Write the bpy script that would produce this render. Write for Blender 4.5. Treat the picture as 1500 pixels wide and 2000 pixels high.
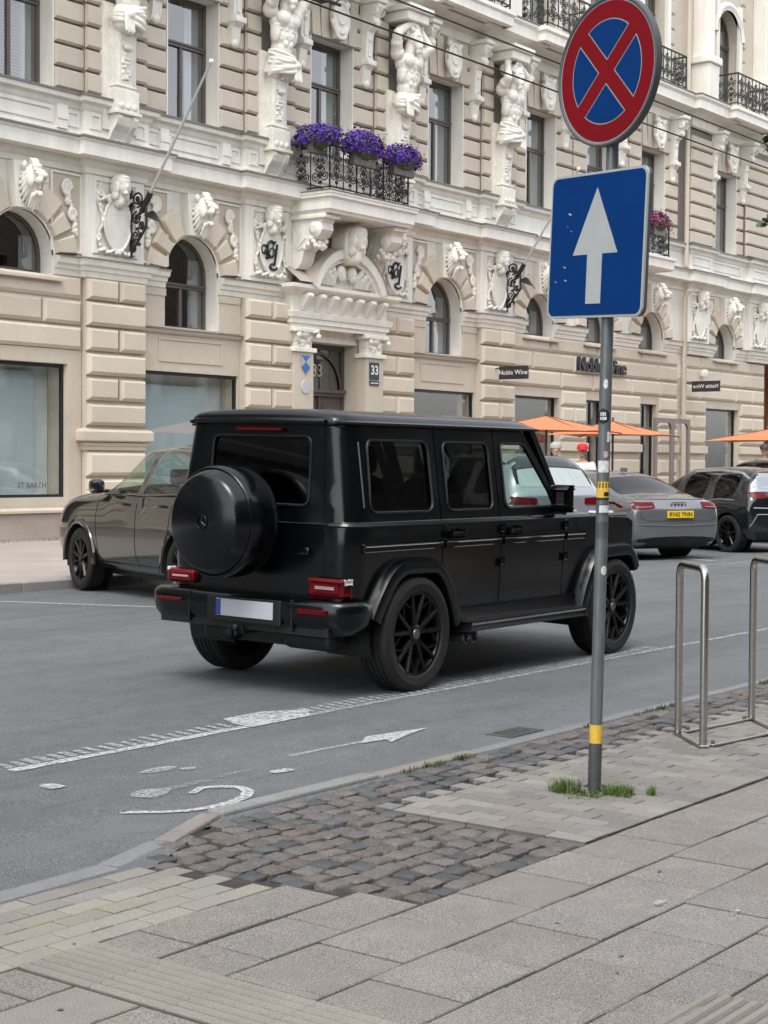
import bpy, bmesh, math, random
from math import sin, cos, pi, radians, sqrt, atan2
from mathutils import Vector, Matrix, geometry, noise
random.seed(7)
for _o in list(bpy.data.objects): bpy.data.objects.remove(_o)
S = bpy.context.scene
COL = S.collection

# ---------------------------------------------------------------- camera
YAW, PITCH, ROLL, CAMH = radians(37.2), radians(-1.75), radians(0.4), 1.60
fw = Vector((cos(YAW), sin(YAW), 0)); rt = Vector((sin(YAW), -cos(YAW), 0)); up = Vector((0, 0, 1))
Fv = cos(PITCH) * fw + sin(PITCH) * up
Uv = cos(PITCH) * up - sin(PITCH) * fw
Rv = cos(ROLL) * rt + sin(ROLL) * Uv
Uv = cos(ROLL) * Uv - sin(ROLL) * rt
cam = bpy.data.cameras.new('camera')
cam.sensor_fit = 'HORIZONTAL'; cam.sensor_width = 36; cam.lens = 75.6
cam.clip_start = 0.05; cam.clip_end = 2000
camo = bpy.data.objects.new('camera', cam); COL.objects.link(camo)
mw = Matrix.Identity(4)
for i in range(3):
    mw[i][0] = Rv[i]; mw[i][1] = Uv[i]; mw[i][2] = -Fv[i]
mw.translation = Vector((0, 0, CAMH)); camo.matrix_world = mw
S.camera = camo

# ---------------------------------------------------------------- sky and sun (bright overcast)
SUN_EL, SUN_AZ = radians(60), radians(205)      # azimuth of the direction towards the sun, from +X counter-clockwise
W = bpy.data.worlds.new('World'); S.world = W; W.use_nodes = True
nt = W.node_tree; nt.nodes.clear()
sky = nt.nodes.new('ShaderNodeTexSky'); sky.sky_type = 'NISHITA'; sky.sun_disc = False
sky.sun_elevation = SUN_EL; sky.sun_rotation = pi / 2 - SUN_AZ
sky.air_density = 1.0; sky.dust_density = 1.5; sky.ozone_density = 1.0
hs = nt.nodes.new('ShaderNodeHueSaturation'); hs.inputs['Saturation'].default_value = 0.22
bg = nt.nodes.new('ShaderNodeBackground'); bg.inputs['Strength'].default_value = 0.15
wo = nt.nodes.new('ShaderNodeOutputWorld')
nt.links.new(sky.outputs[0], hs.inputs['Color']); nt.links.new(hs.outputs[0], bg.inputs['Color']); nt.links.new(bg.outputs[0], wo.inputs['Surface'])
sun = bpy.data.lights.new('sun', 'SUN'); sun.energy = 0.7; sun.angle = radians(25); sun.color = (1, .97, .92)
suno = bpy.data.objects.new('sun', sun); COL.objects.link(suno)
sd = Vector((cos(SUN_EL) * cos(SUN_AZ), cos(SUN_EL) * sin(SUN_AZ), sin(SUN_EL)))
suno.rotation_euler = sd.to_track_quat('Z', 'Y').to_euler(); suno.location = (0, 0, 30)
S.view_settings.view_transform = 'Standard'; S.view_settings.look = 'None'
S.view_settings.exposure = 1.60; S.view_settings.gamma = 1; S.view_settings.use_curve_mapping = False
S.render.engine = 'CYCLES'; S.cycles.max_bounces = 8; S.cycles.transparent_max_bounces = 16

# ---------------------------------------------------------------- materials
def srgb(r, g, b):
    return tuple((c / 255 / 12.92 if c <= 10 else ((c / 255 + .055) / 1.055) ** 2.4) for c in (r, g, b))
def N(nt, t, **kw):
    n = nt.nodes.new('ShaderNode' + t)
    for k, v in kw.items():
        if k[0] == '_': n.inputs[k[1:].replace('_', ' ')].default_value = v
        else: setattr(n, k, v)
    return n
def maprange(nt, src, a, b, c, d):
    m = N(nt, 'MapRange'); m.inputs[1].default_value = a; m.inputs[2].default_value = b
    m.inputs[3].default_value = c; m.inputs[4].default_value = d
    nt.links.new(src, m.inputs[0]); return m.outputs[0]
def mul(nt, a, b):
    m = N(nt, 'Math', operation='MULTIPLY'); nt.links.new(a, m.inputs[0])
    if isinstance(b, (int, float)): m.inputs[1].default_value = b
    else: nt.links.new(b, m.inputs[1])
    return m.outputs[0]
def add(nt, a, b):
    m = N(nt, 'Math', operation='ADD'); nt.links.new(a, m.inputs[0])
    if isinstance(b, (int, float)): m.inputs[1].default_value = b
    else: nt.links.new(b, m.inputs[1])
    return m.outputs[0]
MATS = {}
def mat(name, col, rough=.6, metal=0, var=0, vs=3, var2=0, vs2=60, bump=0, bs=80, rand=0, hue=0, coat=0, spec=.5, emit=None, speck=0, ss=250, stretch=None, rvar=0):
    m = bpy.data.materials.new(name); m.use_nodes = True; nt = m.node_tree
    b = nt.nodes['Principled BSDF']; L = nt.links
    b.inputs['Roughness'].default_value = rough; b.inputs['Metallic'].default_value = metal
    b.inputs['Specular IOR Level'].default_value = spec
    b.inputs['Coat Weight'].default_value = coat; b.inputs['Coat Roughness'].default_value = .04
    b.inputs['Base Color'].default_value = (*col, 1)
    if emit: b.inputs['Emission Color'].default_value = (*emit[0], 1); b.inputs['Emission Strength'].default_value = emit[1]
    pos = N(nt, 'NewGeometry').outputs['Position']
    if stretch:
        mp = N(nt, 'Mapping'); mp.inputs['Scale'].default_value = stretch; L.new(pos, mp.inputs[0]); pos = mp.outputs[0]
    fac = None
    def noi(s, det=3):
        n = N(nt, 'TexNoise'); n.inputs['Scale'].default_value = s; n.inputs['Detail'].default_value = det; n.inputs['Roughness'].default_value = .6
        L.new(pos, n.inputs['Vector']); return n.outputs[0]
    def acc(f):
        nonlocal fac
        fac = f if fac is None else mul(nt, fac, f)
    if var: acc(maprange(nt, noi(vs, 4), .3, .7, 1 - var, 1 + var))
    if var2: acc(maprange(nt, noi(vs2, 2), .3, .7, 1 - var2, 1 + var2))
    if speck:
        acc(maprange(nt, noi(ss, 1), .35, .68, 1 - speck, 1 + speck))
    if rand:
        oi = N(nt, 'ObjectInfo'); acc(maprange(nt, oi.outputs['Random'], 0, 1, 1 - rand, 1 + rand))
    if fac is not None:
        v = N(nt, 'VectorMath', operation='SCALE'); v.inputs[0].default_value = col; L.new(fac, v.inputs['Scale']); out = v.outputs[0]
        if hue:
            h = N(nt, 'HueSaturation'); L.new(out, h.inputs['Color'])
            oi = N(nt, 'ObjectInfo'); w = N(nt, 'TexWhiteNoise', noise_dimensions='1D'); L.new(oi.outputs['Random'], w.inputs['W'])
            L.new(maprange(nt, w.outputs[0], 0, 1, 1 - hue, 1 + hue), h.inputs['Saturation']); out = h.outputs[0]
        L.new(out, b.inputs['Base Color'])
    if rvar:
        L.new(maprange(nt, noi(vs * 2.3, 4), .3, .7, max(0, rough - rvar), min(1, rough + rvar)), b.inputs['Roughness'])
    if bump:
        bp = N(nt, 'Bump'); bp.inputs['Strength'].default_value = 1; bp.inputs['Distance'].default_value = bump
        L.new(noi(bs, 3), bp.inputs['Height']); L.new(bp.outputs[0], b.inputs['Normal'])
    MATS[name] = m; return m
def glassmat(name, tint, refl=1.0, rough=0.0, ior=1.5, base=0.0):
    m = bpy.data.materials.new(name); m.use_nodes = True; nt = m.node_tree; nt.nodes.clear(); L = nt.links
    t = N(nt, 'BsdfTransparent'); t.inputs[0].default_value = (*tint, 1)
    g = N(nt, 'BsdfGlossy'); g.inputs['Color'].default_value = (refl, refl, refl, 1); g.inputs['Roughness'].default_value = rough
    ge = N(nt, 'NewGeometry'); dt = N(nt, 'VectorMath', operation='DOT_PRODUCT'); L.new(ge.outputs['Normal'], dt.inputs[0]); L.new(ge.outputs['Incoming'], dt.inputs[1])
    ab = N(nt, 'Math', operation='ABSOLUTE'); L.new(dt.outputs['Value'], ab.inputs[0]); iv = N(nt, 'Math', operation='SUBTRACT'); iv.inputs[0].default_value = 1; L.new(ab.outputs[0], iv.inputs[1])
    pw = N(nt, 'Math', operation='POWER'); L.new(iv.outputs[0], pw.inputs[0]); pw.inputs[1].default_value = 5; F0 = ((ior - 1) / (ior + 1)) ** 2
    mx = N(nt, 'MixShader'); o = N(nt, 'OutputMaterial')
    f = add(nt, mul(nt, pw.outputs[0], 1 - F0), F0 * 1.6 + base)
    L.new(f, mx.inputs[0]); L.new(t.outputs[0], mx.inputs[1]); L.new(g.outputs[0], mx.inputs[2]); L.new(mx.outputs[0], o.inputs[0])
    MATS[name] = m; return m

# ---------------------------------------------------------------- mesh builder
class MB:
    def __init__(s): s.v = []; s.f = []; s.m = []; s.mi = 0
    def add(s, vs, fs):
        o = len(s.v); s.v += [tuple(p) for p in vs]
        for f in fs: s.f.append([i + o for i in f]); s.m.append(s.mi)
        return s
    def box(s, x0, x1, y0, y1, z0, z1):
        x0, x1 = min(x0, x1), max(x0, x1); y0, y1 = min(y0, y1), max(y0, y1); z0, z1 = min(z0, z1), max(z0, z1)
        return s.add([(x0, y0, z0), (x1, y0, z0), (x1, y1, z0), (x0, y1, z0), (x0, y0, z1), (x1, y0, z1), (x1, y1, z1), (x0, y1, z1)],
                     [(3, 2, 1, 0), (4, 5, 6, 7), (0, 1, 5, 4), (1, 2, 6, 5), (2, 3, 7, 6), (3, 0, 4, 7)])
    def cbox(s, x0, x1, y0, y1, z0, z1, c=.01):
        bm = bmesh.new(); bmesh.ops.create_cube(bm, size=1)
        for v in bm.verts: v.co = Vector(((x0 + x1) / 2 + v.co.x * (x1 - x0), (y0 + y1) / 2 + v.co.y * (y1 - y0), (z0 + z1) / 2 + v.co.z * (z1 - z0)))
        bmesh.ops.bevel(bm, geom=bm.edges[:], offset=c, segments=2 if c > .008 else 1, profile=.5, affect='EDGES')
        return s.bm(bm)
    def bm(s, bm, M=None):
        bm.verts.index_update()
        s.add([(M @ v.co if M else v.co) for v in bm.verts], [[v.index for v in f.verts] for f in bm.faces]); bm.free(); return s
    def prism(s, poly, a, b, axis='y'):
        # poly: 2D points; axis y -> (x,z), axis x -> (y,z), axis z -> (x,y)
        def P(p, t): return {'y': (p[0], t, p[1]), 'x': (t, p[0], p[1]), 'z': (p[0], p[1], t)}[axis]
        n = len(poly); vs = [P(p, a) for p in poly] + [P(p, b) for p in poly]
        fs = [list(range(n)), list(range(2 * n - 1, n - 1, -1))] + [(i, i + n, (i + 1) % n + n, (i + 1) % n) for i in range(n)]
        return s.add(vs, fs)
    def tube(s, pts, r, n=8, closed=False, cap=True):
        pts = [Vector(p) for p in pts]; m = len(pts); rs = r if isinstance(r, (list, tuple)) else [r] * m
        o = len(s.v); nrm = None; vs = []
        for i, p in enumerate(pts):
            a = pts[(i - 1) % m] if (closed or i > 0) else p; b = pts[(i + 1) % m] if (closed or i < m - 1) else p
            t = (b - a).normalized()
            if nrm is None:
                nrm = t.orthogonal().normalized()
            nrm = (nrm - t * nrm.dot(t))
            if nrm.length < 1e-6: nrm = t.orthogonal()
            nrm.normalize(); bi = t.cross(nrm)
            for k in range(n):
                an = 2 * pi * k / n; vs.append(p + (nrm * cos(an) + bi * sin(an)) * rs[i])
        fs = []
        for i in range(m if closed else m - 1):
            j = (i + 1) % m
            for k in range(n):
                k2 = (k + 1) % n; fs.append((i * n + k, i * n + k2, j * n + k2, j * n + k))
        if cap and not closed: fs += [list(range(n - 1, -1, -1)), [(m - 1) * n + k for k in range(n)]]
        return s.add(vs, fs)
    def lathe(s, prof, c=(0, 0, 0), axis='z', n=24, a0=0, a1=2 * pi):
        full = abs(a1 - a0 - 2 * pi) < 1e-6; N_ = n if full else n + 1; vs = []
        for r, h in prof:
            for k in range(N_):
                a = a0 + (a1 - a0) * k / n; x, y = r * cos(a), r * sin(a)
                vs.append({'z': (c[0] + x, c[1] + y, c[2] + h), 'y': (c[0] + x, c[1] + h, c[2] + y), 'x': (c[0] + h, c[1] + x, c[2] + y)}[axis])
        fs = []
        for i in range(len(prof) - 1):
            for k in range(n):
                k2 = (k + 1) % N_; fs.append((i * N_ + k, i * N_ + k2, (i + 1) * N_ + k2, (i + 1) * N_ + k))
        return s.add(vs, fs)
    def ball(s, c, r, seg=12, rings=8, M=None):
        if not isinstance(r, (tuple, list)): r = (r, r, r)
        vs = []; fs = []
        for i in range(rings + 1):
            th = pi * i / rings
            for k in range(seg):
                a = 2 * pi * k / seg; p = Vector((r[0] * sin(th) * cos(a), r[1] * sin(th) * sin(a), r[2] * cos(th)))
                if M: p = M @ p
                vs.append(p + Vector(c))
        for i in range(rings):
            for k in range(seg):
                k2 = (k + 1) % seg; fs.append((i * seg + k, (i + 1) * seg + k, (i + 1) * seg + k2, i * seg + k2))
        return s.add(vs, fs)
    def caps(s, a, b, ra, rb, seg=10):
        # tapered capsule
        a, b = Vector(a), Vector(b); d = (b - a); L = d.length; d = d / max(L, 1e-6)
        pts = []; rs = []
        for i in range(4): t = i / 4 * pi / 2; pts.append(a - d * ra * cos(t)); rs.append(max(ra * sin(t), .001))
        for i in range(0, 5): t = i / 4 * pi / 2; pts.append(b + d * rb * sin(t)); rs.append(max(rb * cos(t), .001))
        pts.insert(4, a); rs.insert(4, ra)
        return s.tube(pts, rs, seg)
    def molding(s, path, prof, closed=False, cap=True):
        # path: plan points (x,y), outward = right-hand side of travel; prof: (offset outwards, z)
        n = len(path); P = [Vector((p[0], p[1])) for p in path]; vs = []
        for i in range(n):
            d0 = (P[i] - P[i - 1]).normalized() if (i > 0 or closed) else None
            d1 = (P[(i + 1) % n] - P[i]).normalized() if (i < n - 1 or closed) else None
            d0 = d0 or d1; d1 = d1 or d0
            n0 = Vector((d0.y, -d0.x)); n1 = Vector((d1.y, -d1.x)); mN = (n0 + n1).normalized(); k = 1 / max(.3, mN.dot(n0))
            for o, z in prof: q = P[i] + mN * (o * k); vs.append((q.x, q.y, z))
        m = len(prof); fs = []
        for i in range(n if closed else n - 1):
            j = (i + 1) % n
            for k in range(m - 1): fs.append((i * m + k, j * m + k, j * m + k + 1, i * m + k + 1))
        if cap and not closed: fs += [list(range(m)), [(n - 1) * m + k for k in range(m - 1, -1, -1)]]
        return s.add(vs, fs)
    def xf(s, M):
        s.v = [tuple(M @ Vector(p)) for p in s.v]; return s
    def mesh(s, name, mats, smooth=False, angle=None):
        me = bpy.data.meshes.new(name); me.from_pydata(s.v, [], s.f)
        for mm in (mats if isinstance(mats, (list, tuple)) else [mats]): me.materials.append(MATS[mm] if isinstance(mm, str) else mm)
        if len(me.materials) > 1: me.polygons.foreach_set('material_index', s.m)
        bm = bmesh.new(); bm.from_mesh(me); bmesh.ops.recalc_face_normals(bm, faces=bm.faces)
        if smooth:
            for f in bm.faces: f.smooth = True
            an = radians(angle or 35)
            for e in bm.edges:
                if len(e.link_faces) == 2 and e.calc_face_angle(0) > an: e.smooth = False
        bm.to_mesh(me); bm.free()
        return me
    def obj(s, name, mats, parent=None, smooth=False, angle=None):
        return link(name, s.mesh(name, mats, smooth, angle), parent)
def link(name, me, parent=None, loc=None, rot=None, scale=None):
    o = bpy.data.objects.new(name, me); COL.objects.link(o)
    if loc is not None: o.location = loc
    if rot is not None: o.rotation_euler = rot
    if scale is not None: o.scale = scale
    if parent is not None:
        o.parent = parent
        if not parent.get('_local'): o.matrix_parent_inverse = wm(parent).inverted()
    return o
def wm(o):
    m = o.matrix_basis.copy()
    if o.parent: m = wm(o.parent) @ o.matrix_parent_inverse @ m
    return m
def thing(name, label, cat, loc=(0, 0, 0), rot=(0, 0, 0), group=None):
    # Empty at the base of a thing; children of a thing with _local are modelled in its own frame
    o = bpy.data.objects.new(name, None); COL.objects.link(o); o.location = loc; o.rotation_euler = rot
    o.empty_display_size = .2
    return tag(o, label, cat, group)
def tag(o, label=None, cat=None, group=None, kind=None):
    if label: o['label'] = label
    if cat: o['category'] = cat
    if group: o['group'] = group
    if kind: o['kind'] = kind
    return o
def local(o): o['_local'] = 1; return o
def copy_tree(o, parent=None):
    c = o.copy(); COL.objects.link(c)
    if parent is not None: c.parent = parent
    for ch in list(o.children): copy_tree(ch, c)
    return c
def cdt(outer, holes=(), extra=(), eps=1e-5):
    # 2D constrained triangulation of a polygon with holes -> (points, triangles)
    pts = []; edges = []
    for loop in [outer] + list(holes):
        o = len(pts); n = len(loop); pts += [Vector(p) for p in loop]; edges += [(o + i, o + (i + 1) % n) for i in range(n)]
    pts += [Vector(p) for p in extra]
    r = geometry.delaunay_2d_cdt(pts, edges, [], 0, eps); P = r[0]; T = []
    for t in r[2]:
        c = (sum(P[i].x for i in t) / len(t), sum(P[i].y for i in t) / len(t))
        if inside(c, outer) and not any(inside(c, h) for h in holes): T.append(t)
    return P, T
def inside(p, poly):
    x, y = p; c = False; n = len(poly)
    for i in range(n):
        x1, y1 = poly[i]; x2, y2 = poly[i - 1]
        if (y1 > y) != (y2 > y) and x < (x2 - x1) * (y - y1) / (y2 - y1) + x1: c = not c
    return c
def sheet(outer, holes=(), step=None, fn=None):
    # surface over a 2D polygon with holes, mapped by fn(u, v) -> (x, y, z), with interior points every step
    ex = []
    if step:
        us = [p[0] for p in outer]; vs = [p[1] for p in outer]
        if not isinstance(step, (tuple, list)): step = (step, step)
        u = min(us) + step[0]
        while u < max(us):
            v = min(vs) + step[1]
            while v < max(vs):
                if inside((u, v), outer) and not any(inside((u, v), h) for h in holes): ex.append((u, v))
                v += step[1]
            u += step[0]
    P, T = cdt(outer, holes, ex)
    return [fn(p.x, p.y) for p in P], [list(t) for t in T]
def rrect(x0, x1, z0, z1, r, n=4):
    out = []
    for cx, cz, a in ((x1 - r, z1 - r, 0), (x0 + r, z1 - r, 90), (x0 + r, z0 + r, 180), (x1 - r, z0 + r, 270)):
        for i in range(n + 1): t = radians(a + 90 * i / n); out.append((cx + r * cos(t), cz + r * sin(t)))
    return out
def rpoly(pts, r, n=4):
    # polygon with rounded corners (r may be a list)
    out = []; m = len(pts)
    for i in range(m):
        p = Vector(pts[i]); a = Vector(pts[i - 1]); b = Vector(pts[(i + 1) % m]); rr = r[i] if isinstance(r, (list, tuple)) else r
        if rr <= 0: out.append(tuple(p)); continue
        da = (a - p).normalized(); db = (b - p).normalized(); L = min(rr, (a - p).length * .49, (b - p).length * .49)
        p0 = p + da * L; p1 = p + db * L
        for k in range(n + 1):
            t = k / n; q = p0 * (1 - t) ** 2 + p * 2 * t * (1 - t) + p1 * t * t; out.append((q.x, q.y))
    return out
def evald(o):
    # mesh with modifiers applied; the helper object is removed
    dg = bpy.context.evaluated_depsgraph_get(); dg.update()
    me = bpy.data.meshes.new_from_object(o.evaluated_get(dg)); bpy.data.objects.remove(o); return me
def solid(mb, th, name, mats, parent=None, smooth=True, offset=-1, bevel=0, angle=35):
    # sheet -> plate of thickness th
    me = mb.mesh(name, mats); o = bpy.data.objects.new('tmp', me); COL.objects.link(o)
    m = o.modifiers.new('s', 'SOLIDIFY'); m.thickness = th; m.offset = offset; m.use_even_offset = False
    me2 = evald(o); me2.name = name
    if smooth: sm(me2, angle)
    return link(name, me2, parent)
def sm(me, angle=35):
    bm = bmesh.new(); bm.from_mesh(me)
    for f in bm.faces: f.smooth = True
    for e in bm.edges:
        if len(e.link_faces) == 2 and e.calc_face_angle(0) > radians(angle): e.smooth = False
    bm.to_mesh(me); bm.free()
def sculpt(mb, voxel, matn, name='sculpt', smooth_it=3, decimate=None):
    # fuses overlapping blobs into one continuous surface
    me = mb.mesh(name, matn); o = bpy.data.objects.new('tmp', me); COL.objects.link(o)
    r = o.modifiers.new('r', 'REMESH'); r.mode = 'VOXEL'; r.voxel_size = voxel; r.use_smooth_shade = True
    if smooth_it:
        k = o.modifiers.new('k', 'SMOOTH'); k.factor = .5; k.iterations = smooth_it
    if decimate:
        d = o.modifiers.new('d', 'DECIMATE'); d.ratio = decimate
    me2 = evald(o); me2.name = name
    me2.materials.clear(); me2.materials.append(MATS[matn])
    for p in me2.polygons: p.use_smooth = True
    return me2
def textmesh(txt, size, depth=.004, align='CENTER', spacing=1.0, bold=0.0, shear=0.0):
    c = bpy.data.curves.new('txt', 'FONT'); c.body = txt; c.size = size; c.extrude = depth; c.align_x = align; c.align_y = 'CENTER'
    c.space_character = spacing; c.offset = bold; c.resolution_u = 3; c.shear = shear
    o = bpy.data.objects.new('tmp', c); COL.objects.link(o); me = evald(o); bpy.data.curves.remove(c); me.materials.clear(); return me
def put_text(name, txt, size, M, matn, parent, depth=.004, **kw):
    me = textmesh(txt, size, depth, **kw); me.transform(M); me.materials.append(MATS[matn]); me.name = name
    return link(name, me, parent)
# ---------------------------------------------------------------- material list
mat('facade_paint', (.49, .43, .345), .75, var=.07, vs=.9, var2=.04, vs2=14, bump=.0015, bs=120)
mat('block_paint', (.525, .46, .368), .75, var=.06, vs=1.1, var2=.04, vs2=18, bump=.0015, bs=140, rand=.075)
mat('upper_paint', (.50, .44, .36), .75, var=.06, vs=1.1, var2=.04, vs2=18, bump=.0015, bs=140, rand=.06)
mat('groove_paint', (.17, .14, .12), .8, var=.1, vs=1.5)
mat('white_paint', (.70, .672, .605), .6, var=.07, vs=1.3, var2=.06, vs2=5, stretch=(1, 1, .22), bump=.001, bs=120)
mat('plaster', (.68, .648, .575), .6, var=.10, vs=2.5, var2=.07, vs2=16, bump=.0015, bs=90)
mat('ledge_metal', (.15, .13, .115), .5, var=.12, vs=2, var2=.1, vs2=25)
mat('window_wood', (.085, .068, .058), .4, var=.1, vs=6)
mat('dark_frame', (.012, .012, .014), .4)
mat('curtain', (.46, .47, .46), .9, var=.12, vs=4, stretch=(6, 1, .3))
mat('blind', (.44, .50, .515), .7, var=.06, vs=1.2)
mat('slat_blind', (.20, .17, .15), .6)
mat('room', (.10, .10, .098), .9, var=.3, vs=1.2)
mat('shop_wall', (.62, .64, .62), .8, var=.1, vs=.8)
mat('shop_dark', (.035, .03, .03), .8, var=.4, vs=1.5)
mat('plinth_stone', (.36, .30, .255), .85, var=.12, vs=2, var2=.1, vs2=30, bump=.004, bs=60)
mat('iron', (.018, .018, .02), .45, var=.2, vs=20, metal=.3)
mat('rail_iron', (.035, .035, .036), .5, var=.2, vs=20, metal=.2)
glassmat('window_glass', (.74, .79, .80), .95, 0, 1.5, .13)
glassmat('shop_glass', (.86, .90, .90), .95, 0, 1.5, .05)
glassmat('car_glass', (.74, .84, .80), .95, 0, 1.5)
glassmat('privacy_glass', (.045, .05, .055), .8, 0.0, 1.45)
glassmat('lens_glass', (.85, .85, .85), .9, 0, 1.5)
# ---------------------------------------------------------------- ground, road, pavements
def zroad(y):
    return -.014 + .0125 * (5.2 - sqrt((y - 10.2) ** 2 + .6))
mat('soil', (.055, .05, .04), .95, var=.3, vs=3)
def asphalt():
    m = mat('asphalt', (.108, .115, .119), .8, var=.10, vs=.55, var2=.09, vs2=5, speck=.55, ss=160, bump=.005, bs=200)
    nt = m.node_tree; b = nt.nodes['Principled BSDF']; src = b.inputs['Base Color'].links[0].from_socket
    # long worn tracks and patches of repair
    pos = N(nt, 'NewGeometry').outputs['Position']; mp = N(nt, 'Mapping'); mp.inputs['Scale'].default_value = (.25, 2.2, 1); nt.links.new(pos, mp.inputs[0])
    n = N(nt, 'TexNoise'); n.inputs['Scale'].default_value = 1.0; n.inputs['Detail'].default_value = 3; nt.links.new(mp.outputs[0], n.inputs[0])
    f = maprange(nt, n.outputs[0], .35, .65, .90, 1.10)
    v = N(nt, 'VectorMath', operation='SCALE'); nt.links.new(src, v.inputs[0]); nt.links.new(f, v.inputs['Scale'])
    # hairline cracks, broken up by noise
    wn = N(nt, 'TexNoise'); wn.inputs['Scale'].default_value = 1.3; nt.links.new(pos, wn.inputs[0]); wa = N(nt, 'VectorMath', operation='ADD'); nt.links.new(pos, wa.inputs[0]); nt.links.new(wn.outputs['Color'], wa.inputs[1])
    vo = N(nt, 'TexVoronoi', feature='DISTANCE_TO_EDGE'); vo.inputs['Scale'].default_value = .42; nt.links.new(wa.outputs[0], vo.inputs['Vector'])
    cr = maprange(nt, vo.outputs['Distance'], .0, .006, .0, 1); mk = N(nt, 'TexNoise'); mk.inputs['Scale'].default_value = .5; nt.links.new(pos, mk.inputs[0]); mk_ = maprange(nt, mk.outputs[0], .50, .60, 1, .90)
    mx = N(nt, 'Math', operation='MAXIMUM'); nt.links.new(cr, mx.inputs[0]); nt.links.new(mk_, mx.inputs[1])
    v2 = N(nt, 'VectorMath', operation='SCALE'); nt.links.new(v.outputs[0], v2.inputs[0]); nt.links.new(mx.outputs[0], v2.inputs['Scale']); v = v2
    # dark drips of oil along the lanes
    on = N(nt, 'TexNoise'); on.inputs['Scale'].default_value = 2.6; on.inputs['Detail'].default_value = 5; nt.links.new(mp.outputs[0], on.inputs[0]); of = maprange(nt, on.outputs[0], .62, .74, 1, .72)
    v3 = N(nt, 'VectorMath', operation='SCALE'); nt.links.new(v.outputs[0], v3.inputs[0]); nt.links.new(of, v3.inputs['Scale']); v = v3
    nt.links.new(v.outputs[0], b.inputs['Base Color'])
asphalt()
def paintmat(name, col, lo, hi, sc=9, stretch=None):
    m = mat(name, col, .7, var=.1, vs=6, var2=.08, vs2=50); nt = m.node_tree; L = nt.links
    b = nt.nodes['Principled BSDF']; o = nt.nodes['Material Output']
    pos = N(nt, 'NewGeometry').outputs['Position']
    if stretch:
        mp = N(nt, 'Mapping'); mp.inputs['Scale'].default_value = stretch; L.new(pos, mp.inputs[0]); pos = mp.outputs[0]
    n = N(nt, 'TexNoise'); n.inputs['Scale'].default_value = sc; n.inputs['Detail'].default_value = 6; n.inputs['Roughness'].default_value = .7; L.new(pos, n.inputs[0])
    f = maprange(nt, n.outputs[0], lo, hi, 0, 1)
    t = N(nt, 'BsdfTransparent'); mx = N(nt, 'MixShader'); L.new(f, mx.inputs[0]); L.new(t.outputs[0], mx.inputs[1]); L.new(b.outputs[0], mx.inputs[2]); L.new(mx.outputs[0], o.inputs[0])
paintmat('road_paint', (.40, .405, .40), .31, .56, 42)
paintmat('worn_paint', (.37, .375, .37), .36, .66, 45)
paintmat('faint_paint', (.30, .30, .30), .44, .70, 45)
mat('kerb_stone', (.235, .225, .21), .85, var=.14, vs=3, var2=.12, vs2=40, bump=.004, bs=90, rand=.10)
mat('kerb_mid', (.185, .183, .178), .85, var=.14, vs=3, var2=.12, vs2=40, bump=.004, bs=90)
mat('kerb_pink', (.185, .166, .150), .85, var=.14, vs=3, var2=.12, vs2=40, bump=.004, bs=90)
mat('kerb_grey', (.155, .16, .165), .85, var=.12, vs=4, var2=.12, vs2=40, bump=.004, bs=90)
mat('joint', (.032, .028, .023), .95, var=.35, vs=9, bump=.004, bs=70)
mat('slab', (.180, .164, .147), .85, var=.09, vs=1.6, var2=.07, vs2=9, speck=.60, ss=270, bump=.0014, bs=260, rand=.07, hue=.25)
mat('brick_grey', (.178, .165, .150), .85, var=.08, vs=3, speck=.22, ss=220, bump=.0018, bs=170, rand=.20, hue=.3)
mat('brick_cream', (.215, .199, .170), .85, var=.08, vs=3, speck=.20, ss=220, bump=.0018, bs=170, rand=.09, hue=.25)
mat('cobble_brown', (.104, .091, .083), .75, var=.18, vs=9, var2=.12, vs2=45, speck=.35, ss=160, bump=.006, bs=55, rand=.16, hue=.35)
mat('cobble_dark', (.062, .064, .065), .6, var=.16, vs=7, speck=.3, ss=150, bump=.003, bs=60, rand=.25)
mat('cobble_pale', (.21, .185, .14), .7, var=.1, vs=7, speck=.2, ss=150, bump=.003, bs=60)
mat('far_pavement', (.31, .275, .245), .85, var=.1, vs=1.2, speck=.15, ss=60)
mat('moss', (.055, .075, .02), .9, var=.3, vs=20)
mat('grass', (.085, .14, .030), .7, rand=.0, var=.45, vs=60)
mat('grate_iron', (.11, .105, .10), .6, metal=.5, var=.3, vs=25)

b = MB(); n = 24
xs = [-60, -20, 0] + [i * 1.5 for i in range(1, 24)] + [45, 60, 90, 160]
ys = [4.9 + i * (15.6 - 4.9) / n for i in range(n + 1)]
b.add([(x, y, zroad(y)) for x in xs for y in ys], [(i * (n + 1) + j, (i + 1) * (n + 1) + j, (i + 1) * (n + 1) + j + 1, i * (n + 1) + j + 1) for i in range(len(xs) - 1) for j in range(n)])
road = b.obj('road', 'asphalt', None, True); tag(road, kind='structure')
# the carriageway also fills the lay-by left of the kerb's bend
b = MB(); b.add([(-60, 4.55, -.006), (4.5, 4.55, -.006), (5.0, 4.80, -.010), (5.0, 4.98, zroad(4.98) + .004), (4.5, 5.1, zroad(5.1) + .004), (-60, 5.1, zroad(5.1) + .004)], [(0, 1, 4, 5), (1, 2, 3, 4)])
b.obj('road_edge', 'asphalt', road)
b = MB(); b.add([(-500, -500, -.35), (600, -500, -.35), (600, 600, -.35), (-500, 600, -.35)], [(0, 1, 2, 3)])
tag(b.obj('ground', 'soil'), kind='structure')

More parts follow.
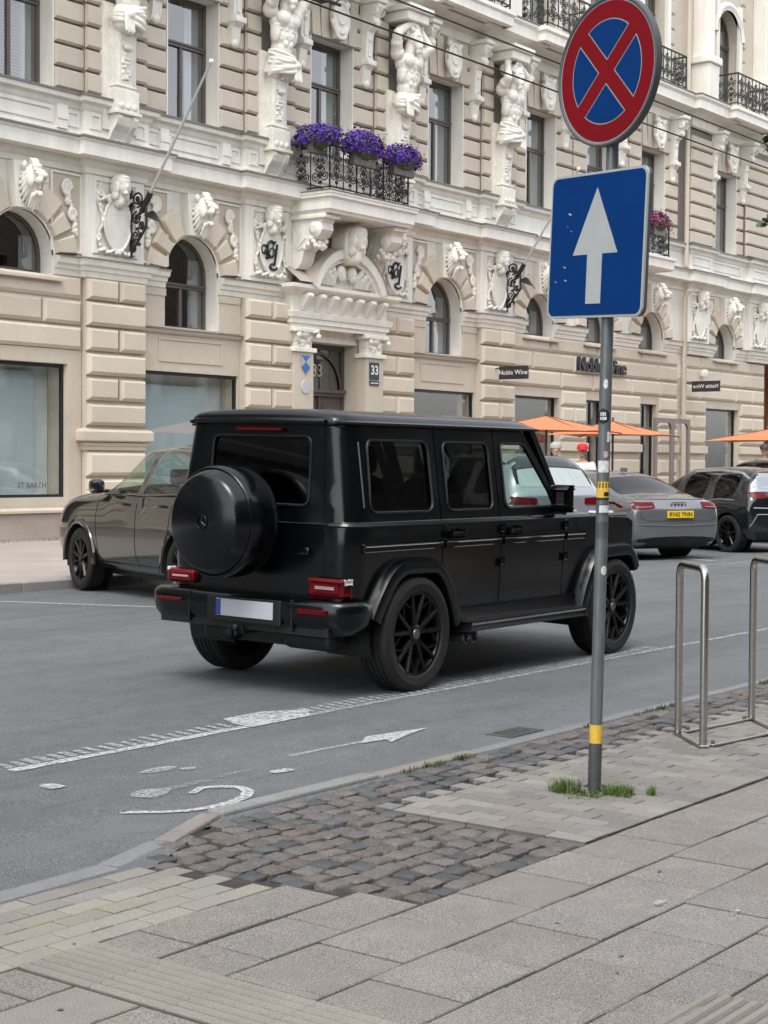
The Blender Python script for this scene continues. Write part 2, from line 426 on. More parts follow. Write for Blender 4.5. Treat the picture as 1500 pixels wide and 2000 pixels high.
def strip(mb, pts, w, lift=.005):
    # flat painted stroke along plan points (w: width or list)
    P = [Vector((p[0], p[1])) for p in pts]; n = len(P); ws = w if isinstance(w, (list, tuple)) else [w] * n; vs = []
    for i in range(n):
        d = (P[min(i + 1, n - 1)] - P[max(i - 1, 0)]).normalized(); q = Vector((-d.y, d.x)) * ws[i] / 2
        for s in (-1, 1): r = P[i] + q * s; vs.append((r.x, r.y, zroad(r.y) + lift))
    mb.add(vs, [(2 * i, 2 * i + 1, 2 * i + 3, 2 * i + 2) for i in range(n - 1)])
def rag(x0, x1, y, w, step=.12, j=.006):
    # ragged-edged stroke points
    n = max(2, int((x1 - x0) / step)); return [(x0 + (x1 - x0) * i / n, y + random.uniform(-j, j)) for i in range(n + 1)], [w * random.uniform(.85, 1.12) for _ in range(n + 1)]
b = MB(); p, w = rag(5.40, 7.62, 6.495, .075); strip(b, p, w); b.obj('lane_line', 'road_paint', road)
b = MB(); b.add([(7.22, 6.62, zroad(6.6) + .006), (7.30, 6.78, zroad(6.78) + .006), (7.66, 6.79, zroad(6.78) + .006), (7.95, 6.63, zroad(6.6) + .006), (7.75, 6.46, zroad(6.46) + .006), (7.2, 6.45, zroad(6.45) + .006)], [range(6)]); b.obj('paint_patch', 'road_paint', road)
b = MB(); p, w = rag(7.62, 20, 6.495, .065); strip(b, p, w); b.obj('lane_line', 'worn_paint', road)
b = MB(); p, w = rag(20, 70, 6.495, .06, .8); strip(b, p, w); b.obj('lane_line', 'worn_paint', road)
b = MB(); x = 5.28
while x < 12.6:
    if not 7.2 < x < 7.9:
        hw = random.uniform(.022, .034); y1 = 6.545 + random.uniform(-.005, .008); y2 = 6.685 + random.uniform(-.03, .01)
        b.add([(x - hw, y1, zroad(y1) + .005), (x + hw, y1, zroad(y1) + .005), (x + hw * .8, y2, zroad(y2) + .009), (x - hw * .8, y2, zroad(y2) + .009)], [(0, 1, 2, 3)])
    x += .088
tag(b.obj('rumble_marks', 'worn_paint', road), kind='stuff')
b = MB(); strip(b, [(6.66, 5.69), (6.9, 5.69), (7.1, 5.675), (7.26, 5.665), (7.45, 5.66)], [.05, .04, .035, .045, .07]); b.obj('arrow_shaft', 'worn_paint', road)
b = MB(); pts = [(7.90, 5.655), (7.62, 5.60), (7.36, 5.525), (7.42, 5.60), (7.22, 5.635), (7.33, 5.70), (7.40, 5.745), (7.66, 5.705)]
b.add([(x, y, zroad(y) + .007) for x, y in pts], [range(8)]); b.obj('arrow_head', 'road_paint', road)
arc = [(5.62, 5.42), (5.74, 5.475), (5.83, 5.43), (5.88, 5.34), (5.84, 5.25), (5.74, 5.18), (5.60, 5.145), (5.46, 5.145), (5.34, 5.175), (5.24, 5.245), (5.15, 5.34), (5.10, 5.37)]
b = MB(); strip(b, arc, [.04, .05, .06, .065, .065, .06, .055, .05, .045, .045, .05, .03], .006); b.obj('bicycle_symbol', 'road_paint', road)
for i, (x, y, a, c, mt) in enumerate(((6.33, 5.455, .12, .05, 'road_paint'), (5.92, 5.95, .16, .07, 'worn_paint'), (5.50, 5.57, .17, .10, 'worn_paint'), (5.28, 6.04, .08, .08, 'road_paint'), (5.72, 5.58, .3, .05, 'faint_paint'), (6.05, 5.86, .07, .04, 'worn_paint'), (6.1, 5.6, .22, .03, 'faint_paint'))):
    b = MB(); k = 9; b.add([(x + a * random.uniform(.7, 1.1) * cos(2 * pi * j / k) * .8, y + c * random.uniform(.6, 1.1) * sin(2 * pi * j / k), zroad(y) + .006) for j in range(k)], [range(k)])
    b.obj('paint_patch', mt, road)
# bay lines of the parking on the far side
for x0, y0, x1, y1 in ((11.7, 15.3, 12.45, 12.1), (17.6, 15.3, 16.2, 12.0), (21.3, 15.3, 19.9, 12.0), (26.6, 15.3, 24.2, 11.6), (31.6, 15.3, 28.6, 11.2), (35.8, 15.3, 32.8, 11.2)):
    b = MB(); m = 8; strip(b, [(x0 + (x1 - x0) * i / m, y0 + (y1 - y0) * i / m) for i in range(m + 1)], .09); b.obj('bay_line', 'road_paint', road)
b = MB(); strip(b, [(22.6, 11.2), (24.5, 11.0), (27, 11.0)], .09); b.obj('bay_line', 'worn_paint', road)

# near pavement
b = MB()
b.add([(-30, -9, -.028), (60, -9, -.028), (60, 4.96, -.028), (5.36, 4.98, -.028), (4.45, 4.74, -.028), (-30, 4.64, -.028)], [range(6)])
pav = b.obj('pavement', 'joint'); tag(pav, kind='structure')
for q in ([(-30, -9), (60, -9), (60, 3.41), (4.74, 3.41), (4.46, 4.70), (4.40, 4.62), (-30, 4.60)], [(5.935, 3.42), (60, 3.42), (60, 4.515), (5.935, 4.495)]):
    b = MB(); b.add([(x, y, -.0085) for x, y in q], [range(len(q))]); b.obj('joint_sand', 'joint', pav)
def paver(w, l, h, mt, c=.004, dome=0, irr=0, seed=0):
    rnd = random.Random(seed); bm = bmesh.new()
    k = [(-1, -1), (1, -1), (1, 1), (-1, 1)]; q = [(x * w / 2 * (1 + rnd.uniform(-irr, irr)), y * l / 2 * (1 + rnd.uniform(-irr, irr))) for x, y in k]
    if irr:
        q2 = []
        for i in range(4):
            a, d = q[i], q[(i + 1) % 4]; q2 += [a, ((a[0] + d[0]) / 2 * (1 + rnd.uniform(-.1, .12)), (a[1] + d[1]) / 2 * (1 + rnd.uniform(-.1, .12)))]
        q = [(x * .96, y * .96) if i % 2 == 0 else (x, y) for i, (x, y) in enumerate(q2)]
    n = len(q); m = MB()
    vs = [(x, y, -h) for x, y in q] + [(x, y, -c * (1.6 if irr else 1)) for x, y in q]
    f = 1 - c / min(w, l) * 2 * (1.9 if irr else 1)
    vs += [(x * f, y * f, rnd.uniform(-.004, .003) if irr else 0) for x, y in q]
    fs = [(i, (i + 1) % n, (i + 1) % n + n, i + n) for i in range(n)] + [(i + n, (i + 1) % n + n, (i + 1) % n + 2 * n, i + 2 * n) for i in range(n)]
    if irr:
        vs.append((0, 0, dome)); fs += [(2 * n + i, 2 * n + (i + 1) % n, 3 * n) for i in range(n)]
    else: fs.append(range(2 * n, 3 * n))
    m.add(vs, fs); return m.mesh('paver', mt, bool(irr), 50)
def inview(x, y, z=0, marg=.03):
    v = Vector((x, y, z - CAMH)); d = v.dot(Fv)
    if d < .5: return False
    f_ = 75.6 / 36; u = v.dot(Rv) / d * f_; w = v.dot(Uv) / d * f_
    return abs(u) < .5 + marg and abs(w) < .6667 + marg
PIT = .404; ROWS = [3.395 - .3675 * i for i in range(-0, 9)]
slab_me = paver(PIT - .012, .3675 - .012, .05, 'slab', .004)
slabs = []; srest = MB()
def slab_row(y0, y1, joints, gaps):
    for a, c in zip(joints[:-1], joints[1:]):
        segs = [(a, c)]
        for g0, g1 in gaps:
            segs = [q for s0, s1 in segs for q in ((s0, min(s1, g0)), (max(s0, g1), s1)) if q[1] - q[0] > .04]
        for s0, s1 in segs:
            if not inview((s0 + s1) / 2, (y0 + y1) / 2, 0, .2): srest.box(s0 + .005, s1 - .005, y0 + .005, y1 - .005, -.04, random.uniform(-.002, .002))
            else: slabs.append(((s0 + s1) / 2, (y0 + y1) / 2, (s1 - s0 - .012) / (PIT - .012), (y1 - y0 - .012) / (.3675 - .012)))
for r in range(22):
    y1 = ROWS[0] - .3675 * r; y0 = y1 - .3675; off = (4.93 if r % 2 == 0 else 4.735)
    gaps = [(3.32, 3.662)] + ([(4.095, 4.457)] if 1.0 < y0 < 2.1 else [])
    if r == 3:
        slab_row(y0 + .147, y1, [off + PIT * i for i in range(-12, 32)], [(3.32, 3.662)]); slab_row(y0, y0 + .147, [off + PIT * i for i in range(-12, 32)], gaps); continue
    slab_row(y0, y1, [off + PIT * i for i in range(-12, 32)], gaps)
slab_row(3.40, 3.685, [2.5, 2.92, 3.32], []); slab_row(3.40, 3.685, [3.662, 3.885, 4.29, 4.715], [])
slab_row(3.69, 3.965, [2.5, 2.75, 3.15, 3.32], []); slab_row(3.69, 3.965, [3.662, 3.85, 4.24, 4.62], [])
tag(srest.obj('slab_field', 'slab', pav), kind='stuff')
for x, y, sx, sy in slabs:
    link('slab', slab_me, pav, (x, y, random.uniform(-.0025, .0025)), (random.uniform(-.004, .004), random.uniform(-.004, .004), random.uniform(-.003, .003)), (sx, sy, 1))
# grey bricks round the pole and racks, long side across the pavement
bm_ = paver(.102 - .005, .205 - .005, .04, 'brick_grey', .003)
bricks = []
for i in range(0, 150):
    x = 5.985 + .102 * i; yy = 3.42 + (.1025 if i % 2 else 0); j = 0
    if i % 2: bricks.append((x, 3.42 + .051, .5))
    while yy < 4.49:
        if not (6.70 < x < 7.02 and 3.80 < yy + .1 < 4.02): bricks.append((x, yy + .1025, 1)) if yy + .205 < 4.53 else bricks.append((x, yy + .051, .5))
        yy += .205
bricks.sort(key=lambda q: (not inview(q[0], q[1], 0, .01), Vector((q[0], q[1])).length))
rest = MB()
for k, (x, y, s) in enumerate(bricks):
    zz = random.uniform(-.002, .002)
    if k < 300 and inview(x, y, 0, .02): link('brick', bm_, pav, (x, y, zz), (random.uniform(-.008, .008), random.uniform(-.008, .008), random.uniform(-.01, .01)), (1, s, 1))
    else: rest.box(x - .0485, x + .0485, y - .1 * s, y + .1 * s, -.04, zz)
if rest.v: tag(rest.obj('brick_field', 'brick_grey', pav), kind='stuff')
# cream bricks by the dropped kerb, long side along the street
bc = paver(.205 - .005, .102 - .005, .04, 'brick_cream', .003); bp_ = paver(.205 - .005, .102 - .005, .04, 'brick_grey', .003)
for j in range(0, 8):
    y = 3.968 + .102 * j + .051
    for i in range(-4, 9):
        x = 3.02 + .205 * i + (.1025 if j % 2 else 0)
        lim = 4.44 + (4.73 - 4.45) * (4.75 - y) / 1.35
        kl = 4.60 if x < 4.3 else 4.66
        if x + .10 > lim + .075 or y > kl: continue
        if inview(x, y, 0, .12): link('brick', bc if j < 4 else bp_, pav, (x, y, random.uniform(-.002, .002)), (random.uniform(-.008, .008), 0, random.uniform(-.012, .012)))
# ribbed tactile slabs
mat('tactile', (.198, .184, .157), .85, var=.1, vs=3, speck=.18, ss=220, bump=.0015, bs=170, rand=.06)
mat('tactile_dirt', (.115, .105, .088), .9, var=.2, vs=9)
def ribbed(w, l, along):
    m = MB(); m.box(-w / 2, w / 2, -l / 2, l / 2, -.05, -.001); k = 7
    for i in range(k):
        if along == 'y': c = -w / 2 + w * (i + .5) / k; m.prism([(c - .017, -.0005), (c + .017, -.0005), (c + .010, .008), (c - .010, .008)], -l / 2, l / 2, 'y')
        else: c = -l / 2 + l * (i + .5) / k; m.prism([(c - .017, -.0005), (c + .017, -.0005), (c + .010, .008), (c - .010, .008)], -w / 2, w / 2, 'x')
    m.m = [0] * 6 + [1] * (len(m.f) - 6); return m.mesh('ribbed', ['tactile_dirt', 'tactile'])
ry = ribbed(.335, .32, 'y'); rx = ribbed(.36, .32, 'x')
for i in range(7): link('tactile_slab', ry, pav, (3.49, 3.80 - .3215 * i, .001), (0, 0, random.uniform(-.004, .004)))
for i in range(3): link('tactile_slab', rx, pav, (4.275, 1.98 - .3215 * i, .001), (0, 0, random.uniform(-.004, .004)))
# cobbles: the apron and the strip along the kerb
cob = [paver(.108, .100, .07, 'cobble_brown', .0045, .0015, .14, i) for i in range(14)]; cobd = [paver(.107, .099, .07, 'cobble_dark', .0045, .0015, .14, 40 + i) for i in range(6)]
cobp = paver(.11, .10, .07, 'cobble_pale', .009, .006, .13, 77)
apron = [(4.47, 4.72), (4.74, 3.42), (5.93, 3.42), (5.93, 4.50), (60, 4.52), (60, 4.95), (5.40, 4.95)]
cl = []
for j in range(0, 14):
    for i in range(-4, 150):
        y = 3.475 + .116 * j + random.uniform(-.012, .012); x = 4.45 + .124 * i + (.062 if j % 2 else 0) - (y - 3.42) * .05 + random.uniform(-.014, .014)
        if inside((x - .03, y), apron) and inside((x, y + .03), apron) and inside((x + .03, y - .035), apron): cl.append((x, y))
cl.sort(key=lambda q: (not inview(q[0], q[1], 0, .02), Vector(q).length))
rest = MB(); hash_ = random.Random(5)
for k, (x, y) in enumerate(cl):
    dark = hash_.random() < (.20 if x < 5.95 else .30)
    me = hash_.choice(cobd) if dark else hash_.choice(cob)
    if k < 300:
        if abs(x - 5.26) < .05 and abs(y - 4.22) < .05: me = cobp
        s = hash_.uniform(.94, 1.08); link('cobblestone', me, pav, (x, y, hash_.uniform(-.012, -.001)), (hash_.uniform(-.035, .035), hash_.uniform(-.035, .035), hash_.uniform(-.13, .13)), (s, s * hash_.uniform(.92, 1.06), 1))
    else: rest.cbox(x - .056, x + .056, y - .052, y + .052, -.06, hash_.uniform(-.012, .002), .012)
if rest.v: tag(rest.obj('cobble_field', 'cobble_brown', pav), kind='stuff')
# kerb stones
def kerb(path, w, z, mt, L=1.0):
    for i in range(len(path) - 1):
        a, c = Vector(path[i]), Vector(path[i + 1]); d = (c - a); n = max(1, round(d.length / L)); u = d.normalized(); q = Vector((-u.y, u.x)) * w
        for k in range(n):
            p0 = a + d * k / n + u * .004; p1 = a + d * (k + 1) / n - u * .004; zz = z + random.uniform(-.003, .003)
            m = MB(); m.prism([(p0.x, p0.y), (p1.x, p1.y), (p1.x + q.x, p1.y + q.y), (p0.x + q.x, p0.y + q.y)], -.2, zz, 'z')
            o = m.obj('kerb_stone', mt, pav); bv = o.modifiers.new('b', 'BEVEL'); bv.width = .012; bv.segments = 2; bv.limit_method = 'ANGLE'
kerb([(-8, 4.60), (3.65, 4.60), (4.40, 4.62)], .12, .000, 'kerb_grey', .9)
kerb([(4.42, 4.655), (4.84, 4.78)], .11, .000, 'kerb_grey', .5)
kerb([(4.85, 4.775), (5.36, 4.985)], .10, .001, 'kerb_pink', .6)
kerb([(5.37, 4.985), (6.54, 4.98)], .11, .002, 'kerb_mid', 1.2)
kerb([(6.55, 4.965), (7.42, 4.955)], .10, .001, 'kerb_pink', .9)
kerb([(7.43, 4.955), (60, 4.955)], .09, -.002, 'kerb_grey', 1.0)
# far kerb and pavement
b = MB(); b.box(-60, 160, 15.62, 24.6, -.3, .098); fp = b.obj('far_pavement', 'far_pavement'); tag(fp, kind='structure')
for i in range(46):
    x = 2 + i * 1.0; m = MB(); m.cbox(x + .004, x + .996, 15.40, 15.60, -.2, .105 + random.uniform(-.003, .003), .012); m.obj('kerb_stone', 'kerb_stone', fp)
b = MB(); b.box(-60, 1.99, 15.40, 15.6, -.2, .105); b.box(48.01, 160, 15.4, 15.6, -.2, .105); tag(b.obj('kerb_stones', 'kerb_stone', fp), kind='stuff')
# moss and grass tufts
def blades(mb, cx, cy, cz, rad, n, h0, h1, lean=.35, rnd=random):
    for _ in range(n):
        a = rnd.uniform(0, 2 * pi); r = rad * sqrt(rnd.random()); x, y = cx + r * cos(a), cy + r * sin(a); h = rnd.uniform(h0, h1); w = rnd.uniform(.0015, .0032)
        d = rnd.uniform(0, 2 * pi); l = lean * h * rnd.uniform(.2, 1.2); px_, py_ = -sin(d) * w, cos(d) * w
        m1 = (x + cos(d) * l * .35, y + sin(d) * l * .35, cz + h * .6); t = (x + cos(d) * l, y + sin(d) * l, cz + h)
        mb.add([(x - px_, y - py_, cz), (x + px_, y + py_, cz), (m1[0] + px_ * .7, m1[1] + py_ * .7, m1[2]), (m1[0] - px_ * .7, m1[1] - py_ * .7, m1[2]), t], [(0, 1, 2, 3), (3, 2, 4)])
g_ = MB()
for x, y, rr, n, h in ((6.80, 4.03, .08, 420, .12), (6.90, 3.80, .075, 380, .10), (6.76, 3.90, .11, 420, .05), (6.97, 3.84, .08, 200, .05), (6.84, 3.74, .05, 120, .05)): blades(g_, x, y, -.02, rr, n, h * .2, h * .85, .9)
tag(g_.obj('grass_tuft', 'grass'), 'green grass growing round the foot of the sign pole', 'grass', kind='stuff')
g_ = MB(); blades(g_, 6.98, 3.66, -.01, .022, 60, .02, .075, .6); tag(g_.obj('weed', 'grass'), 'small dark weed in the bricks right of the sign pole', 'weed', kind='stuff')
g_ = MB()
for i in range(60):
    x = random.choice((6.75, 6.9, 7.0, 7.3, 8.6, 9.3, 9.5, 9.6, 11.2, 11.4, 12.6)) + random.uniform(-.12, .12); blades(g_, x, 4.935 + random.uniform(-.02, .015), -.01, .03, 14, .01, .035, .8)
for i in range(45):
    x = random.uniform(8.2, 13); blades(g_, x, random.uniform(4.6, 4.9), -.015, .05, 9, .006, .018, .9)
for i in range(10): blades(g_, 4.6 + random.uniform(0, 1.3), random.uniform(3.5, 4.9), -.02, .05, 6, .004, .012, .9)
tag(g_.obj('kerb_weeds', 'moss'), 'moss and short weeds along the near kerb and in the cobbles', 'weeds', kind='stuff')
g_ = MB()
for i in range(500): blades(g_, random.uniform(16, 40), 23.25 + random.uniform(-.3, .1), .1, .12, 5, .02, .09, .6)
tag(g_.obj('wall_grass', 'grass'), 'thin grass along the foot of the building', 'grass', kind='stuff')
# drain grate in the gutter
dr = thing('drain_grate', 'rusty iron drain grate in the gutter near the sign pole', 'drain', (8.15, 5.19, -.03))
zz = zroad(5.19) + .006
b = MB(); x0, x1, y0, y1 = 7.97, 8.33, 5.10, 5.28
b.box(x0, x1, y0, y0 + .018, zz - .03, zz); b.box(x0, x1, y1 - .018, y1, zz - .03, zz); b.box(x0, x0 + .02, y0 + .018, y1 - .018, zz - .03, zz); b.box(x1 - .02, x1, y0 + .018, y1 - .018, zz - .03, zz); b.obj('frame', 'grate_iron', dr)
b = MB(); b.box(x0 + .01, x1 - .01, y0 + .01, y1 - .01, zz - .035, zz - .003); b.obj('pit', 'dark_frame', dr)
for i in range(9):
    b = MB(); x = x0 + .035 + i * .0363; b.box(x - .008, x + .008, y0 + .018, y1 - .018, zz - .02, zz - .001); b.obj('bar', 'grate_iron', dr)

# dropped gum and paint smudges on the slabs
g_ = MB(); rg = random.Random(31)
for i in range(28):
    x, y = rg.uniform(3.0, 7.5), rg.uniform(1.2, 4.4)
    if 4.5 < x < 5.95 and y > 3.4: continue
    rr = rg.uniform(.004, .011); g_.add([(x + rr * rg.uniform(.7, 1.2) * cos(a * .9), y + rr * rg.uniform(.7, 1.2) * sin(a * .9), .0035) for a in range(7)], [range(7)])
tag(g_.obj('gum_spots', 'cobble_dark', pav), kind='stuff')
for x, y, a, c in ((5.27, 2.72, .06, .025), (5.33, 2.45, .05, .012)):
    m = MB(); m.add([(x + a * rg.uniform(.6, 1.1) * cos(q * .7), y + c * rg.uniform(.5, 1.2) * sin(q * .7), .0045) for q in range(9)], [range(9)]); m.obj('paint_smudge', 'worn_paint', pav)
# ---------------------------------------------------------------- the ornate building opposite
YW = 23.6
bld = thing('apartment_building', 'ornate beige and white apartment building with atlas statues opposite', 'building', (34, YW, .1))
PC = [22.12 + 4.55 * k for k in range(-2, 4)]           # axes of the piers and statues
BC = {-2: 15.30, -1: 19.85, 0: 24.40, 1: 28.95, 2: 33.50, 3: 38.05, 4: 41.30, 5: 44.55, 6: 49.70}
PH = .775
XE = 53.0
def arch_poly(xc, hw, z0, zs, n=14):
    return [(xc - hw, z0), (xc + hw, z0)] + [(xc + hw * cos(pi * i / n), zs + hw * sin(pi * i / n)) for i in range(n + 1)]
def rect(x0, x1, z0, z1): return [(x0, z0), (x1, z0), (x1, z1), (x0, z1)]
ZSP = 5.48
holes = []; deep = []
shops = {-2: (14.1, 16.4), -1: (18.71, 20.97), 0: (22.90, 25.85), 2: (32.00, 34.95)}
for k, (a, c) in shops.items(): holes.append((rect(a, c, .70, 3.44), .55))
DOORS = [(36.92, 39.20, .13), (40.72, 41.75, .13), (43.98, 45.05, .13), (48.45, 50.95, .75)]
for a, c, z in DOORS: holes.append((rect(a, c, z, 3.46), .45))
holes.append((rect(28.06, 29.96, .13, 4.34), .46))
for k, xc in BC.items():
    if k == 1: continue
    holes.append((arch_poly(xc, .775, 4.30 if k in (0, 2) else 5.12, ZSP), .38))
for k, xc in BC.items(): holes.append((rect(xc - .755, xc + .755, 8.62, 11.25), .38))
for k, xc in BC.items():
    if k == 6: holes.append((arch_poly(xc, .86, 13.4, 15.75), .4))
    else: holes.append((rect(xc - .72, xc + .72, 13.4, 16.6), .4))
def wall_part(name, zlo, zhi, mt, x0=10, x1=XE):
    b = MB(); hs = [(h, d) for h, d in holes if min(p[1] for p in h) >= zlo - .01 and max(p[1] for p in h) <= zhi + .01]
    v, f = sheet(rect(x0, x1, zlo, zhi), [h for h, _ in hs], None, lambda u, w: (u, YW, w)); b.add(v, f)
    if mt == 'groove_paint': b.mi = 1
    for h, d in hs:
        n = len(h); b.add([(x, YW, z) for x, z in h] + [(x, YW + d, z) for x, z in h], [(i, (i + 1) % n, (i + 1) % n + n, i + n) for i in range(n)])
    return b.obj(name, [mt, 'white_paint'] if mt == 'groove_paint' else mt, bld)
wall_part('wall', .0, 4.345, 'facade_paint'); 
# mezzanine with the arches is white, the tall arches reach lower and get their own strips
holes = [(([(x, max(z, 4.36)) for x, z in h] if (4.2 < min(p[1] for p in h) < 4.4) else h), d) for h, d in holes]
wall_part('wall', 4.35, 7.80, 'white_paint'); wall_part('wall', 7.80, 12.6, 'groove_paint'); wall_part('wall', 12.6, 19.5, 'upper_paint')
b = MB(); b.box(10, XE, YW + 6, YW + 14, 0, 19.4); b.box(10, 10.3, YW + .01, YW + 6, 0, 19.4); b.box(XE - .3, XE, YW + .01, YW + 6, 0, 19.4); b.box(9.8, XE + .1, YW - .5, YW + 14, 19.55, 19.9); b.obj('wall', 'facade_paint', bld)
b = MB()
for z in (4.29, 8.4, 13.2): b.box(10.4, XE - .4, YW + .9, YW + 5.9, z - .1, z)
b.obj('interior_floor', 'shop_wall', bld)
b = MB(); b.box(10.4, XE - .4, YW + 2.6, YW + 2.7, .1, 19); 
for x in [12.6, 17.2, 22.1, 26.7, 31.2, 35.8, 39.8, 42.9, 46.9, 51.5]: b.box(x - .05, x + .05, YW + .9, YW + 2.59, .1, 19)
b.obj('interior_wall', 'room', bld)

# windows -------------------------------------------------------------
def pane(pts, y, mt, parent, name='pane'):
    m = MB(); m.add([(x, y, z) for x, z in pts], [range(len(pts))]); return m.obj(name, mt, parent)
def window(x0, x1, z0, z1, y, fr=.07, arch=False, trans=.62, mt='window_wood', glass='window_glass', curtain=None, blind=False):
    b = MB(); t = .06; r = (x1 - x0) / 2; xc = (x0 + x1) / 2; ztop = z1
    if arch: zs = z1; n = 14
    b.box(x0, x0 + fr, y - t, y, z0, z1); b.box(x1 - fr, x1, y - t, y, z0, z1); b.box(x0 + fr, x1 - fr, y - t, y, z0, z0 + fr)
    zt = z0 + (z1 - z0) * trans if not arch else z1 - .22
    if arch and z1 - z0 < .6: zt = None
    if arch:
        for i in range(n):
            a0, a1 = pi * i / n, pi * (i + 1) / n
            b.prism([(xc + r * cos(a0), z1 + r * sin(a0)), (xc + r * cos(a1), z1 + r * sin(a1)), (xc + (r - fr) * cos(a1), z1 + (r - fr) * sin(a1)), (xc + (r - fr) * cos(a0), z1 + (r - fr) * sin(a0))], y - t, y)
    else: b.box(x0 + fr, x1 - fr, y - t, y, z1 - fr, z1)
    if zt:
        b.box(x0 + fr, x1 - fr, y - t - .03, y, zt - .05, zt + .05); b.box(x0 + fr - .02, x1 - fr + .02, y - t - .06, y - t - .03, zt + .01, zt + .05)
        b.box(xc - .04, xc + .04, y - t - .01, y, z0 + fr, zt - .05)
    o = b.obj('window', mt, bld)
    if arch:
        top = [(xc + (r - fr) * cos(pi * i / 12), z1 + (r - fr) * sin(pi * i / 12)) for i in range(13)]
        pane(top + [(x0 + fr, (zt + .05) if zt else z0 + fr), (x1 - fr, (zt + .05) if zt else z0 + fr)], y - .03, glass, o)
    else: pane(rect(x0 + fr, x1 - fr, zt + .05, z1 - fr), y - .03, glass, o)
    if zt:
        pane(rect(x0 + fr, xc - .04, z0 + fr, zt - .05), y - .03, glass, o); pane(rect(xc + .04, x1 - fr, z0 + fr, zt - .05), y - .03, glass, o)
    if curtain:
        for a, c in curtain:
            m = MB(); n = 14; vs = []
            for i in range(n + 1): u = a + (c - a) * i / n; vs += [(u, y + .14 + .03 * sin(i * 2.1), z0 + .02), (u, y + .14 + .03 * sin(i * 2.1), z1 + (r * .5 if arch else -.05))]
            m.add(vs, [(2 * i, 2 * i + 2, 2 * i + 3, 2 * i + 1) for i in range(n)]); m.obj('curtain', 'curtain', o, True)
    if blind:
        m = MB(); z = z0 + .1
        while z < z1 - .05: m.add([(x0 + .08, y + .06, z), (x1 - .35, y + .06, z), (x1 - .35, y + .09, z + .05), (x0 + .08, y + .09, z + .05)], [(0, 1, 2, 3)]); z += .062
        m.obj('blind', 'slat_blind', o)
    return o
for k, xc in BC.items():
    if k != 1:
        z0 = 4.34 if k in (0, 2) else 5.14
        window(xc - .77, xc + .77, z0, ZSP, YW + .38, .075, True, curtain=[(xc - .7, xc - .45), (xc + .42, xc + .70)] if k in (0, 2) else [(xc + .40, xc + .7)])
    window(xc - .75, xc + .75, 8.66, 11.24, YW + .38, .075, False, .62, curtain=[(xc - .68, xc - .40), (xc + .30, xc + .68)] if k != -1 else [(xc + .4, xc + .68)], blind=(k == -1))
    if k == 6: window(xc - .85, xc + .85, 13.42, 15.75, YW + .40, .08, True, curtain=[(xc - .8, xc - .3), (xc + .3, xc + .8)])
    else: window(xc - .71, xc + .71, 13.42, 16.58, YW + .40, .08, False, .66, curtain=[(xc - .6, xc - .2), (xc + .2, xc + .6)])
def shopwin(a, c, z0, z1, y, bar=None, glass='shop_glass'):
    b = MB(); f = .055
    b.box(a, a + f, y - .07, y, z0, z1); b.box(c - f, c, y - .07, y, z0, z1); b.box(a + f, c - f, y - .07, y, z1 - .07, z1); b.box(a + f, c - f, y - .07, y, z0, z0 + f)
    for x in (bar or []): b.box(x - .03, x + .03, y - .07, y, z0 + f, z1 - .07)
    o = b.obj('shop_window', 'dark_frame', bld); pane(rect(a + f, c - f, z0 + f, z1 - .07), y - .035, glass, o); return o
for k, (a, c) in shops.items():
    o = shopwin(a, c, .90, 3.44, YW + .13)
    b = MB(); b.box(a, c, YW + .02, YW + .54, .66, .90); b.obj('shop_sill', 'facade_paint', bld)
    if k in (-1, 0):
        m = MB(); m.box(a + .05, c - (.62 if k == 0 else .45), YW + .40, YW + .44, .92, 3.18 if k == 0 else 3.3); m.obj('display_screen', 'blind', o)
        m = MB(); m.box(a + .02, c - .02, YW + .50, YW + .54, .9, 3.42); m.obj('display_back', 'shop_wall', o)
    else:
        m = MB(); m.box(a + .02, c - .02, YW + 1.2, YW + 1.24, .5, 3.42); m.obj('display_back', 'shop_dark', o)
for i, (a, c, z) in enumerate(DOORS):
    o = shopwin(a, c, max(z, .16), 3.46, YW + .22, [(a + c) / 2] if i in (1, 2) else None)
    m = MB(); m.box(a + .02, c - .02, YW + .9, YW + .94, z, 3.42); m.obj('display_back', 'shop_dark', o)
    if i in (1, 2):
        m = MB(); m.box(a + .05, c - .05, YW + .14, YW + .20, 2.66, 2.76); m.box(a + .05, c - .05, YW + .15, YW + .21, .16, .8); m.obj('door_rail', 'window_wood', o)

# mouldings ------------------------------------------------------------
def brk(pad=0, d=.14, xs=None, x0=10.0, x1=XE, extra=()):
    # plan path along the facade, stepping out at each pier axis
    p = [(x0, YW)]
    for xc in (xs if xs is not None else PC + [47.6, 52.2]):
        h = PH + pad
        if xc - h < x0 or xc + h > x1: continue
        p += [(xc - h, YW), (xc - h, YW - d), (xc + h, YW - d), (xc + h, YW)]
    p.append((x1, YW)); return p
def mould(name, path, prof, mt): b = MB(); b.molding(path, prof); return b.obj(name, mt, bld)
mould('plinth', [(10, YW), (XE, YW)], [(.0, .0), (.10, .02), (.10, .60), (.0, .62)], 'plinth_stone')
mould('plinth_ledge', [(10, YW), (28.0, YW)], [(.10, .605), (.16, .61), (.16, .655), (.02, .70)], 'facade_paint')
mould('plinth_ledge', [(30.0, YW), (36.9, YW)], [(.10, .605), (.16, .61), (.16, .655), (.02, .70)], 'facade_paint')
cor = [(.0, 7.12), (.05, 7.14), (.06, 7.24), (.14, 7.30), (.18, 7.385), (.40, 7.40), (.40, 7.64), (.45, 7.68), (.45, 7.715), (.0, 7.76)]
PM = brk(); mould('main_cornice', PM, cor, 'white_paint'); mould('cornice_flashing', PM, [(.2, 7.735), (.475, 7.705), (.475, 7.745), (.30, 7.775), (.0, 7.80)], 'ledge_metal')
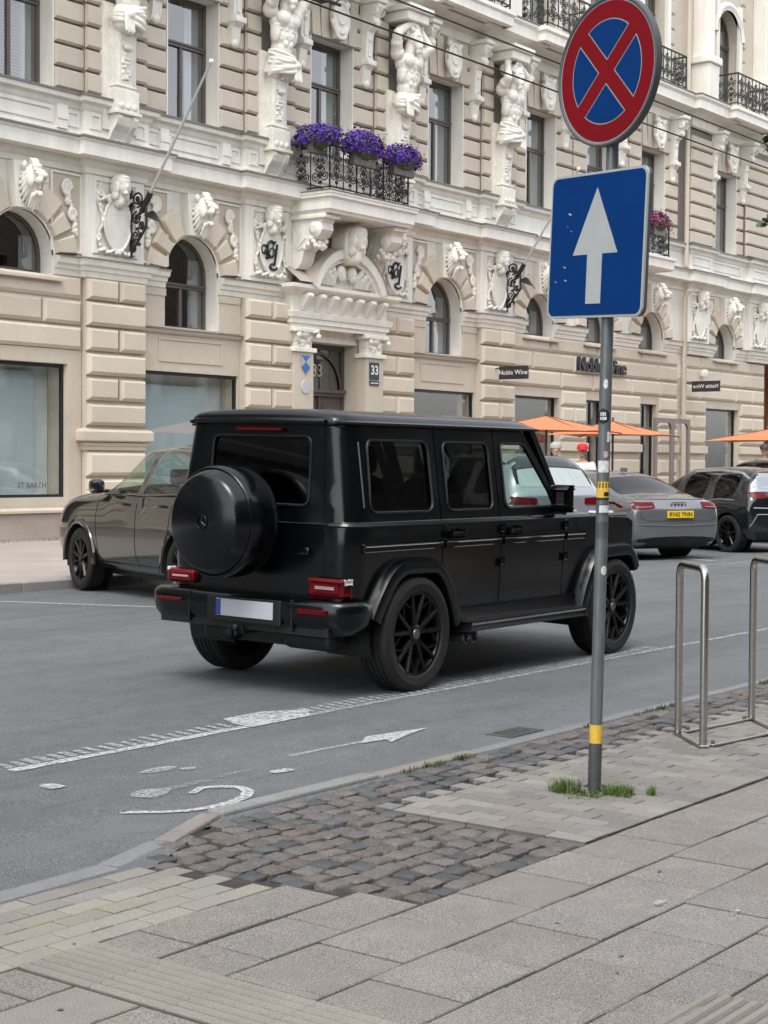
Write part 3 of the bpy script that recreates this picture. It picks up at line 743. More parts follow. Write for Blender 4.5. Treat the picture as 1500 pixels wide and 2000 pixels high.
mould('sill_course', PM, [(.02, 7.80), (.12, 7.805), (.12, 7.88), (.07, 7.90), (.07, 8.30), (.10, 8.34), (.13, 8.42), (.22, 8.46), (.24, 8.56), (.0, 8.60)], 'white_paint')
mould('sill_flashing', PM, [(.1, 8.585), (.265, 8.55), (.265, 8.59), (.0, 8.63)], 'ledge_metal')
P2 = brk(.05, .2); mould('upper_cornice', P2, [(.0, 12.30), (.08, 12.34), (.10, 12.55), (.35, 12.68), (.62, 12.72), (.62, 12.98), (.70, 13.05), (.70, 13.12), (.0, 13.2)], 'white_paint')
mould('cornice_flashing', P2, [(.4, 13.155), (.73, 13.12), (.73, 13.15), (.0, 13.24)], 'ledge_metal')
# impost course, broken by the arches
imp = [(.0, 5.12), (.04, 5.14), (.06, 5.24), (.10, 5.26), (.11, 5.33), (.17, 5.36), (.19, 5.44), (.21, 5.455), (.21, 5.475), (.0, 5.505)]
edges_ = []
ks = sorted(BC); last = 10.0
for k in ks:
    xc = BC[k]; hw = .79 if k != 1 else 1.55
    edges_.append((last, xc - hw)); last = xc + hw
edges_.append((last, XE))
for a, c in edges_:
    mould('impost_course', brk(0, .14, None, a, c), imp, 'white_paint'); mould('impost_flashing', brk(0, .14, None, a, c), [(.1, 5.492), (.225, 5.468), (.225, 5.494), (.0, 5.52)], 'ledge_metal')
# frieze panels between cornice and first-floor sill
def framed(x0, x1, z0, z1, y, mt, name='panel', w=.05, d=.025):
    b = MB()
    for (a, c, e, f) in ((x0, x1, z0, z0 + w), (x0, x1, z1 - w, z1), (x0, x0 + w, z0 + w, z1 - w), (x1 - w, x1, z0 + w, z1 - w)): b.box(a, c, y - d, y, e, f)
    return b.obj(name, mt, bld)
for i in range(len(PC) - 1):
    a, c = PC[i] + PH + .1, PC[i + 1] - PH - .1; m = (a + c) / 2
    for x0, x1 in ((a + .02, a + .38), (m - .72, m + .72), (c - .38, c - .02)): framed(x0, x1, 7.97, 8.27, YW - .07, 'white_paint')
    for x in (m - .92, m + .92):
        b = MB(); b.box(x - .12, x + .12, YW - .15, YW - .07, 7.885, 8.33); b.box(x - .13, x + .13, YW - .165, YW - .15, 8.06, 8.20); b.obj('frieze_block', 'white_paint', bld)
for xc in PC:
    for s in (-1, 1): framed(xc + s * .6 - .14, xc + s * .6 + .14, 7.97, 8.27, YW - .21, 'white_paint')
for a, c in ((39.2, 40.1), (40.4, 42.2), (42.5, 43.3), (43.6, 45.5), (47.0, 48.2), (48.6, 50.8), (51.5, 52.7)): framed(a, c, 7.97, 8.27, YW - (.07 if not 46.9 < (a + c) / 2 < 48.3 and (a + c) / 2 < 51.6 else .21), 'white_paint')

# rusticated blocks ----------------------------------------------------
_bc = {}
def block(x0, x1, z0, z1, y, d=.125, c=.065, mt='block_paint', name='block', sides=(1, 1)):
    # chamfered stone proud of plane y
    w, h = round(x1 - x0, 3), round(z1 - z0, 3); key = (w, h, d, c, mt, sides)
    if key not in _bc:
        m = MB(); cl, cr = c * sides[0], c * sides[1]
        m.add([(-w / 2, 0, -h / 2), (w / 2, 0, -h / 2), (w / 2, 0, h / 2), (-w / 2, 0, h / 2), (-w / 2, -d * .45, -h / 2), (w / 2, -d * .45, -h / 2), (w / 2, -d * .45, h / 2), (-w / 2, -d * .45, h / 2),
               (-w / 2 + cl, -d, -h / 2 + c), (w / 2 - cr, -d, -h / 2 + c), (w / 2 - cr, -d, h / 2 - c * .8), (-w / 2 + cl, -d, h / 2 - c * .8)],
              [(0, 1, 5, 4), (1, 2, 6, 5), (2, 3, 7, 6), (3, 0, 4, 7), (4, 5, 9, 8), (5, 6, 10, 9), (6, 7, 11, 10), (7, 4, 8, 11), (8, 9, 10, 11)])
        _bc[key] = m.mesh(name, mt)
    return link(name, _bc[key], bld, ((x0 + x1) / 2, y, (z0 + z1) / 2))
RW = [(4.715, 5.115), (4.215, 4.665), (3.735, 4.165), (3.265, 3.67), (2.775, 3.20), (2.29, 2.70), (1.31, 1.76), (.82, 1.24)]
def pier(x0, x1, split=True, d=.14):
    b = MB(); b.box(x0 + .02, x1 - .02, YW - d, YW, .66, 5.12); b.obj('pier', 'facade_paint', bld)
    for i, (z0, z1) in enumerate(RW):
        if split and i in (0, 2, 4):
            m = (x0 + x1) / 2 + .05; block(x0, m - .02, z0, z1, YW - d); block(m + .02, x1, z0, z1, YW - d)
        else: block(x0, x1, z0, z1, YW - d)
    b = MB(); b.molding([(x0 - .0, YW), (x0 - .0, YW - d), (x1, YW - d), (x1, YW)], [(.0, 1.96), (.13, 1.975), (.15, 2.0), (.15, 2.16), (.12, 2.20), (.0, 2.235)]); b.obj('pier_band', 'block_paint', bld)
    b = MB(); b.molding([(x0 + .03, YW), (x0 + .03, YW - d), (x1 - .03, YW - d), (x1 - .03, YW)], [(.0, 1.80), (.05, 1.81), (.05, 1.87), (.08, 1.90), (.08, 1.955), (.0, 1.96)]); b.obj('pier_band', 'facade_paint', bld)
for xc in PC: pier(xc - PH, xc + PH)
# continuous courses over the shops of bay -1 and from the wine shop to the right end
def course(x0, x1, rows, cuts, y=YW, d=.09):
    for r, i in enumerate(rows):
        z0, z1 = RW[i]; xs = [x0] + [c for c in cuts[r % len(cuts)] if x0 + .2 < c < x1 - .2] + [x1]
        for a, c in zip(xs[:-1], xs[1:]): block(a + .015, c - .015, z0, z1, y, d)
course(13.0, 16.78, (0, 1, 2), [[], [14.5], []]); course(18.4, PC[2] - PH - .01, (0, 1, 2), [[], [20.35], []])
course(36.60, 46.35, (0, 1, 2), [[38.6, 41.2, 43.9], [37.7, 39.9, 42.6, 45.0], [39.2, 41.0, 43.3, 45.2]])
course(46.65, 52.9, (0, 1, 2), [[47.9, 50.2, 51.8], [49.4, 51.0], [47.9, 50.6, 51.9]])
for a, c in ((39.28, 40.64), (41.83, 43.90), (45.13, 46.35), (46.65, 48.37), (51.03, 52.9)):
    for i in (3, 4, 5, 6, 7):
        if i == 4 and c - a > 1.3: m = a + (c - a) * .5; block(a, m - .015, *RW[i], YW, .09); block(m + .015, c, *RW[i], YW, .09)
        else: block(a, c, *RW[i], YW, .09)
    b = MB(); b.cbox(a - .03, c + .03, YW - .14, YW, 1.97, 2.21, .02); b.obj('pier_band', 'block_paint', bld)
for x0, x1 in ((20.99, PC[2] - PH),): 
    b = MB(); b.box(x0, x1, YW - .03, YW, .7, 3.72); b.obj('jamb', 'facade_paint', bld)
b = MB(); b.box(18.5, 20.99, YW - .03, YW, 3.45, 3.72); b.obj('lintel', 'facade_paint', bld)
# lintel zone of the two tall-arch bays
for k in (0, 2):
    xc = BC[k]
    framed(xc - .95, xc + .95, 3.64, 4.13, YW, 'facade_paint', 'panel', .045, .02)
    b = MB(); b.molding([(xc - 1.48, YW), (xc + 1.48, YW)], [(.0, 4.20), (.05, 4.215), (.09, 4.25), (.10, 4.285), (.0, 4.315)]); b.obj('arch_sill', 'facade_paint', bld)
    b = MB(); b.molding([(xc - 1.5, YW), (xc + 1.5, YW)], [(.05, 4.29), (.12, 4.288), (.12, 4.297), (.0, 4.33)]); b.obj('sill_flashing', 'ledge_metal', bld)
    for s in (-1, 1):
        a, c = sorted((xc + s * .79, xc + s * 1.46)); b = MB(); b.box(a + .05, c - .02, YW - .04, YW, 4.33, 4.97); b.box(a + .03, c, YW - .06, YW, 4.97, 5.12); b.obj('arch_pilaster', 'facade_paint', bld)
for k in (-2, -1, 3, 4, 5, 6):
    xc = BC[k]; b = MB(); b.add([(xc - .85, YW + .3, 5.13), (xc + .85, YW + .3, 5.13), (xc + .95, YW - .2, 5.0), (xc - .95, YW - .2, 5.0), (xc + .95, YW - .2, 4.985), (xc - .95, YW - .2, 4.985)], [(0, 1, 2, 3), (3, 2, 4, 5)]); b.obj('sill_flashing', 'plinth_stone', bld)
# voussoirs and keystone blocks round the arches
def vouss(xc, a0, a1, r0, r1, d, y=YW):
    m = MB(); n = 4; c = .045; g = .018; vs = []
    def P(a, r, yy): return (xc + r * cos(a), yy, ZSP + r * sin(a))
    A0, A1 = a0 + g / r1, a1 - g / r1; ca = c / r1
    for i in range(n + 1):
        a = A0 + (A1 - A0) * i / n; ai = A0 + ca + (A1 - A0 - 2 * ca) * i / n
        vs += [P(a, r0, y), P(a, r0, y - d * .5), P(ai, r0 + c, y - d), P(ai, r1 - c, y - d), P(a, r1, y - d * .5), P(a, r1, y)]
    fs = [(i * 6 + k, (i + 1) * 6 + k, (i + 1) * 6 + k + 1, i * 6 + k + 1) for i in range(n) for k in range(5)] + [range(6), [n * 6 + k for k in range(5, -1, -1)]]
    m.add(vs, fs); return m.obj('voussoir', 'block_paint', bld)
for k, xc in BC.items():
    if k == 1: continue
    for s in (0, 1):
        for a0, a1, r1 in ((.03, .36, 1.34), (.40, .74, 1.30), (.78, 1.22, 1.40)):
            if s: a0, a1 = pi - a1, pi - a0
            vouss(xc, a0, a1, .80, r1, .13)
    b = MB(); b.prism([(xc - .26, 6.26), (xc + .26, 6.26), (xc + .33, 7.1), (xc - .33, 7.1)], YW - .22, YW); b.obj('keystone', 'white_paint', bld)
    b = MB(); n = 16      # inner rim
    b.lathe([(.775, 0), (.83, 0), (.83, -.05), (.80, -.06), (.775, -.05)], (xc, YW, ZSP), 'y', 20, 0, pi); b.obj('arch_rim', 'white_paint', bld, True)
# first-floor rustication beside the windows and on the statue piers
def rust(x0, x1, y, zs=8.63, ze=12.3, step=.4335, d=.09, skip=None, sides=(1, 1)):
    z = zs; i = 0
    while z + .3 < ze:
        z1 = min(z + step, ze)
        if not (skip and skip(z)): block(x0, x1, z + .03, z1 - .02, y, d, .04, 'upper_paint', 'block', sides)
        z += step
for i, xc in enumerate(PC):
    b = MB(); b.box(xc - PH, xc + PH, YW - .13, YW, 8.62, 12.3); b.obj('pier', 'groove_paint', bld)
    rust(xc - PH - .01, xc - .36, YW - .13, sides=(0, 0)); rust(xc + .36, xc + PH + .01, YW - .13, sides=(0, 0))
ce = sorted(BC.values())
for k, xc in BC.items():
    for s in (-1, 1):
        if k <= 3:
            a, c = sorted((xc + s * .80, xc + s * (4.55 / 2 - PH + .005)))
        else: a, c = sorted((xc + s * .80, xc + s * (1.58 if k < 6 else 1.25)))
        if k == 3 and s == 1: c = xc + 1.58
        rust(a, c, YW, sides=(1, 0) if s > 0 else (0, 1))
        b = MB(); b.box(xc + s * .765 - .015, xc + s * .765 + .015, YW - .05, YW - .002, 8.64, 11.3); b.obj('window_edge', 'white_paint', bld)
    # flat arch over the window
    for j in range(-2, 3):
        x0, x1 = xc + j * .32 - .155, xc + j * .32 + .155; b = MB(); sl = .05 * j
        b.prism([(x0 + .012, 11.26), (x1 - .012, 11.26), (x1 + sl - .012, 12.28), (x0 + sl + .012, 12.28)], YW - (.12 if j else .2), YW - .002); o = b.obj('lintel_stone', 'upper_paint', bld)
for a, c in ((46.85, 48.4), (51.0, 52.9)):
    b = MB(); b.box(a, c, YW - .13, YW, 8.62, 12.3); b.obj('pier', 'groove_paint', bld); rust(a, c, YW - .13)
# second floor: grooved wall and white window surrounds
for k, xc in BC.items():
    for s in (-1, 1):
        b = MB(); b.box(xc + s * .86 - .12, xc + s * .86 + .12, YW - .10, YW - .002, 13.2, 16.9); b.obj('window_jamb', 'white_paint', bld)
        a, c = sorted((xc + s * 1.0, xc + s * (1.5 if k < 4 else 1.35)))
        rust(a, c, YW, 13.25, 17.5, .47, .05)
for xc in PC + [47.5, 52.0]:
    b = MB(); b.cbox(xc - .36, xc + .36, YW - .62, YW, 13.2, 14.35, .02); b.cbox(xc - .45, xc + .45, YW - .7, YW, 14.35, 14.6, .04); b.cbox(xc - .28, xc + .28, YW - .5, YW, 14.6, 18.6, .02); b.obj('pilaster', 'white_paint', bld)
b = MB(); xc = BC[6]; b.lathe([(.86, 0), (1.12, 0), (1.12, -.12), (1.0, -.16), (.9, -.1), (.86, -.1)], (xc, YW, 15.75), 'y', 20, 0, pi); b.obj('arch_surround', 'white_paint', bld, True)
# downpipe
dp = MB(); dp.tube([(46.5, YW - .35, 7.12), (46.5, YW - .2, 6.9), (46.5, YW - .2, .2)], .075, 10); dp.tube([(46.5, YW - .22, 12.6), (46.5, YW - .22, 7.85)], .075, 10); dp.tube([(46.5, YW - .22, 19), (46.5, YW - .22, 13.3)], .075, 10)
tag(dp.obj('downpipe', 'facade_paint', None, True), 'beige rain downpipe running down the facade beside the wine shop', 'downpipe')
# ---------------------------------------------------------------- sculpted ornament of the building
def mir(p): return (-p[0], p[1], p[2])
def atlas_mesh():
    # bearded man carved from the waist up, arms raised over the bowed head; y = 0 is the wall, -y outwards
    b = MB(); r = random.Random(3)
    b.ball((0, -.30, .02), (.33, .24, .22)); b.ball((0, -.33, .28), (.27, .20, .26)); b.ball((0, -.36, .52), (.32, .22, .26)); b.ball((.02, -.38, .80), (.40, .24, .26))
    for s in (-1, 1):
        b.ball((s * .17, -.53, .84), (.19, .12, .15)); b.ball((s * .08, -.52, .50), (.075, .06, .09)); b.ball((s * .08, -.51, .35), (.07, .06, .08)); b.ball((s * .08, -.52, .62), (.08, .06, .07))
        b.ball((s * .28, -.40, .58), (.09, .13, .22)); b.ball((s * .40, -.36, 1.0), (.16, .17, .17))
        b.ball((s * .24, -.44, .70), (.12, .1, .05)); b.ball((s * .22, -.46, .62), (.11, .08, .035))
    # arms
    b.caps((.42, -.36, 1.02), (.60, -.50, 1.36), .145, .115); b.caps((.60, -.50, 1.38), (.16, -.52, 1.66), .11, .075); b.ball((.08, -.52, 1.67), (.13, .10, .07)); b.ball((.52, -.43, 1.2), (.15, .14, .15))
    b.caps((-.42, -.36, 1.02), (-.54, -.62, 1.22), .145, .11); b.caps((-.54, -.62, 1.22), (-.36, -.48, 1.62), .105, .075); b.ball((-.33, -.48, 1.68), (.09, .1, .10)); b.ball((-.48, -.48, 1.12), (.15, .14, .14))
    for i in range(4): b.caps((.02 - .03 * i, -.56, 1.70 - .035 * i), (-.10 - .02 * i, -.60, 1.68 - .04 * i), .028, .022, 6)
    # neck, head, face, beard, hair
    b.caps((.02, -.40, 1.02), (.0, -.48, 1.28), .14, .13); b.ball((-.02, -.54, 1.36), (.165, .20, .22)); b.ball((-.03, -.74, 1.30), (.035, .05, .07)); b.ball((-.02, -.70, 1.41), (.12, .05, .03))
    b.ball((-.03, -.68, 1.19), (.10, .09, .11)); b.ball((-.03, -.66, 1.08), (.07, .07, .08))
    for i in range(26):
        a = r.uniform(-.3, pi + .3); b.ball((-.02 + .19 * cos(a), -.48 + r.uniform(-.12, .1), 1.42 + .16 * sin(a)), r.uniform(.04, .07), 7, 5)
    # block on the shoulders under the cornice
    b.ball((0, -.3, 1.55), (.32, .2, .2))
    # drapery
    b.ball((0, -.32, -.06), (.37, .30, .17)); b.ball((.1, -.36, -.2), (.24, .22, .16)); b.ball((-.2, -.30, -.16), (.18, .2, .2))
    for i in range(9):
        pts = []
        for q in range(15):
            t = q / 14; a = pi + pi * t; k = 1 + .05 * sin(i * 1.9 + q * .5); pts.append((.355 * cos(a) * k, -.28 + .335 * sin(a) * k, .20 - .062 * i * (1 - .72 * t) - .20 * t + .015 * sin(i * 2.3 + q * .8)))
        b.tube(pts, [.030 + .012 * sin(pi * q / 14) for q in range(15)], 7)
    for i in range(5): b.caps((.16 + .035 * i, -.58, -.05), (.12 + .05 * i, -.62, -.36 - .03 * (i % 2)), .045, .03, 7)
    b.ball((.2, -.60, -.06), (.10, .08, .09))
    for i in range(4): b.caps((-.30, -.30 - .05 * i, .1 - .02 * i), (-.36, -.20 - .06 * i, -.22), .05, .035, 7)
    return sculpt(b, .0135, 'plaster', 'atlas_statue', 1)
AT = atlas_mesh()
def atlas_mesh2():
    me = AT.copy(); me.name = 'atlas_statue'; me.transform(Matrix.Scale(-1, 4, (1, 0, 0))); me.flip_normals(); return me
AT2 = atlas_mesh2()
def herm():
    # tapering carved shaft that carries the statue, with plinth and scrolled console below; z = 0 at the waist
    b = MB(); n = 10; vs = []
    for i in range(n + 1):
        t = i / n; z = -1.32 + 1.32 * t; w = .21 + .06 * t; d = .26 + .05 * t + .09 * t ** 2.5
        vs += [(-w, .0, z), (-w, -d, z), (-w + .06, -d - .03, z), (w - .06, -d - .03, z), (w, -d, z), (w, 0, z)]
    b.add(vs, [(i * 6 + k, (i + 1) * 6 + k, (i + 1) * 6 + k + 1, i * 6 + k + 1) for i in range(n) for k in range(5)])
    b.box(-.43, .43, -.14, 0, -2.2, .25)
    for z0, z1, w, d in ((-1.42, -1.36, .25, .30), (-1.36, -1.32, .27, .33), (-1.83, -1.42, .30, .37)): b.cbox(-w, w, -d, 0, z0, z1, .012)
    b.cbox(-.34, .34, -.41, 0, -1.90, -1.83, .012)
    for x in (-.17, 0, .17): b.ball((x, -.38, -1.74), (.065, .035, .065), 12, 8)
    # console
    prof = [(0, -1.90), (-.36, -1.90), (-.38, -1.98), (-.33, -2.10), (-.22, -2.22), (-.14, -2.36), (-.10, -2.44), (0, -2.46)]
    for x0, x1, k in ((-.27, -.15, 1), (-.15, .15, .88), (.15, .27, 1)): b.prism([(y * k, z) for y, z in prof], x0, x1, 'x')
    m = b.mesh('herm_shaft', 'plaster'); 
    c = MB()     # relief on the shaft face
    for z, w, d in ((-.26, .10, .40), (-.55, .13, .365)): c.box(-w, w, -d - .02, -d + .06, z - .03, z + .03); c.ball((0, -d, z - .05), (w * .9, .05, .06))
    rr = random.Random(9)
    for i in range(40): z = rr.uniform(-1.2, -.66); c.ball((rr.uniform(-.10, .10), -.31 - .11 * ((z + 1.32) / 1.32) ** 2.5, z), (rr.uniform(.02, .04), .03, rr.uniform(.02, .045)), 7, 5)
    c.lathe([(.0, -.44), (.09, -.44), (.11, -.42), (.11, -.38)], (0, 0, -.12), 'y', 12, 0, pi)
    return m, c.mesh('shaft_relief', 'plaster', True)
HM, HR = herm()
for i, xc in enumerate(PC):
    o = link('atlas_statue', AT if i % 2 == 1 else AT2, bld, (xc, YW - .13, 10.24), None, (1.0, 1.05, 1.06))
    h = link('herm_shaft', HM, bld, (xc, YW - .13, 10.22)); tag(link('shaft_relief', HR, bld, (xc, YW - .13, 10.22)), kind='stuff')
    b = MB(); b.cbox(xc - .42, xc + .42, YW - .85, YW, 12.06, 12.28, .02); b.cbox(xc - .5, xc + .5, YW - .95, YW, 12.28, 12.42, .02); b.obj('abacus', 'white_paint', bld)
# lion heads on the keystones
def lion():
    b = MB(); r = random.Random(4)
    b.ball((0, -.16, .02), (.20, .18, .25)); b.caps((0, -.22, .16), (0, -.47, .07), .085, .075); b.ball((0, -.54, .055), (.07, .045, .045)); b.ball((0, -.30, .22), (.12, .10, .06))
    for s in (-1, 1):
        b.ball((s * .075, -.44, -.02), (.065, .10, .06)); b.ball((s * .10, -.35, .155), (.055, .05, .026)); b.ball((s * .10, -.385, .105), (.03, .02, .02)); b.ball((s * .19, -.14, .25), (.055, .05, .07)); b.ball((s * .15, -.26, -.02), (.07, .10, .11))
        for k in range(9):
            a = 1.45 - k * .34; x0, z0 = s * .15 * cos(a), .03 + .20 * sin(a); b.caps((x0 * 1.05, -.20, z0), (s * .235 * cos(a), -.04, .02 + .30 * sin(a) - .10), .055, .026, 8)
        b.caps((s * .06, -.45, -.10), (s * .05, -.44, -.17), .018, .008, 6)
    b.ball((0, -.32, -.21), (.075, .13, .04)); b.ball((0, -.40, -.235), (.055, .05, .045)); b.ball((0, -.22, .30), (.10, .12, .07))
    for k in range(5): b.caps((-.10 + .05 * k, -.28, -.25), (-.11 + .055 * k, -.16, -.48 + .03 * abs(k - 2)), .045, .022, 8)
    for k in range(4): b.caps((-.06 + .04 * k, -.30, .24), (-.09 + .06 * k, -.20, .36), .035, .018, 7)
    return sculpt(b, .0115, 'plaster', 'lion_head', 1)
LI = lion()
def woman(mantle=True):
    b = MB(); r = random.Random(6)
    b.ball((0, -.17, 0), (.135, .16, .185)); b.ball((0, -.31, -.02), (.025, .04, .045)); b.ball((0, -.29, -.09), (.045, .03, .02)); b.ball((0, -.28, -.14), (.05, .05, .04))
    for s in (-1, 1): b.ball((s * .05, -.30, .035), (.035, .02, .012)); b.ball((s * .14, -.14, -.02), (.06, .12, .16)); b.ball((s * .13, -.13, -.18), (.07, .09, .10))
    b.ball((0, -.14, .09), (.19, .19, .16)); b.ball((0, -.20, .15), (.15, .13, .07)); b.caps((0, -.13, -.10), (0, -.10, -.30), .085, .12)
    return sculpt(b, .010, 'plaster', 'mask_head', 1)
WH = woman()
def cartouche():
    b = MB(); r = random.Random(2); n = 20
    b.prism([(.33 * cos(2 * pi * i / n) * (1 - .12 * max(0, -sin(2 * pi * i / n))), -.12 + .52 * sin(2 * pi * i / n)) for i in range(n)], -.07, 0)
    b.tube([(.33 * cos(2 * pi * i / n) * (1 - .12 * max(0, -sin(2 * pi * i / n))), -.07, -.12 + .52 * sin(2 * pi * i / n)) for i in range(n)], .025, 6, True)
    for s in (-1, 1):
        for k in range(34):
            t = k / 33; z = .62 - 1.28 * t; x = .40 + .06 * sin(t * 9) - (.18 * max(0, t - .8) / .2) * .5
            an = r.uniform(-1, 1) + (1.2 if k % 2 else -.9); LL = r.uniform(.06, .11); b.caps((s * x, -.03, z), (s * (x + LL * cos(an) * .6 - .02), -.09, z + LL * sin(an)), .032, .010, 6)
        for k in range(3): b.caps((s * .2, -.08, .30 + .06 * k), (s * .44, -.09, .5 - .1 * k), .04, .02, 6)
    for k in range(12): b.ball((-.4 + .073 * k, -.05, -.66 + .03 * sin(k * 2)), (.05, .06, .045), 7, 5)
    return sculpt(b, .011, 'plaster', 'cartouche', 0)
CT = cartouche()
for xc in PC + [47.6, 52.2]:
    b = MB(); b.box(xc - PH, xc + PH, YW - .14, YW, 5.52, 7.13); b.obj('cartouche_pier', 'white_paint', bld)
    framed(xc - .60, xc + .60, 5.62, 7.10, YW - .14, 'white_paint', 'panel', .08, .03)
    link('cartouche', CT, bld, (xc, YW - .145, 6.34), None, (1.1, 1, 1)); link('mask_head', WH, bld, (xc, YW - .145, 6.96), None, (1.05, 1.05, 1.0))
def scrollwork(w, h, seed, n=60):
    # foliage relief for spandrels
    b = MB(); r = random.Random(seed)
    for q in range(2):
        cx, cz, R = (.12, h * .32, .16) if q == 0 else (.28, -h * .15, .12)
        pts = [(cx + R * (1 - i / 34) * cos(i * .42), -.04, cz + R * (1 - i / 34) * sin(i * .42)) for i in range(26)]; b.tube(pts, [.045 - .0007 * i for i in range(26)], 6)
    for i in range(n):
        t = r.random(); b.ball((.03 + t * w * .75 + r.uniform(-.05, .05), -.02, h * .5 - t * h * .95 + r.uniform(-.08, .08)), (r.uniform(.03, .06), .055, r.uniform(.03, .07)), 7, 5, Matrix.Rotation(r.uniform(0, 3), 3, 'Y'))
    return sculpt(b, .016, 'plaster', 'spandrel_relief', 1)
SP = scrollwork(.5, 1.0, 8); SP2 = SP.copy(); SP2.transform(Matrix.Scale(-1, 4, (1, 0, 0))); SP2.flip_normals()
for k, xc in BC.items():
    if k == 1: continue
    link('lion_head', LI, bld, (xc, YW - .20, 6.74), None, (.88, .95, 1.12))
    for s in (-1, 1):
        if k >= 4 and k < 6: continue
        b = MB(); b.box(xc + s * 1.10 - .36, xc + s * 1.10 + .36, YW - .02, YW, 5.62, 7.06); b.obj('spandrel', 'facade_paint', bld)
        framed(xc + s * 1.10 - .39, xc + s * 1.10 + .39, 5.58, 7.10, YW - .02, 'white_paint', 'panel', .045, .03)
        link('spandrel_relief', SP if s > 0 else SP2, bld, (xc + s * .98, YW - .03, 6.45), None, (.85, 1, 1.05))
# hanging brackets beside the windows and the shields over them
def bracket():
    b = MB(); prof = [(0, 1.85), (-.52, 1.85), (-.55, 1.76), (-.47, 1.66), (-.40, 1.52), (-.42, 1.40), (-.36, 1.30), (-.24, 1.22), (-.20, 1.0), (-.19, .62), (-.27, .56), (-.27, .44), (-.16, .36), (-.13, .10), (-.08, .0), (0, 0)]
    b.prism(prof, -.13, .13, 'x'); b.cbox(-.19, .19, -.60, 0, 1.85, 1.95, .015); b.cbox(-.16, .16, -.30, 0, .44, .56, .012)
    for s in (-1, 1): b.lathe([(0, s * .16), (.10, s * .16), (.12, s * .13)], (0, -.44, 1.66), 'x', 14)
    b.ball((0, -.10, .02), (.10, .08, .10), 10, 8); b.box(-.05, .05, -.225, -.1, .66, .98); b.ball((0, -.215, 1.05), (.06, .05, .07), 8, 6); b.ball((0, -.43, 1.42), (.12, .06, .10), 8, 6)
    return b.mesh('bracket', 'white_paint', True, 30)
BR = bracket()
def shield():
    b = MB(); n = 18
    b.prism([(.27 * cos(2 * pi * i / n), .02 + .34 * sin(2 * pi * i / n)) for i in range(n)], -.12, 0); b.tube([(.26 * cos(2 * pi * i / n), -.13, .02 + .33 * sin(2 * pi * i / n)) for i in range(n)], .045, 7, True)
    b.ball((0, -.10, .05), (.15, .07, .22)); b.tube([(.13 * cos(2 * pi * i / n), -.15, .05 + .17 * sin(2 * pi * i / n)) for i in range(n)], .022, 6, True)
    for s in (-1, 1): b.caps((s * .27, -.10, -.12), (s * .12, -.12, -.40), .06, .05); b.ball((s * .22, -.12, .34), .08)
    b.box(-.15, .15, -.12, 0, -.44, -.28)
    return sculpt(b, .016, 'plaster', 'window_shield', 1)
SH = shield()
for k, xc in BC.items():
    link('window_shield', SH, bld, (xc, YW - .18, 11.72), None, (1, 1, 1.05))
    for s in (-1, 1):
        if k >= 4 and k < 6 and s < 0: continue
        link('bracket', BR, bld, (xc + s * 1.17, YW - .02, 10.46))
    if k <= 3 or k == 6:
        b = MB(); b.box(xc - 1.42, xc + 1.42, YW - 1.0, YW - .66, 12.76, 12.96); b.molding([(xc - 1.42, YW - .6), (xc - 1.42, YW - 1.0), (xc + 1.42, YW - 1.0), (xc + 1.42, YW - .6)], [(.0, 12.7), (.08, 12.74), (.08, 12.95), (.14, 13.0), (.14, 13.10), (.0, 13.16)]); b.obj('balcony_slab', 'white_paint', bld)
# wrought-iron railings
def spiral(c, r, turns, a0, sgn, plane):
    return [plane(c[0] + r * (1 - t / 26 * .88) * cos(a0 + sgn * turns * 2 * pi * t / 26), c[1] + r * (1 - t / 26 * .88) * sin(a0 + sgn * turns * 2 * pi * t / 26)) for t in range(27)]
def rail_panel(mb, p0, p1, h, rr=.012, rich=True):
    # scroll panel from plan point p0 to p1, base z = p0[2]
    p0, p1 = Vector(p0), Vector(p1); d = p1 - p0; L = d.length; u = d / L
    def PL(s, z): q = p0 + u * s; return (q.x, q.y, q.z + z)
    mb.tube([PL(0, h), PL(L, h)], rr * 1.8, 6); mb.tube([PL(0, .08), PL(L, .08)], rr * 1.2, 6)
    for s in (0, L): mb.tube([PL(s, 0), PL(s, h)], rr * 1.5, 6)
    n = max(1, round(L / .55)); w = L / n
    for i in range(n):
        c = (i + .5) * w
        if i: mb.tube([PL(i * w, .05), PL(i * w, h)], rr * 1.1, 6)
        R = min(w * .24, h * .24)
        for sx in (-1, 1):
            mb.tube(spiral((c + sx * w * .25, h * .34), R, 1.9, pi / 2, sx, PL), rr, 5); mb.tube(spiral((c + sx * w * .24, h * .72), R * .8, 1.7, -pi / 2, -sx, PL), rr * .9, 5)
            mb.tube([PL(c + sx * w * .25, h * .34 + R), PL(c + sx * w * .06, h * .58), PL(c + sx * w * .24, h * .72 - R * .8)], rr, 5)
            if rich:
                for q in range(5):
                    z = h * (.2 + .16 * q); mb.ball(PL(c + sx * w * (.06 + .05 * (q % 2)), z), (rr * 2.2, rr * 1.4, rr * 3), 6, 4)
        mb.tube([PL(c, .08), PL(c, h)], rr * .8, 5)
for k, xc in BC.items():
    if k in (-2, -1, 0, 1): continue
    hw = 1.36 if k <= 3 or k == 6 else 1.0; yf = YW - (1.05 if k <= 3 or k == 6 else .62); zb = 13.16
    b = MB(); rail_panel(b, (xc - hw, yf, zb), (xc + hw, yf, zb), 1.02, .016)
    for s in (-1, 1): rail_panel(b, (xc + s * hw, yf, zb), (xc + s * hw, YW - .1, zb), 1.02, .016)
    b.obj('railing', 'rail_iron', bld, True)

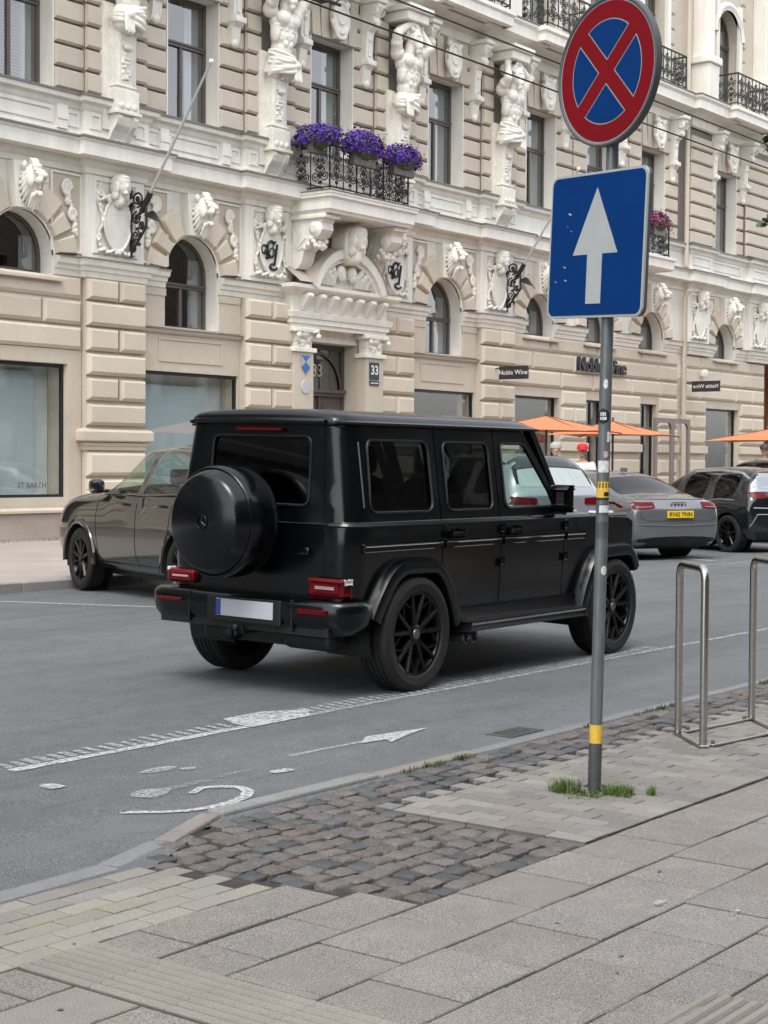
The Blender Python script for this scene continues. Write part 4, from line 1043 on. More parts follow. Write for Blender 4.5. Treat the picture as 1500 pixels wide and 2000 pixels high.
# entrance -------------------------------------------------------------
XD = 28.99
for s in (-1, 1):
    x = XD + s * 1.30; b = MB(); b.box(x - .34, x + .34, YW - .30, YW, .13, 4.06); b.obj('entrance_pilaster', 'facade_paint', bld)
    b = MB(); b.cbox(x - .38, x + .38, YW - .34, YW, .13, .85, .02); b.obj('pilaster_base', 'plinth_stone', bld); b = MB(); b.cbox(x - .40, x + .40, YW - .36, YW, 4.06, 4.16, .015); b.obj('pilaster_neck', 'white_paint', bld)
    b = MB(); r = random.Random(1); b.box(x - .31, x + .31, YW - .28, YW - .05, 4.14, 4.5); b.box(x - .44, x + .44, YW - .40, YW - .05, 4.50, 4.60)
    for q in (-1, 1): b.lathe([(.0, -.46), (.09, -.46), (.125, -.40), (.125, -.2)], (x + q * .34, YW, 4.42), 'y', 14); b.ball((x + q * .34, YW - .45, 4.42), .06)
    for i in range(26): b.ball((x + r.uniform(-.28, .28), YW - .29, r.uniform(4.18, 4.42)), (r.uniform(.03, .06), .05, r.uniform(.03, .06)), 7, 5)
    b.ball((x, YW - .32, 4.46), (.16, .07, .08)); link('capital', sculpt(b, .014, 'plaster', 'capital', 1), bld)
b = MB(); pth = [(XD - 1.72, YW), (XD - 1.72, YW - .32), (XD + 1.72, YW - .32), (XD + 1.72, YW)]
b.molding(pth, [(.0, 4.60), (.0, 4.68), (.05, 4.70), (.05, 4.80), (.09, 4.82), (.12, 4.94), (.0, 4.97), (.0, 5.30), (.06, 5.34), (.22, 5.42), (.26, 5.46), (.26, 5.54), (.0, 5.58)]); b.box(XD - 1.70, XD + 1.70, YW - .30, YW - .001, 4.62, 5.56); b.obj('entablature', 'white_paint', bld)
for i in range(7):
    x = XD - 1.38 + i * .46; b = MB(); b.prism([(YW - .32, 5.32), (YW - .56, 5.36), (YW - .58, 5.28), (YW - .50, 5.18), (YW - .40, 5.06), (YW - .34, 4.98), (YW - .32, 4.98)], x - .075, x + .075, 'x'); b.lathe([(0, .09), (.055, .09), (.055, -.09), (0, -.09)], (x, YW - .53, 5.30), 'x', 12); b.obj('small_bracket', 'white_paint', bld)
b = MB(); n = 18; R0, R1 = 1.26, 1.48      # segmental pediment
seg = lambda R, i: (XD + R * cos(radians(22) + radians(136) * i / n), 5.0 + R * sin(radians(22) + radians(136) * i / n))
for i in range(n):
    a, c, d_, e = seg(R0, i), seg(R1, i), seg(R1, i + 1), seg(R0, i + 1); b.prism([a, c, d_, e], YW - .62, YW - .002)
    a, c, d_, e = seg(R0 - .10, i), seg(R0 + .02, i), seg(R0 + .02, i + 1), seg(R0 - .10, i + 1); b.prism([a, c, d_, e], YW - .54, YW - .003)
b.obj('pediment_arch', 'white_paint', bld)
b = MB()
for i in range(n):
    a, c = seg(R1 + .002, i), seg(R1 + .002, i + 1); b.add([(a[0], YW - .66, a[1]), (c[0], YW - .66, c[1]), (c[0], YW, c[1] + .06), (a[0], YW, a[1] + .06)], [(0, 1, 2, 3)])
b.add([(XD - 1.8, YW - .62, 5.585), (XD - 1.33, YW - .62, 5.585), (XD - 1.25, YW, 6.05), (XD - 1.8, YW, 6.05)], [(0, 1, 2, 3)]); b.add([(XD + 1.8, YW - .62, 5.585), (XD + 1.33, YW - .62, 5.585), (XD + 1.25, YW, 6.05), (XD + 1.8, YW, 6.05)], [(0, 1, 2, 3)])
b.obj('pediment_flashing', 'plinth_stone', bld)
b = MB(); r = random.Random(12); b.prism([(XD - 1.15, 5.58), (XD + 1.15, 5.58)] + [seg(R0 - .06, i) for i in range(2, n - 1)], YW - .36, YW)
for s in (-1, 1):
    for q in range(4):
        x = XD + s * (.40 + .20 * q); z = 5.62; b.tube([(x, YW - .38, z), (x + s * .02, YW - .44, z + .22 - .03 * q), (x + s * .13, YW - .50, z + .36 - .06 * q), (x + s * .21, YW - .48, z + .27 - .05 * q)], [.075, .085, .08, .05], 8)
        b.tube([(x + s * .09, YW - .38, z), (x + s * .10, YW - .44, z + .16), (x + s * .17, YW - .48, z + .2)], [.05, .06, .04], 7)
    b.ball((XD + s * .2, YW - .46, 5.92), (.15, .12, .17)); b.ball((XD + s * .2, YW - .5, 5.80), (.10, .1, .1))
link('tympanum_relief', sculpt(b, .02, 'plaster', 'tympanum_relief', 1), bld)
b = MB(); n2 = 16; b.prism([(XD + .36 * cos(2 * pi * i / n2), 6.55 + .46 * sin(2 * pi * i / n2)) for i in range(n2)], YW - .72, YW - .3); link('pediment_shield', sculpt(b, .02, 'plaster', 'pediment_shield', 6), bld)
link('mask_head', WH, bld, (XD, YW - .60, 6.66), None, (1.35, 1.25, 1.35))
# door leaf with arched fanlight
dy = YW + .43; b = MB(); b.box(28.06, 28.14, dy - .08, dy, .13, 4.34); b.box(29.88, 29.96, dy - .08, dy, .13, 4.34); b.box(28.14, 29.88, dy - .08, dy, 4.22, 4.34)
b.box(28.14, 29.88, dy - .14, dy, 3.14, 3.26); b.box(28.14, 29.88, dy - .20, dy - .14, 3.22, 3.30); b.box(28.14, 29.88, dy - .05, dy - .01, .13, 3.14); b.box(28.98, 29.04, dy - .10, dy - .05, .13, 3.14)
for x0 in (28.28, 29.16): b.box(x0, x0 + .58, dy - .08, dy - .05, .5, 1.5); b.box(x0, x0 + .58, dy - .08, dy - .05, 1.7, 2.95)
b.lathe([(.80, 0), (.87, 0), (.87, -.06), (.80, -.06)], (29.01, dy - .01, 3.30), 'y', 18, 0, pi)
dr_ = b.obj('entrance_door', 'window_wood', bld); pane(rect(28.14, 29.88, 3.30, 4.22), dy - .03, 'window_glass', dr_)
for x0 in (28.36, 29.24): pane(rect(x0, x0 + .42, 1.78, 2.87), dy - .085, 'window_glass', dr_)
b = MB(); b.box(28.06, 29.96, dy + .02, dy + .05, .13, 4.34); b.obj('door_back', 'shop_dark', dr_)
mat('gold', (.55, .50, .36), .4, metal=.6); Mx = lambda x, y, z, s=1: Matrix.Translation((x, y, z)) @ Matrix.Rotation(pi / 2, 4, 'X') @ Matrix.Diagonal((s, 1, 1, 1))
put_text('door_number', '33', .42, Mx(28.98, dy - .05, 3.72), 'gold', dr_, .004)
b = MB(); b.box(XD - 1.2, XD + 1.2, YW - .6, YW + .8, .09, .14); b.obj('door_step', 'plinth_stone', bld)
# monograms on the two cartouches beside the entrance
for i in (3, 4):
    b = MB(); xc = PC[i]; y = YW - .235
    b.tube([(xc - .16 + .10 * sin(t * .5) * (1 - t / 22), y, 6.18 + .30 * (t / 20 - .5)) for t in range(21)], .030, 6)
    b.tube([(xc - .02 + .15 * cos(t * .35 + .8) * (1 - t / 40), y, 6.24 + .17 * sin(t * .35 + .8)) for t in range(17)], .030, 6)
    b.tube([(xc + .18 - .006 * t, y, 6.36 - .030 * t) for t in range(16)] + [(xc + .06 - .12 * sin(q * .5), y, 5.92 - .06 + .06 * cos(q * .5)) for q in range(10)], .028, 6)
    b.tube([(xc - .20 + .02 * t, y, 6.02 + .025 * t + .03 * sin(t)) for t in range(18)], .016, 6); b.tube([(xc - .25 + .09 * cos(t * .45), y, 6.22 + .09 * sin(t * .45)) for t in range(13)], .018, 6)
    b.obj('monogram', 'iron', bld, True)
# balcony over the entrance -------------------------------------------
bx0, bx1, by = 27.42, 30.42, 22.36
b = MB(); b.molding([(bx0, YW), (bx0, by), (bx1, by), (bx1, YW)], [(.0, 7.06), (.02, 7.10), (.06, 7.14), (.06, 7.36), (.12, 7.40), (.12, 7.46), (.14, 7.47), (.14, 7.52), (.0, 7.55)]); b.box(bx0, bx1, by, YW, 7.06, 7.545); b.obj('balcony_slab', 'white_paint', bld)
b = MB(); b.molding([(bx0, YW), (bx0, by), (bx1, by), (bx1, YW)], [(.03, 7.535), (.16, 7.522), (.16, 7.538), (.0, 7.57)]); b.obj('balcony_flashing', 'ledge_metal', bld)
for x in (27.66, 30.20):
    b = MB(); pr = [(YW, 7.06), (22.55, 7.06), (22.55, 6.95), (22.62, 6.86), (22.60, 6.72), (22.72, 6.58), (22.92, 6.50), (23.10, 6.30), (23.18, 6.05), (23.30, 5.90), (YW, 5.85)]
    b.prism(pr, x - .20, x + .20, 'x'); b.cbox(x - .27, x + .27, 22.46, YW, 6.96, 7.058, .012)
    for s in (-1, 1):
        b.lathe([(0, s * .27), (.08, s * .27), (.16, s * .22), (.19, s * .20)], (x, 22.80, 6.74), 'x', 16)
        for q in range(7): a = radians(20 + 22 * q); b.tube([(x + s * .205, 23.42 - .12 * cos(a), 6.25 + .12 * sin(a)), (x + s * .21, 23.42 - .48 * cos(a), 6.25 + .48 * sin(a))], [.018, .03], 6)
    r = random.Random(5)
    for i in range(24): b.ball((x + r.uniform(-.22, .22), 22.9 + r.uniform(-.15, .2), 6.45 + r.uniform(-.12, .1)), (.06, .06, .06), 7, 5)
    b.obj('balcony_console', 'white_paint', bld, True, 30)
b = MB(); zb = 7.55; f0, f1 = bx0 + .06, bx1 - .06
rail_panel(b, (f0, by + .05, zb), (f0 + .95, by + .05, zb), .98, .014); rail_panel(b, (f0 + .95, by + .05, zb), (f1 - .95, by + .05, zb), .98, .014); rail_panel(b, (f1 - .95, by + .05, zb), (f1, by + .05, zb), .98, .014)
rail_panel(b, (f0, by + .05, zb), (f0, YW - .1, zb), .98, .014); rail_panel(b, (f1, by + .05, zb), (f1, YW - .1, zb), .98, .014); b.obj('railing', 'iron', bld, True)
# ---------------------------------------------------------------- vehicles: shared pieces
mat('satin_black', (.0009, .0016, .0023), .22, var=.10, vs=2.5, spec=.38, rvar=.03, coat=.12)
mat('gloss_black', (.002, .002, .0025), .12, spec=.5)
mat('trim_black', (.005, .005, .0055), .5, var=.1, vs=8)
mat('rubber', (.008, .008, .0085), .75, var=.2, vs=14, bump=.0015, bs=120)
mat('rim_black', (.006, .006, .0065), .32, metal=.5, var=.2, vs=12)
mat('rim_grey', (.16, .16, .165), .35, metal=.7)
mat('chrome', (.62, .63, .64), .18, metal=1)
mat('steel', (.50, .485, .46), .27, metal=1, var=.08, vs=9, stretch=(1, 1, 6))
mat('red_lens', (.10, .003, .005), .3, spec=.2, coat=0, var=.2, vs=40)
mat('dark_red_lens', (.10, .004, .007), .3, spec=.2)
mat('lens_bar', (.36, .24, .24), .3, spec=.3)
mat('clear_lens', (.55, .55, .55), .15, coat=.6)
mat('seat', (.02, .02, .022), .7)
mat('plate_white', (.42, .43, .46), .4)
mat('plate_blue', (.03, .06, .25), .4)
mat('plate_yellow', (.72, .46, .02), .4)
mat('ink', (.01, .01, .01), .5)
def bm_wheel(rad, wid, rimr, style, rimm):
    # wheel about the local y axis, outer face at -y; returns meshes
    w = wid / 2; t = MB(); prof = [(rimr + .002, w * .80), (rimr + .015, w * .93), (rad - .05, w), (rad - .014, w * .90), (rad, w * .70)]
    for g in (.45, .15, -.15, -.45): prof += [(rad, w * (g + .05)), (rad - .009, w * (g + .04)), (rad - .009, w * (g - .04)), (rad, w * (g - .05))]
    prof += [(rad, -w * .70), (rad - .014, -w * .90), (rad - .05, -w), (rimr + .015, -w * .93), (rimr + .002, -w * .80)]
    t.lathe(prof, axis='y', n=56); tm = t.mesh('tyre', 'rubber', True, 25)
    r = MB(); r.lathe([(rimr + .002, w * .78), (rimr - .02, w * .6), (rimr - .03, -w * .5), (rimr - .012, -w * .80), (rimr + .006, -w * .84), (rimr + .006, -w * .78)], axis='y', n=48)
    r.lathe([(.001, -w * .2), (rimr - .03, -w * .1), (rimr - .03, w * .3)], axis='y', n=32)
    sp = MB(); hub = rimr * .24
    def spoke(a, r0, r1, w0, w1, d0, d1, ae=None):
        ae = a if ae is None else ae; rm = (r0 + r1) / 2
        def P(rr, q, yy): t = a if rr < rm else ae; return (rr * cos(t) - q * sin(t), yy, rr * sin(t) + q * cos(t))
        sp.add([P(r0, -w0, d0), P(r0, w0, d0), P(r1, w1, d1), P(r1, -w1, d1), P(r0, -w0 * .6, d0 - .022), P(r0, w0 * .6, d0 - .022), P(r1, w1 * .55, d1 - .018), P(r1, -w1 * .55, d1 - .018), P(r0, -w0, d0 + .05), P(r0, w0, d0 + .05), P(r1, w1, d1 + .05), P(r1, -w1, d1 + .05)],
               [(4, 5, 6, 7), (0, 4, 7, 3), (5, 1, 2, 6), (0, 3, 11, 8), (1, 9, 10, 2), (0, 1, 5, 4), (3, 7, 6, 2)])
    dO = -w * .74; dH = -w * .55
    for k in range(5):
        a = 2 * pi * k / 5 + .3
        if style == 'y':
            for da in (-.26, .26): spoke(a + da * .35, hub * .8, rimr - .005, .024, .018, dH, dO, a + da)
            for da in (-.1, .1): spoke(a + da, rimr * .55, rimr - .005, .010, .012, dH + (dO - dH) * .3, dO + .012, a + da * 6.2)
        else:
            spoke(a, hub * .8, rimr - .005, .030, .022, dH, dO); spoke(a + .62, hub * .8, rimr - .005, .016, .012, dH, dO)
    sp.lathe([(.0, dH - .03), (hub * .75, dH - .03), (hub, dH - .02), (hub * 1.1, dH + .05)], axis='y', n=24)
    cap = MB(); cap.lathe([(0, dH - .036), (hub * .5, dH - .036), (hub * .55, dH - .03)], axis='y', n=18)
    return tm, r.mesh('rim', rimm, True, 30), sp.mesh('spokes', rimm, True, 25), cap.mesh('hub_cap', 'rim_grey' if style == 'y' else rimm, True), dH
def add_wheel(car, ms, x, y, z, right):
    # part wheel (the tyre) with rim, spokes, cap as sub-parts
    ro = (0, 0, 0) if right else (0, 0, pi)
    t = link('wheel', ms[0], car, (x, y, z), ro); t['_local'] = 1
    for m in ms[1:4]: link(m.name.split('.')[0], m, t)
    return t
def text_on(name, txt, size, pos, nrm_angle, matn, parent, depth=.002, **kw):
    # upright text facing the direction given by nrm_angle (angle of the outward normal in plan)
    M = Matrix.Translation(pos) @ Matrix.Rotation(nrm_angle + pi / 2, 4, 'Z') @ Matrix.Rotation(pi / 2, 4, 'X'); return put_text(name, txt, size, M, matn, parent, depth, **kw)

# ---------------------------------------------------------------- the black off-road car
G = local(thing('off_road_car', 'boxy black off-road car with spare wheel cover on its rear door', 'car', (9.07, 7.50, .017), (radians(1.0), 0, radians(.8))))
G.scale = (.99, .955, 1.008)
def lerp_tab(tab, z):
    if z <= tab[0][0]: return tab[0][1]
    for (a, b_), (c, d) in zip(tab[:-1], tab[1:]):
        if z <= c: return b_ + (d - b_) * (z - a) / (c - a)
    return tab[-1][1]
WT = [(.40, .835), (.55, .862), (.80, .874), (1.02, .880), (1.150, .879), (1.168, .874), (1.185, .858), (1.27, .848), (1.60, .797), (1.80, .765), (1.86, .755)]
XT = [(.4, -.70), (1.155, -.70), (1.185, -.688), (1.86, -.645)]
RC = .165; UA = .70 - RC; UB = UA + RC * pi / 2; UC = UB + .03
def gmap(s):
    # u runs along the side (u = -x), round the rear corner and a little way across the rear
    def f(u, z):
        w = lerp_tab(WT, z); xr = lerp_tab(XT, z)
        if u <= .30: return (-u, s * w, z)
        if u <= UA: return (-.30 + (xr + RC + .30) * (u - .30) / (UA - .30), s * w, z)
        if u <= UB: a = (u - UA) / RC; return (xr + RC - RC * sin(a), s * (w - RC + RC * cos(a)), z)
        y0 = w - RC; return (xr, s * (y0 + (max(.30, min(y0 - .002, .658 - .08 * (z - .60) / 1.235)) - y0) * (u - UB) / (UC - UB)), z)
    return f
zlev = [.55, .7, .8, .9, 1.02, 1.15, 1.168, 1.185, 1.27, 1.45, 1.6, 1.75, 1.8]
def gsheet(outer, holes, s, uspan):
    # panel with feature lines kept along constant z
    ex = []; u0, u1 = min(p[0] for p in outer), max(p[0] for p in outer)
    us = [u0 + (u1 - u0) * i / 10 for i in range(1, 10)] + [UA + RC * q * pi / 16 for q in range(0, 9)]
    for z in zlev:
        for u in us:
            if inside((u, z), outer) and not any(inside((u, z), h) for h in holes): ex.append((u, z))
    f = gmap(s); P, T = cdt(outer, holes, ex); return [f(p.x, p.y) for p in P], [list(t) for t in T]
def loop_u(pts): return [(-x, z) for x, z in pts]
def densify(pts, d=.08):
    out = []
    for i in range(len(pts)):
        a, c = pts[i], pts[(i + 1) % len(pts)]; n = max(1, int(sqrt((a[0] - c[0]) ** 2 + (a[1] - c[1]) ** 2) / d))
        zs_ = [k / n for k in range(n)]
        for z in zlev:
            if (a[1] - z) * (c[1] - z) < 0: zs_.append((z - a[1]) / (c[1] - a[1]))
        for t in sorted(set(round(q, 5) for q in zs_)): out.append((a[0] + (c[0] - a[0]) * t, a[1] + (c[1] - a[1]) * t))
    return out
WQ = rpoly([(-.475, 1.245), (.285, 1.245), (.285, 1.735), (-.475, 1.735)], .075)
WD2 = rpoly([(.475, 1.245), (1.085, 1.245), (1.085, 1.735), (.475, 1.735)], .07)
WD1 = rpoly([(1.265, 1.245), (2.045, 1.255), (1.625, 1.735), (1.265, 1.735)], [.07, .05, .06, .06])
ARC_R = [(.275, .885), (.20, .905), (-.20, .905), (-.30, .86), (-.42, .69), (-.47, .60)]
AX = 2.89
quarter = [(.375, 1.835), (.375, .80)] + [(.30, .885), (.19, .915), (-.20, .915), (-.31, .85), (-.43, .68), (-.48, .59)] + [(-UC, .59), (-UC, 1.835)]
door2 = [(1.165, .50), (1.165, 1.835), (.387, 1.835), (.387, .78), (.46, .64), (.50, .50)]
door1 = rpoly([(1.177, .50), (2.115, .50), (2.115, 1.22), (2.085, 1.28), (1.655, 1.80), (1.60, 1.835), (1.177, 1.835)], [.03, .03, 0, 0, 0, 0, 0])
fender = [(2.127, .50), (2.36, .50), (2.40, .62), (2.50, .80), (2.62, .905), (3.14, .905), (3.24, .84), (3.30, .72), (3.30, 1.10), (3.22, 1.135), (2.127, 1.175)]
for s in (-1, 1):
    for nm, poly, hol, glass in (('rear_quarter', quarter, [WQ], 'privacy_glass'), ('rear_door', door2, [WD2], 'privacy_glass'), ('front_door', door1, [WD1], 'car_glass'), ('front_fender', fender, [], None)):
        b = MB(); o_ = densify(loop_u(poly)); h_ = [densify(loop_u(h), .05) for h in hol]; v, f = gsheet(o_, h_, s, None); b.add(v, f)
        me = b.mesh(nm, 'satin_black')
        # all panels face outwards, then get thickness
        bm = bmesh.new(); bm.from_mesh(me)
        for fc in bm.faces:
            n_ = fc.normal; c_ = fc.calc_center_median(); out = Vector((c_.x - 1.0 if c_.x < -.6 else 0, c_.y, 0))
            if n_.dot(out) < 0: fc.normal_flip()
        bm.to_mesh(me); bm.free(); o = bpy.data.objects.new('tmp', me); COL.objects.link(o); md = o.modifiers.new('s', 'SOLIDIFY'); md.thickness = .028; md.offset = -1
        me = evald(o); me.name = nm; sm(me, 28); pn = link(nm, me, G); pn['_local'] = 1
        for h in hol:
            f_ = gmap(s); b = MB(); lp = densify(loop_u(h), .05); pts = [Vector(f_(u, z)) for u, z in lp]; b.tube([p + Vector((0, s * .003, 0)) for p in pts], .010, 6, True); b.obj('window_seal', 'trim_black', pn, True)
            b = MB(); v, f = sheet(loop_u(h), [], (.2, .12), lambda u, z: (f_(u, z)[0], f_(u, z)[1] - s * .014, z)); b.add(v, f); b.obj('window', glass, pn, True)
    # rubbing strip with bright insert, broken at the doors, and handles
    for x0, x1 in ((-.58, .365), (.395, 1.155), (1.187, 2.105), (2.14, 2.45)):
        b = MB(); b.cbox(x0, x1, s * .878, s * .897, .985, 1.035, .006); b.obj('side_trim', 'gloss_black', G); b = MB(); b.cbox(x0 + .01, x1 - .01, s * .896, s * .902, 1.020, 1.030, .002); b.obj('trim_insert', 'chrome' if s else '', G)
    for x in (.43, 1.23):
        b = MB(); b.cbox(x, x + .17, s * .884, s * .925, 1.065, 1.10, .012); b.cbox(x + .02, x + .15, s * .87, s * .89, 1.05, 1.115, .006); b.obj('door_handle', 'gloss_black', G, True)
    b = MB(); b.tube([(-.525, s * (lerp_tab(WT, z) + .002), z) for z in (1.28, 1.4, 1.5, 1.6, 1.72)], .012, 6); b.obj('pillar_vent', 'gloss_black', G, True)
    for x in (2.13, 1.17):
        for z in (.85, 1.10): b = MB(); b.cbox(x - .03, x + .03, s * .87, s * .895, z - .025, z + .025, .008); b.obj('door_hinge', 'satin_black', G)
    # flares
    for cx, pts in ((0, [(.56, .46), (.50, .62), (.40, .80), (.26, .925), (-.20, .935), (-.36, .845), (-.50, .66), (-.56, .555)]), (AX, [(-.60, .44), (-.53, .60), (-.42, .79), (-.27, .925), (.27, .935), (.38, .85), (.44, .74)])):
        m = 4; P = rpoly([(cx + x, z) for x, z in pts], [0] + [.16] * (len(pts) - 2) + [0], m); n = len(P); b = MB(); vs = []
        cc = Vector((cx, .42))
        for i, p in enumerate(P):
            d = Vector(P[min(i + 1, n - 1)]) - Vector(P[max(i - 1, 0)]); d.normalize(); nn = Vector((d.y, -d.x)); q = Vector(p)
            if nn.dot(cc - q) < 0: nn = -nn
            w = lerp_tab(WT, p[1])
            for dd, yy in ((.0, w - .005), (.0, w + .018), (.022, .955), (.085, .968), (.105, .962), (.118, .93), (.118, .84)): r = q + nn * dd; vs.append((r.x, s * yy, r.y))
        b.add(vs, [(i * 7 + k, (i + 1) * 7 + k, (i + 1) * 7 + k + 1, i * 7 + k + 1) for i in range(n - 1) for k in range(6)] + [range(7), [(n - 1) * 7 + k for k in range(6, -1, -1)]])
        b.obj('wheel_flare', 'satin_black', G, True, 40)
        b = MB(); b.lathe([(.45, s * .45), (.46, s * .86)], (cx, 0, .42), 'y', 20, -.35, pi + .35); b.lathe([(.0, s * .45), (.45, s * .45)], (cx, 0, .42), 'y', 20, -.35, pi + .35); b.obj('wheel_housing', 'trim_black', G, True)
    # running board
    b = MB(); b.cbox(.60, 2.33, s * .80, s * .985, .375, .445, .022); b.cbox(.52, 2.38, s * .80, s * .86, .44, .54, .015); b.obj('running_board', 'trim_black', G, True)
    b = MB(); b.tube([(.62, s * .985, .428), (2.31, s * .985, .428)], .014, 10); b.obj('step_strip', 'chrome', G, True)
    # sills and inner lower side
    b = MB(); b.box(.50, 2.36, s * .60, s * .84, .40, .52); b.obj('sill', 'trim_black', G)
    # mirror
    b = MB(); b.cbox(2.0, 2.04, s * .83, s * .90, 1.25, 1.29, .012); b.cbox(1.965, 2.04, s * .875, s * .975, 1.24, 1.385, .036); mi = b.obj('mirror', 'gloss_black', G, True, 50); mi['_local'] = 1
    b = MB(); b.cbox(1.961, 1.969, s * .895, s * .96, 1.265, 1.365, .003); b.obj('mirror_glass', 'chrome', mi)
    # tail and indicator lights
    b = MB(); b.cbox(-.75, -.66, s * .565, s * .835, .700, .792, .02); tl = b.obj('tail_light', 'red_lens', G, True, 50); tl['_local'] = 1
    b = MB(); b.cbox(-.762, -.752, s * .61, s * .775, .740, .755, .003); b.obj('light_bar', 'lens_bar', tl); b = MB(); b.cbox(-.757, -.748, s * .585, s * .81, .715, .777, .003); b.obj('light_core', 'dark_red_lens', tl)
    b = MB(); b.cbox(-.735, -.66, s * .825, s * .855, .775, .805, .006); b.obj('light_corner', 'clear_lens', tl)
    b = MB(); b.cbox(-.885, -.86, s * .56, s * .80, .585, .607, .005); b.obj('reflector', 'red_lens', G)
    b = MB(); b.cbox(2.86, 3.06, s * .70, s * .80, 1.135, 1.178, .016); b.obj('indicator', 'clear_lens', G, True)
    b = MB(); b.lathe([(0, 3.38), (.115, 3.37), (.13, 3.33), (.13, 3.25)], (0, s * .62, .90), 'x', 24); b.obj('headlight', 'clear_lens', G, True)
b = MB(); b.molding([(3.2, .868), (2.9, .872)] + [(-.535 - .165 * sin(radians(q * 15)), (.707 + .165 * cos(radians(q * 15)))) for q in range(7)] + [(-.70, .672)], [(.0, 1.148), (.010, 1.152), (.013, 1.160), (.004, 1.176), (-.012, 1.180)]); b.obj('belt_rail', 'satin_black', G, True, 30)
b = MB(); b.molding([(-.70, -.672)] + [(-.535 - .165 * sin(radians(q * 15)), -(.707 + .165 * cos(radians(q * 15)))) for q in range(7)][::-1] + [(2.9, -.872), (3.2, -.868)], [(.0, 1.148), (.010, 1.152), (.013, 1.160), (.004, 1.176), (-.012, 1.180)]); b.obj('belt_rail', 'satin_black', G, True, 30)
# roof
b = MB(); half = [(.770, 1.832), (.793, 1.838), (.796, 1.852), (.760, 1.858), (.752, 1.868), (.735, 1.890), (.690, 1.912), (.60, 1.926), (.40, 1.938), (.2, 1.944), (0, 1.946)]
sec = [(-y, z) for y, z in half] + [(y, z) for y, z in reversed(half[:-1])]; st = [(-.675, -.055, .865), (-.66, -.030, .90), (-.63, -.014, .94), (-.58, -.006, .972), (-.52, -.003, .99), (-.42, 0, 1), (0, 0, 1), (.6, .002, 1), (1.3, 0, 1), (1.60, -.006, 1), (1.74, -.02, 1), (1.83, -.05, .995)]
vs = []
for x, dz, k in st:
    for y, z in sec: e = max(0, (z - 1.858) / .088); vs.append((x, y * k, z + dz * e))
m = len(sec); b.add(vs, [(i * m + k, (i + 1) * m + k, (i + 1) * m + k + 1, i * m + k + 1) for i in range(len(st) - 1) for k in range(m - 1)] + [range(m), [(len(st) - 1) * m + k for k in range(m - 1, -1, -1)]]); b.obj('roof', 'satin_black', G, True, 50)
b = MB(); b.cbox(-.72, -.645, -.62, .62, 1.838, 1.868, .012); b.obj('roof_spoiler', 'satin_black', G, True)
b = MB(); b.box(-.63, 1.68, -.72, .72, 1.815, 1.83); b.obj('headliner', 'seat', G)
# tailgate with window
b = MB(); out = densify(rpoly([(-.655, .60), (.655, .60), (.575, 1.835), (-.575, 1.835)], .03)); hole = rpoly([(-.475, 1.285), (.475, 1.285), (.465, 1.755), (-.465, 1.755)], .07)
ex = [(y, z) for z in zlev for y in [-.6 + .1 * i for i in range(13)] if not inside((y, z), hole)]
P, T = cdt(out, [hole], ex); b.add([(lerp_tab(XT, p.y) - .001, p.x, p.y) for p in P], [list(t) for t in T])
me = b.mesh('tailgate', 'satin_black'); bm = bmesh.new(); bm.from_mesh(me)
for fc in bm.faces:
    if fc.normal.x > 0: fc.normal_flip()
bm.to_mesh(me); bm.free(); o = bpy.data.objects.new('tmp', me); COL.objects.link(o); md = o.modifiers.new('s', 'SOLIDIFY'); md.thickness = .03; md.offset = -1; me = evald(o); me.name = 'tailgate'; sm(me, 28); tg = link('tailgate', me, G); tg['_local'] = 1
b = MB(); b.tube([(lerp_tab(XT, z) - .004, y, z) for y, z in hole], .010, 6, True); b.obj('window_seal', 'trim_black', tg, True)
b = MB(); v, f = sheet(hole, [], None, lambda y, z: (lerp_tab(XT, z) + .010, y, z)); b.add(v, f); b.obj('rear_window', 'privacy_glass', tg)
b = MB(); b.cbox(-.70, -.655, -.215, .215, 1.787, 1.806, .006); b.obj('brake_light', 'red_lens', tg)
b = MB(); b.cbox(-.735, -.70, -.52, -.40, .955, 1.01, .012); b.lathe([(0, -.74), (.014, -.74), (.016, -.73)], (0, -.49, .985), 'x', 10); b.obj('door_handle', 'gloss_black', tg, True)
b = MB(); b.cbox(-.708, -.699, -.655, .655, 1.155, 1.170, .003); b.obj('belt_line', 'satin_black', tg)
# spare wheel under its cover
b = MB(); b.lathe([(.10, -.70), (.15, -.76), (.34, -.80), (.374, -.83), (.384, -.89), (.382, -1.06), (.370, -1.10), (.364, -1.104), (.358, -1.098), (.354, -1.104), (.330, -1.165), (.314, -1.192), (.30, -1.198)], (0, .05, 1.165), 'x', 64); sp = b.obj('spare_wheel_cover', 'satin_black', G, True, 40); sp['_local'] = 1
b = MB(); b.lathe([(.302, -1.195), (.296, -1.200), (.0, -1.202)], (0, .05, 1.165), 'x', 64); b.obj('cover_disc', 'satin_black', sp, True, 40)
b = MB(); b.tube([(-1.208, .05 + .045 * cos(2 * pi * i / 24), 1.165 + .045 * sin(2 * pi * i / 24)) for i in range(24)], .004, 6, True)
for q in range(3): a = pi / 2 + 2 * pi * q / 3; b.tube([(-1.212, .05, 1.165), (-1.208, .05 + .043 * cos(a), 1.165 + .043 * sin(a))], [.006, .002], 6)
b.obj('emblem', 'rim_black', sp, True)
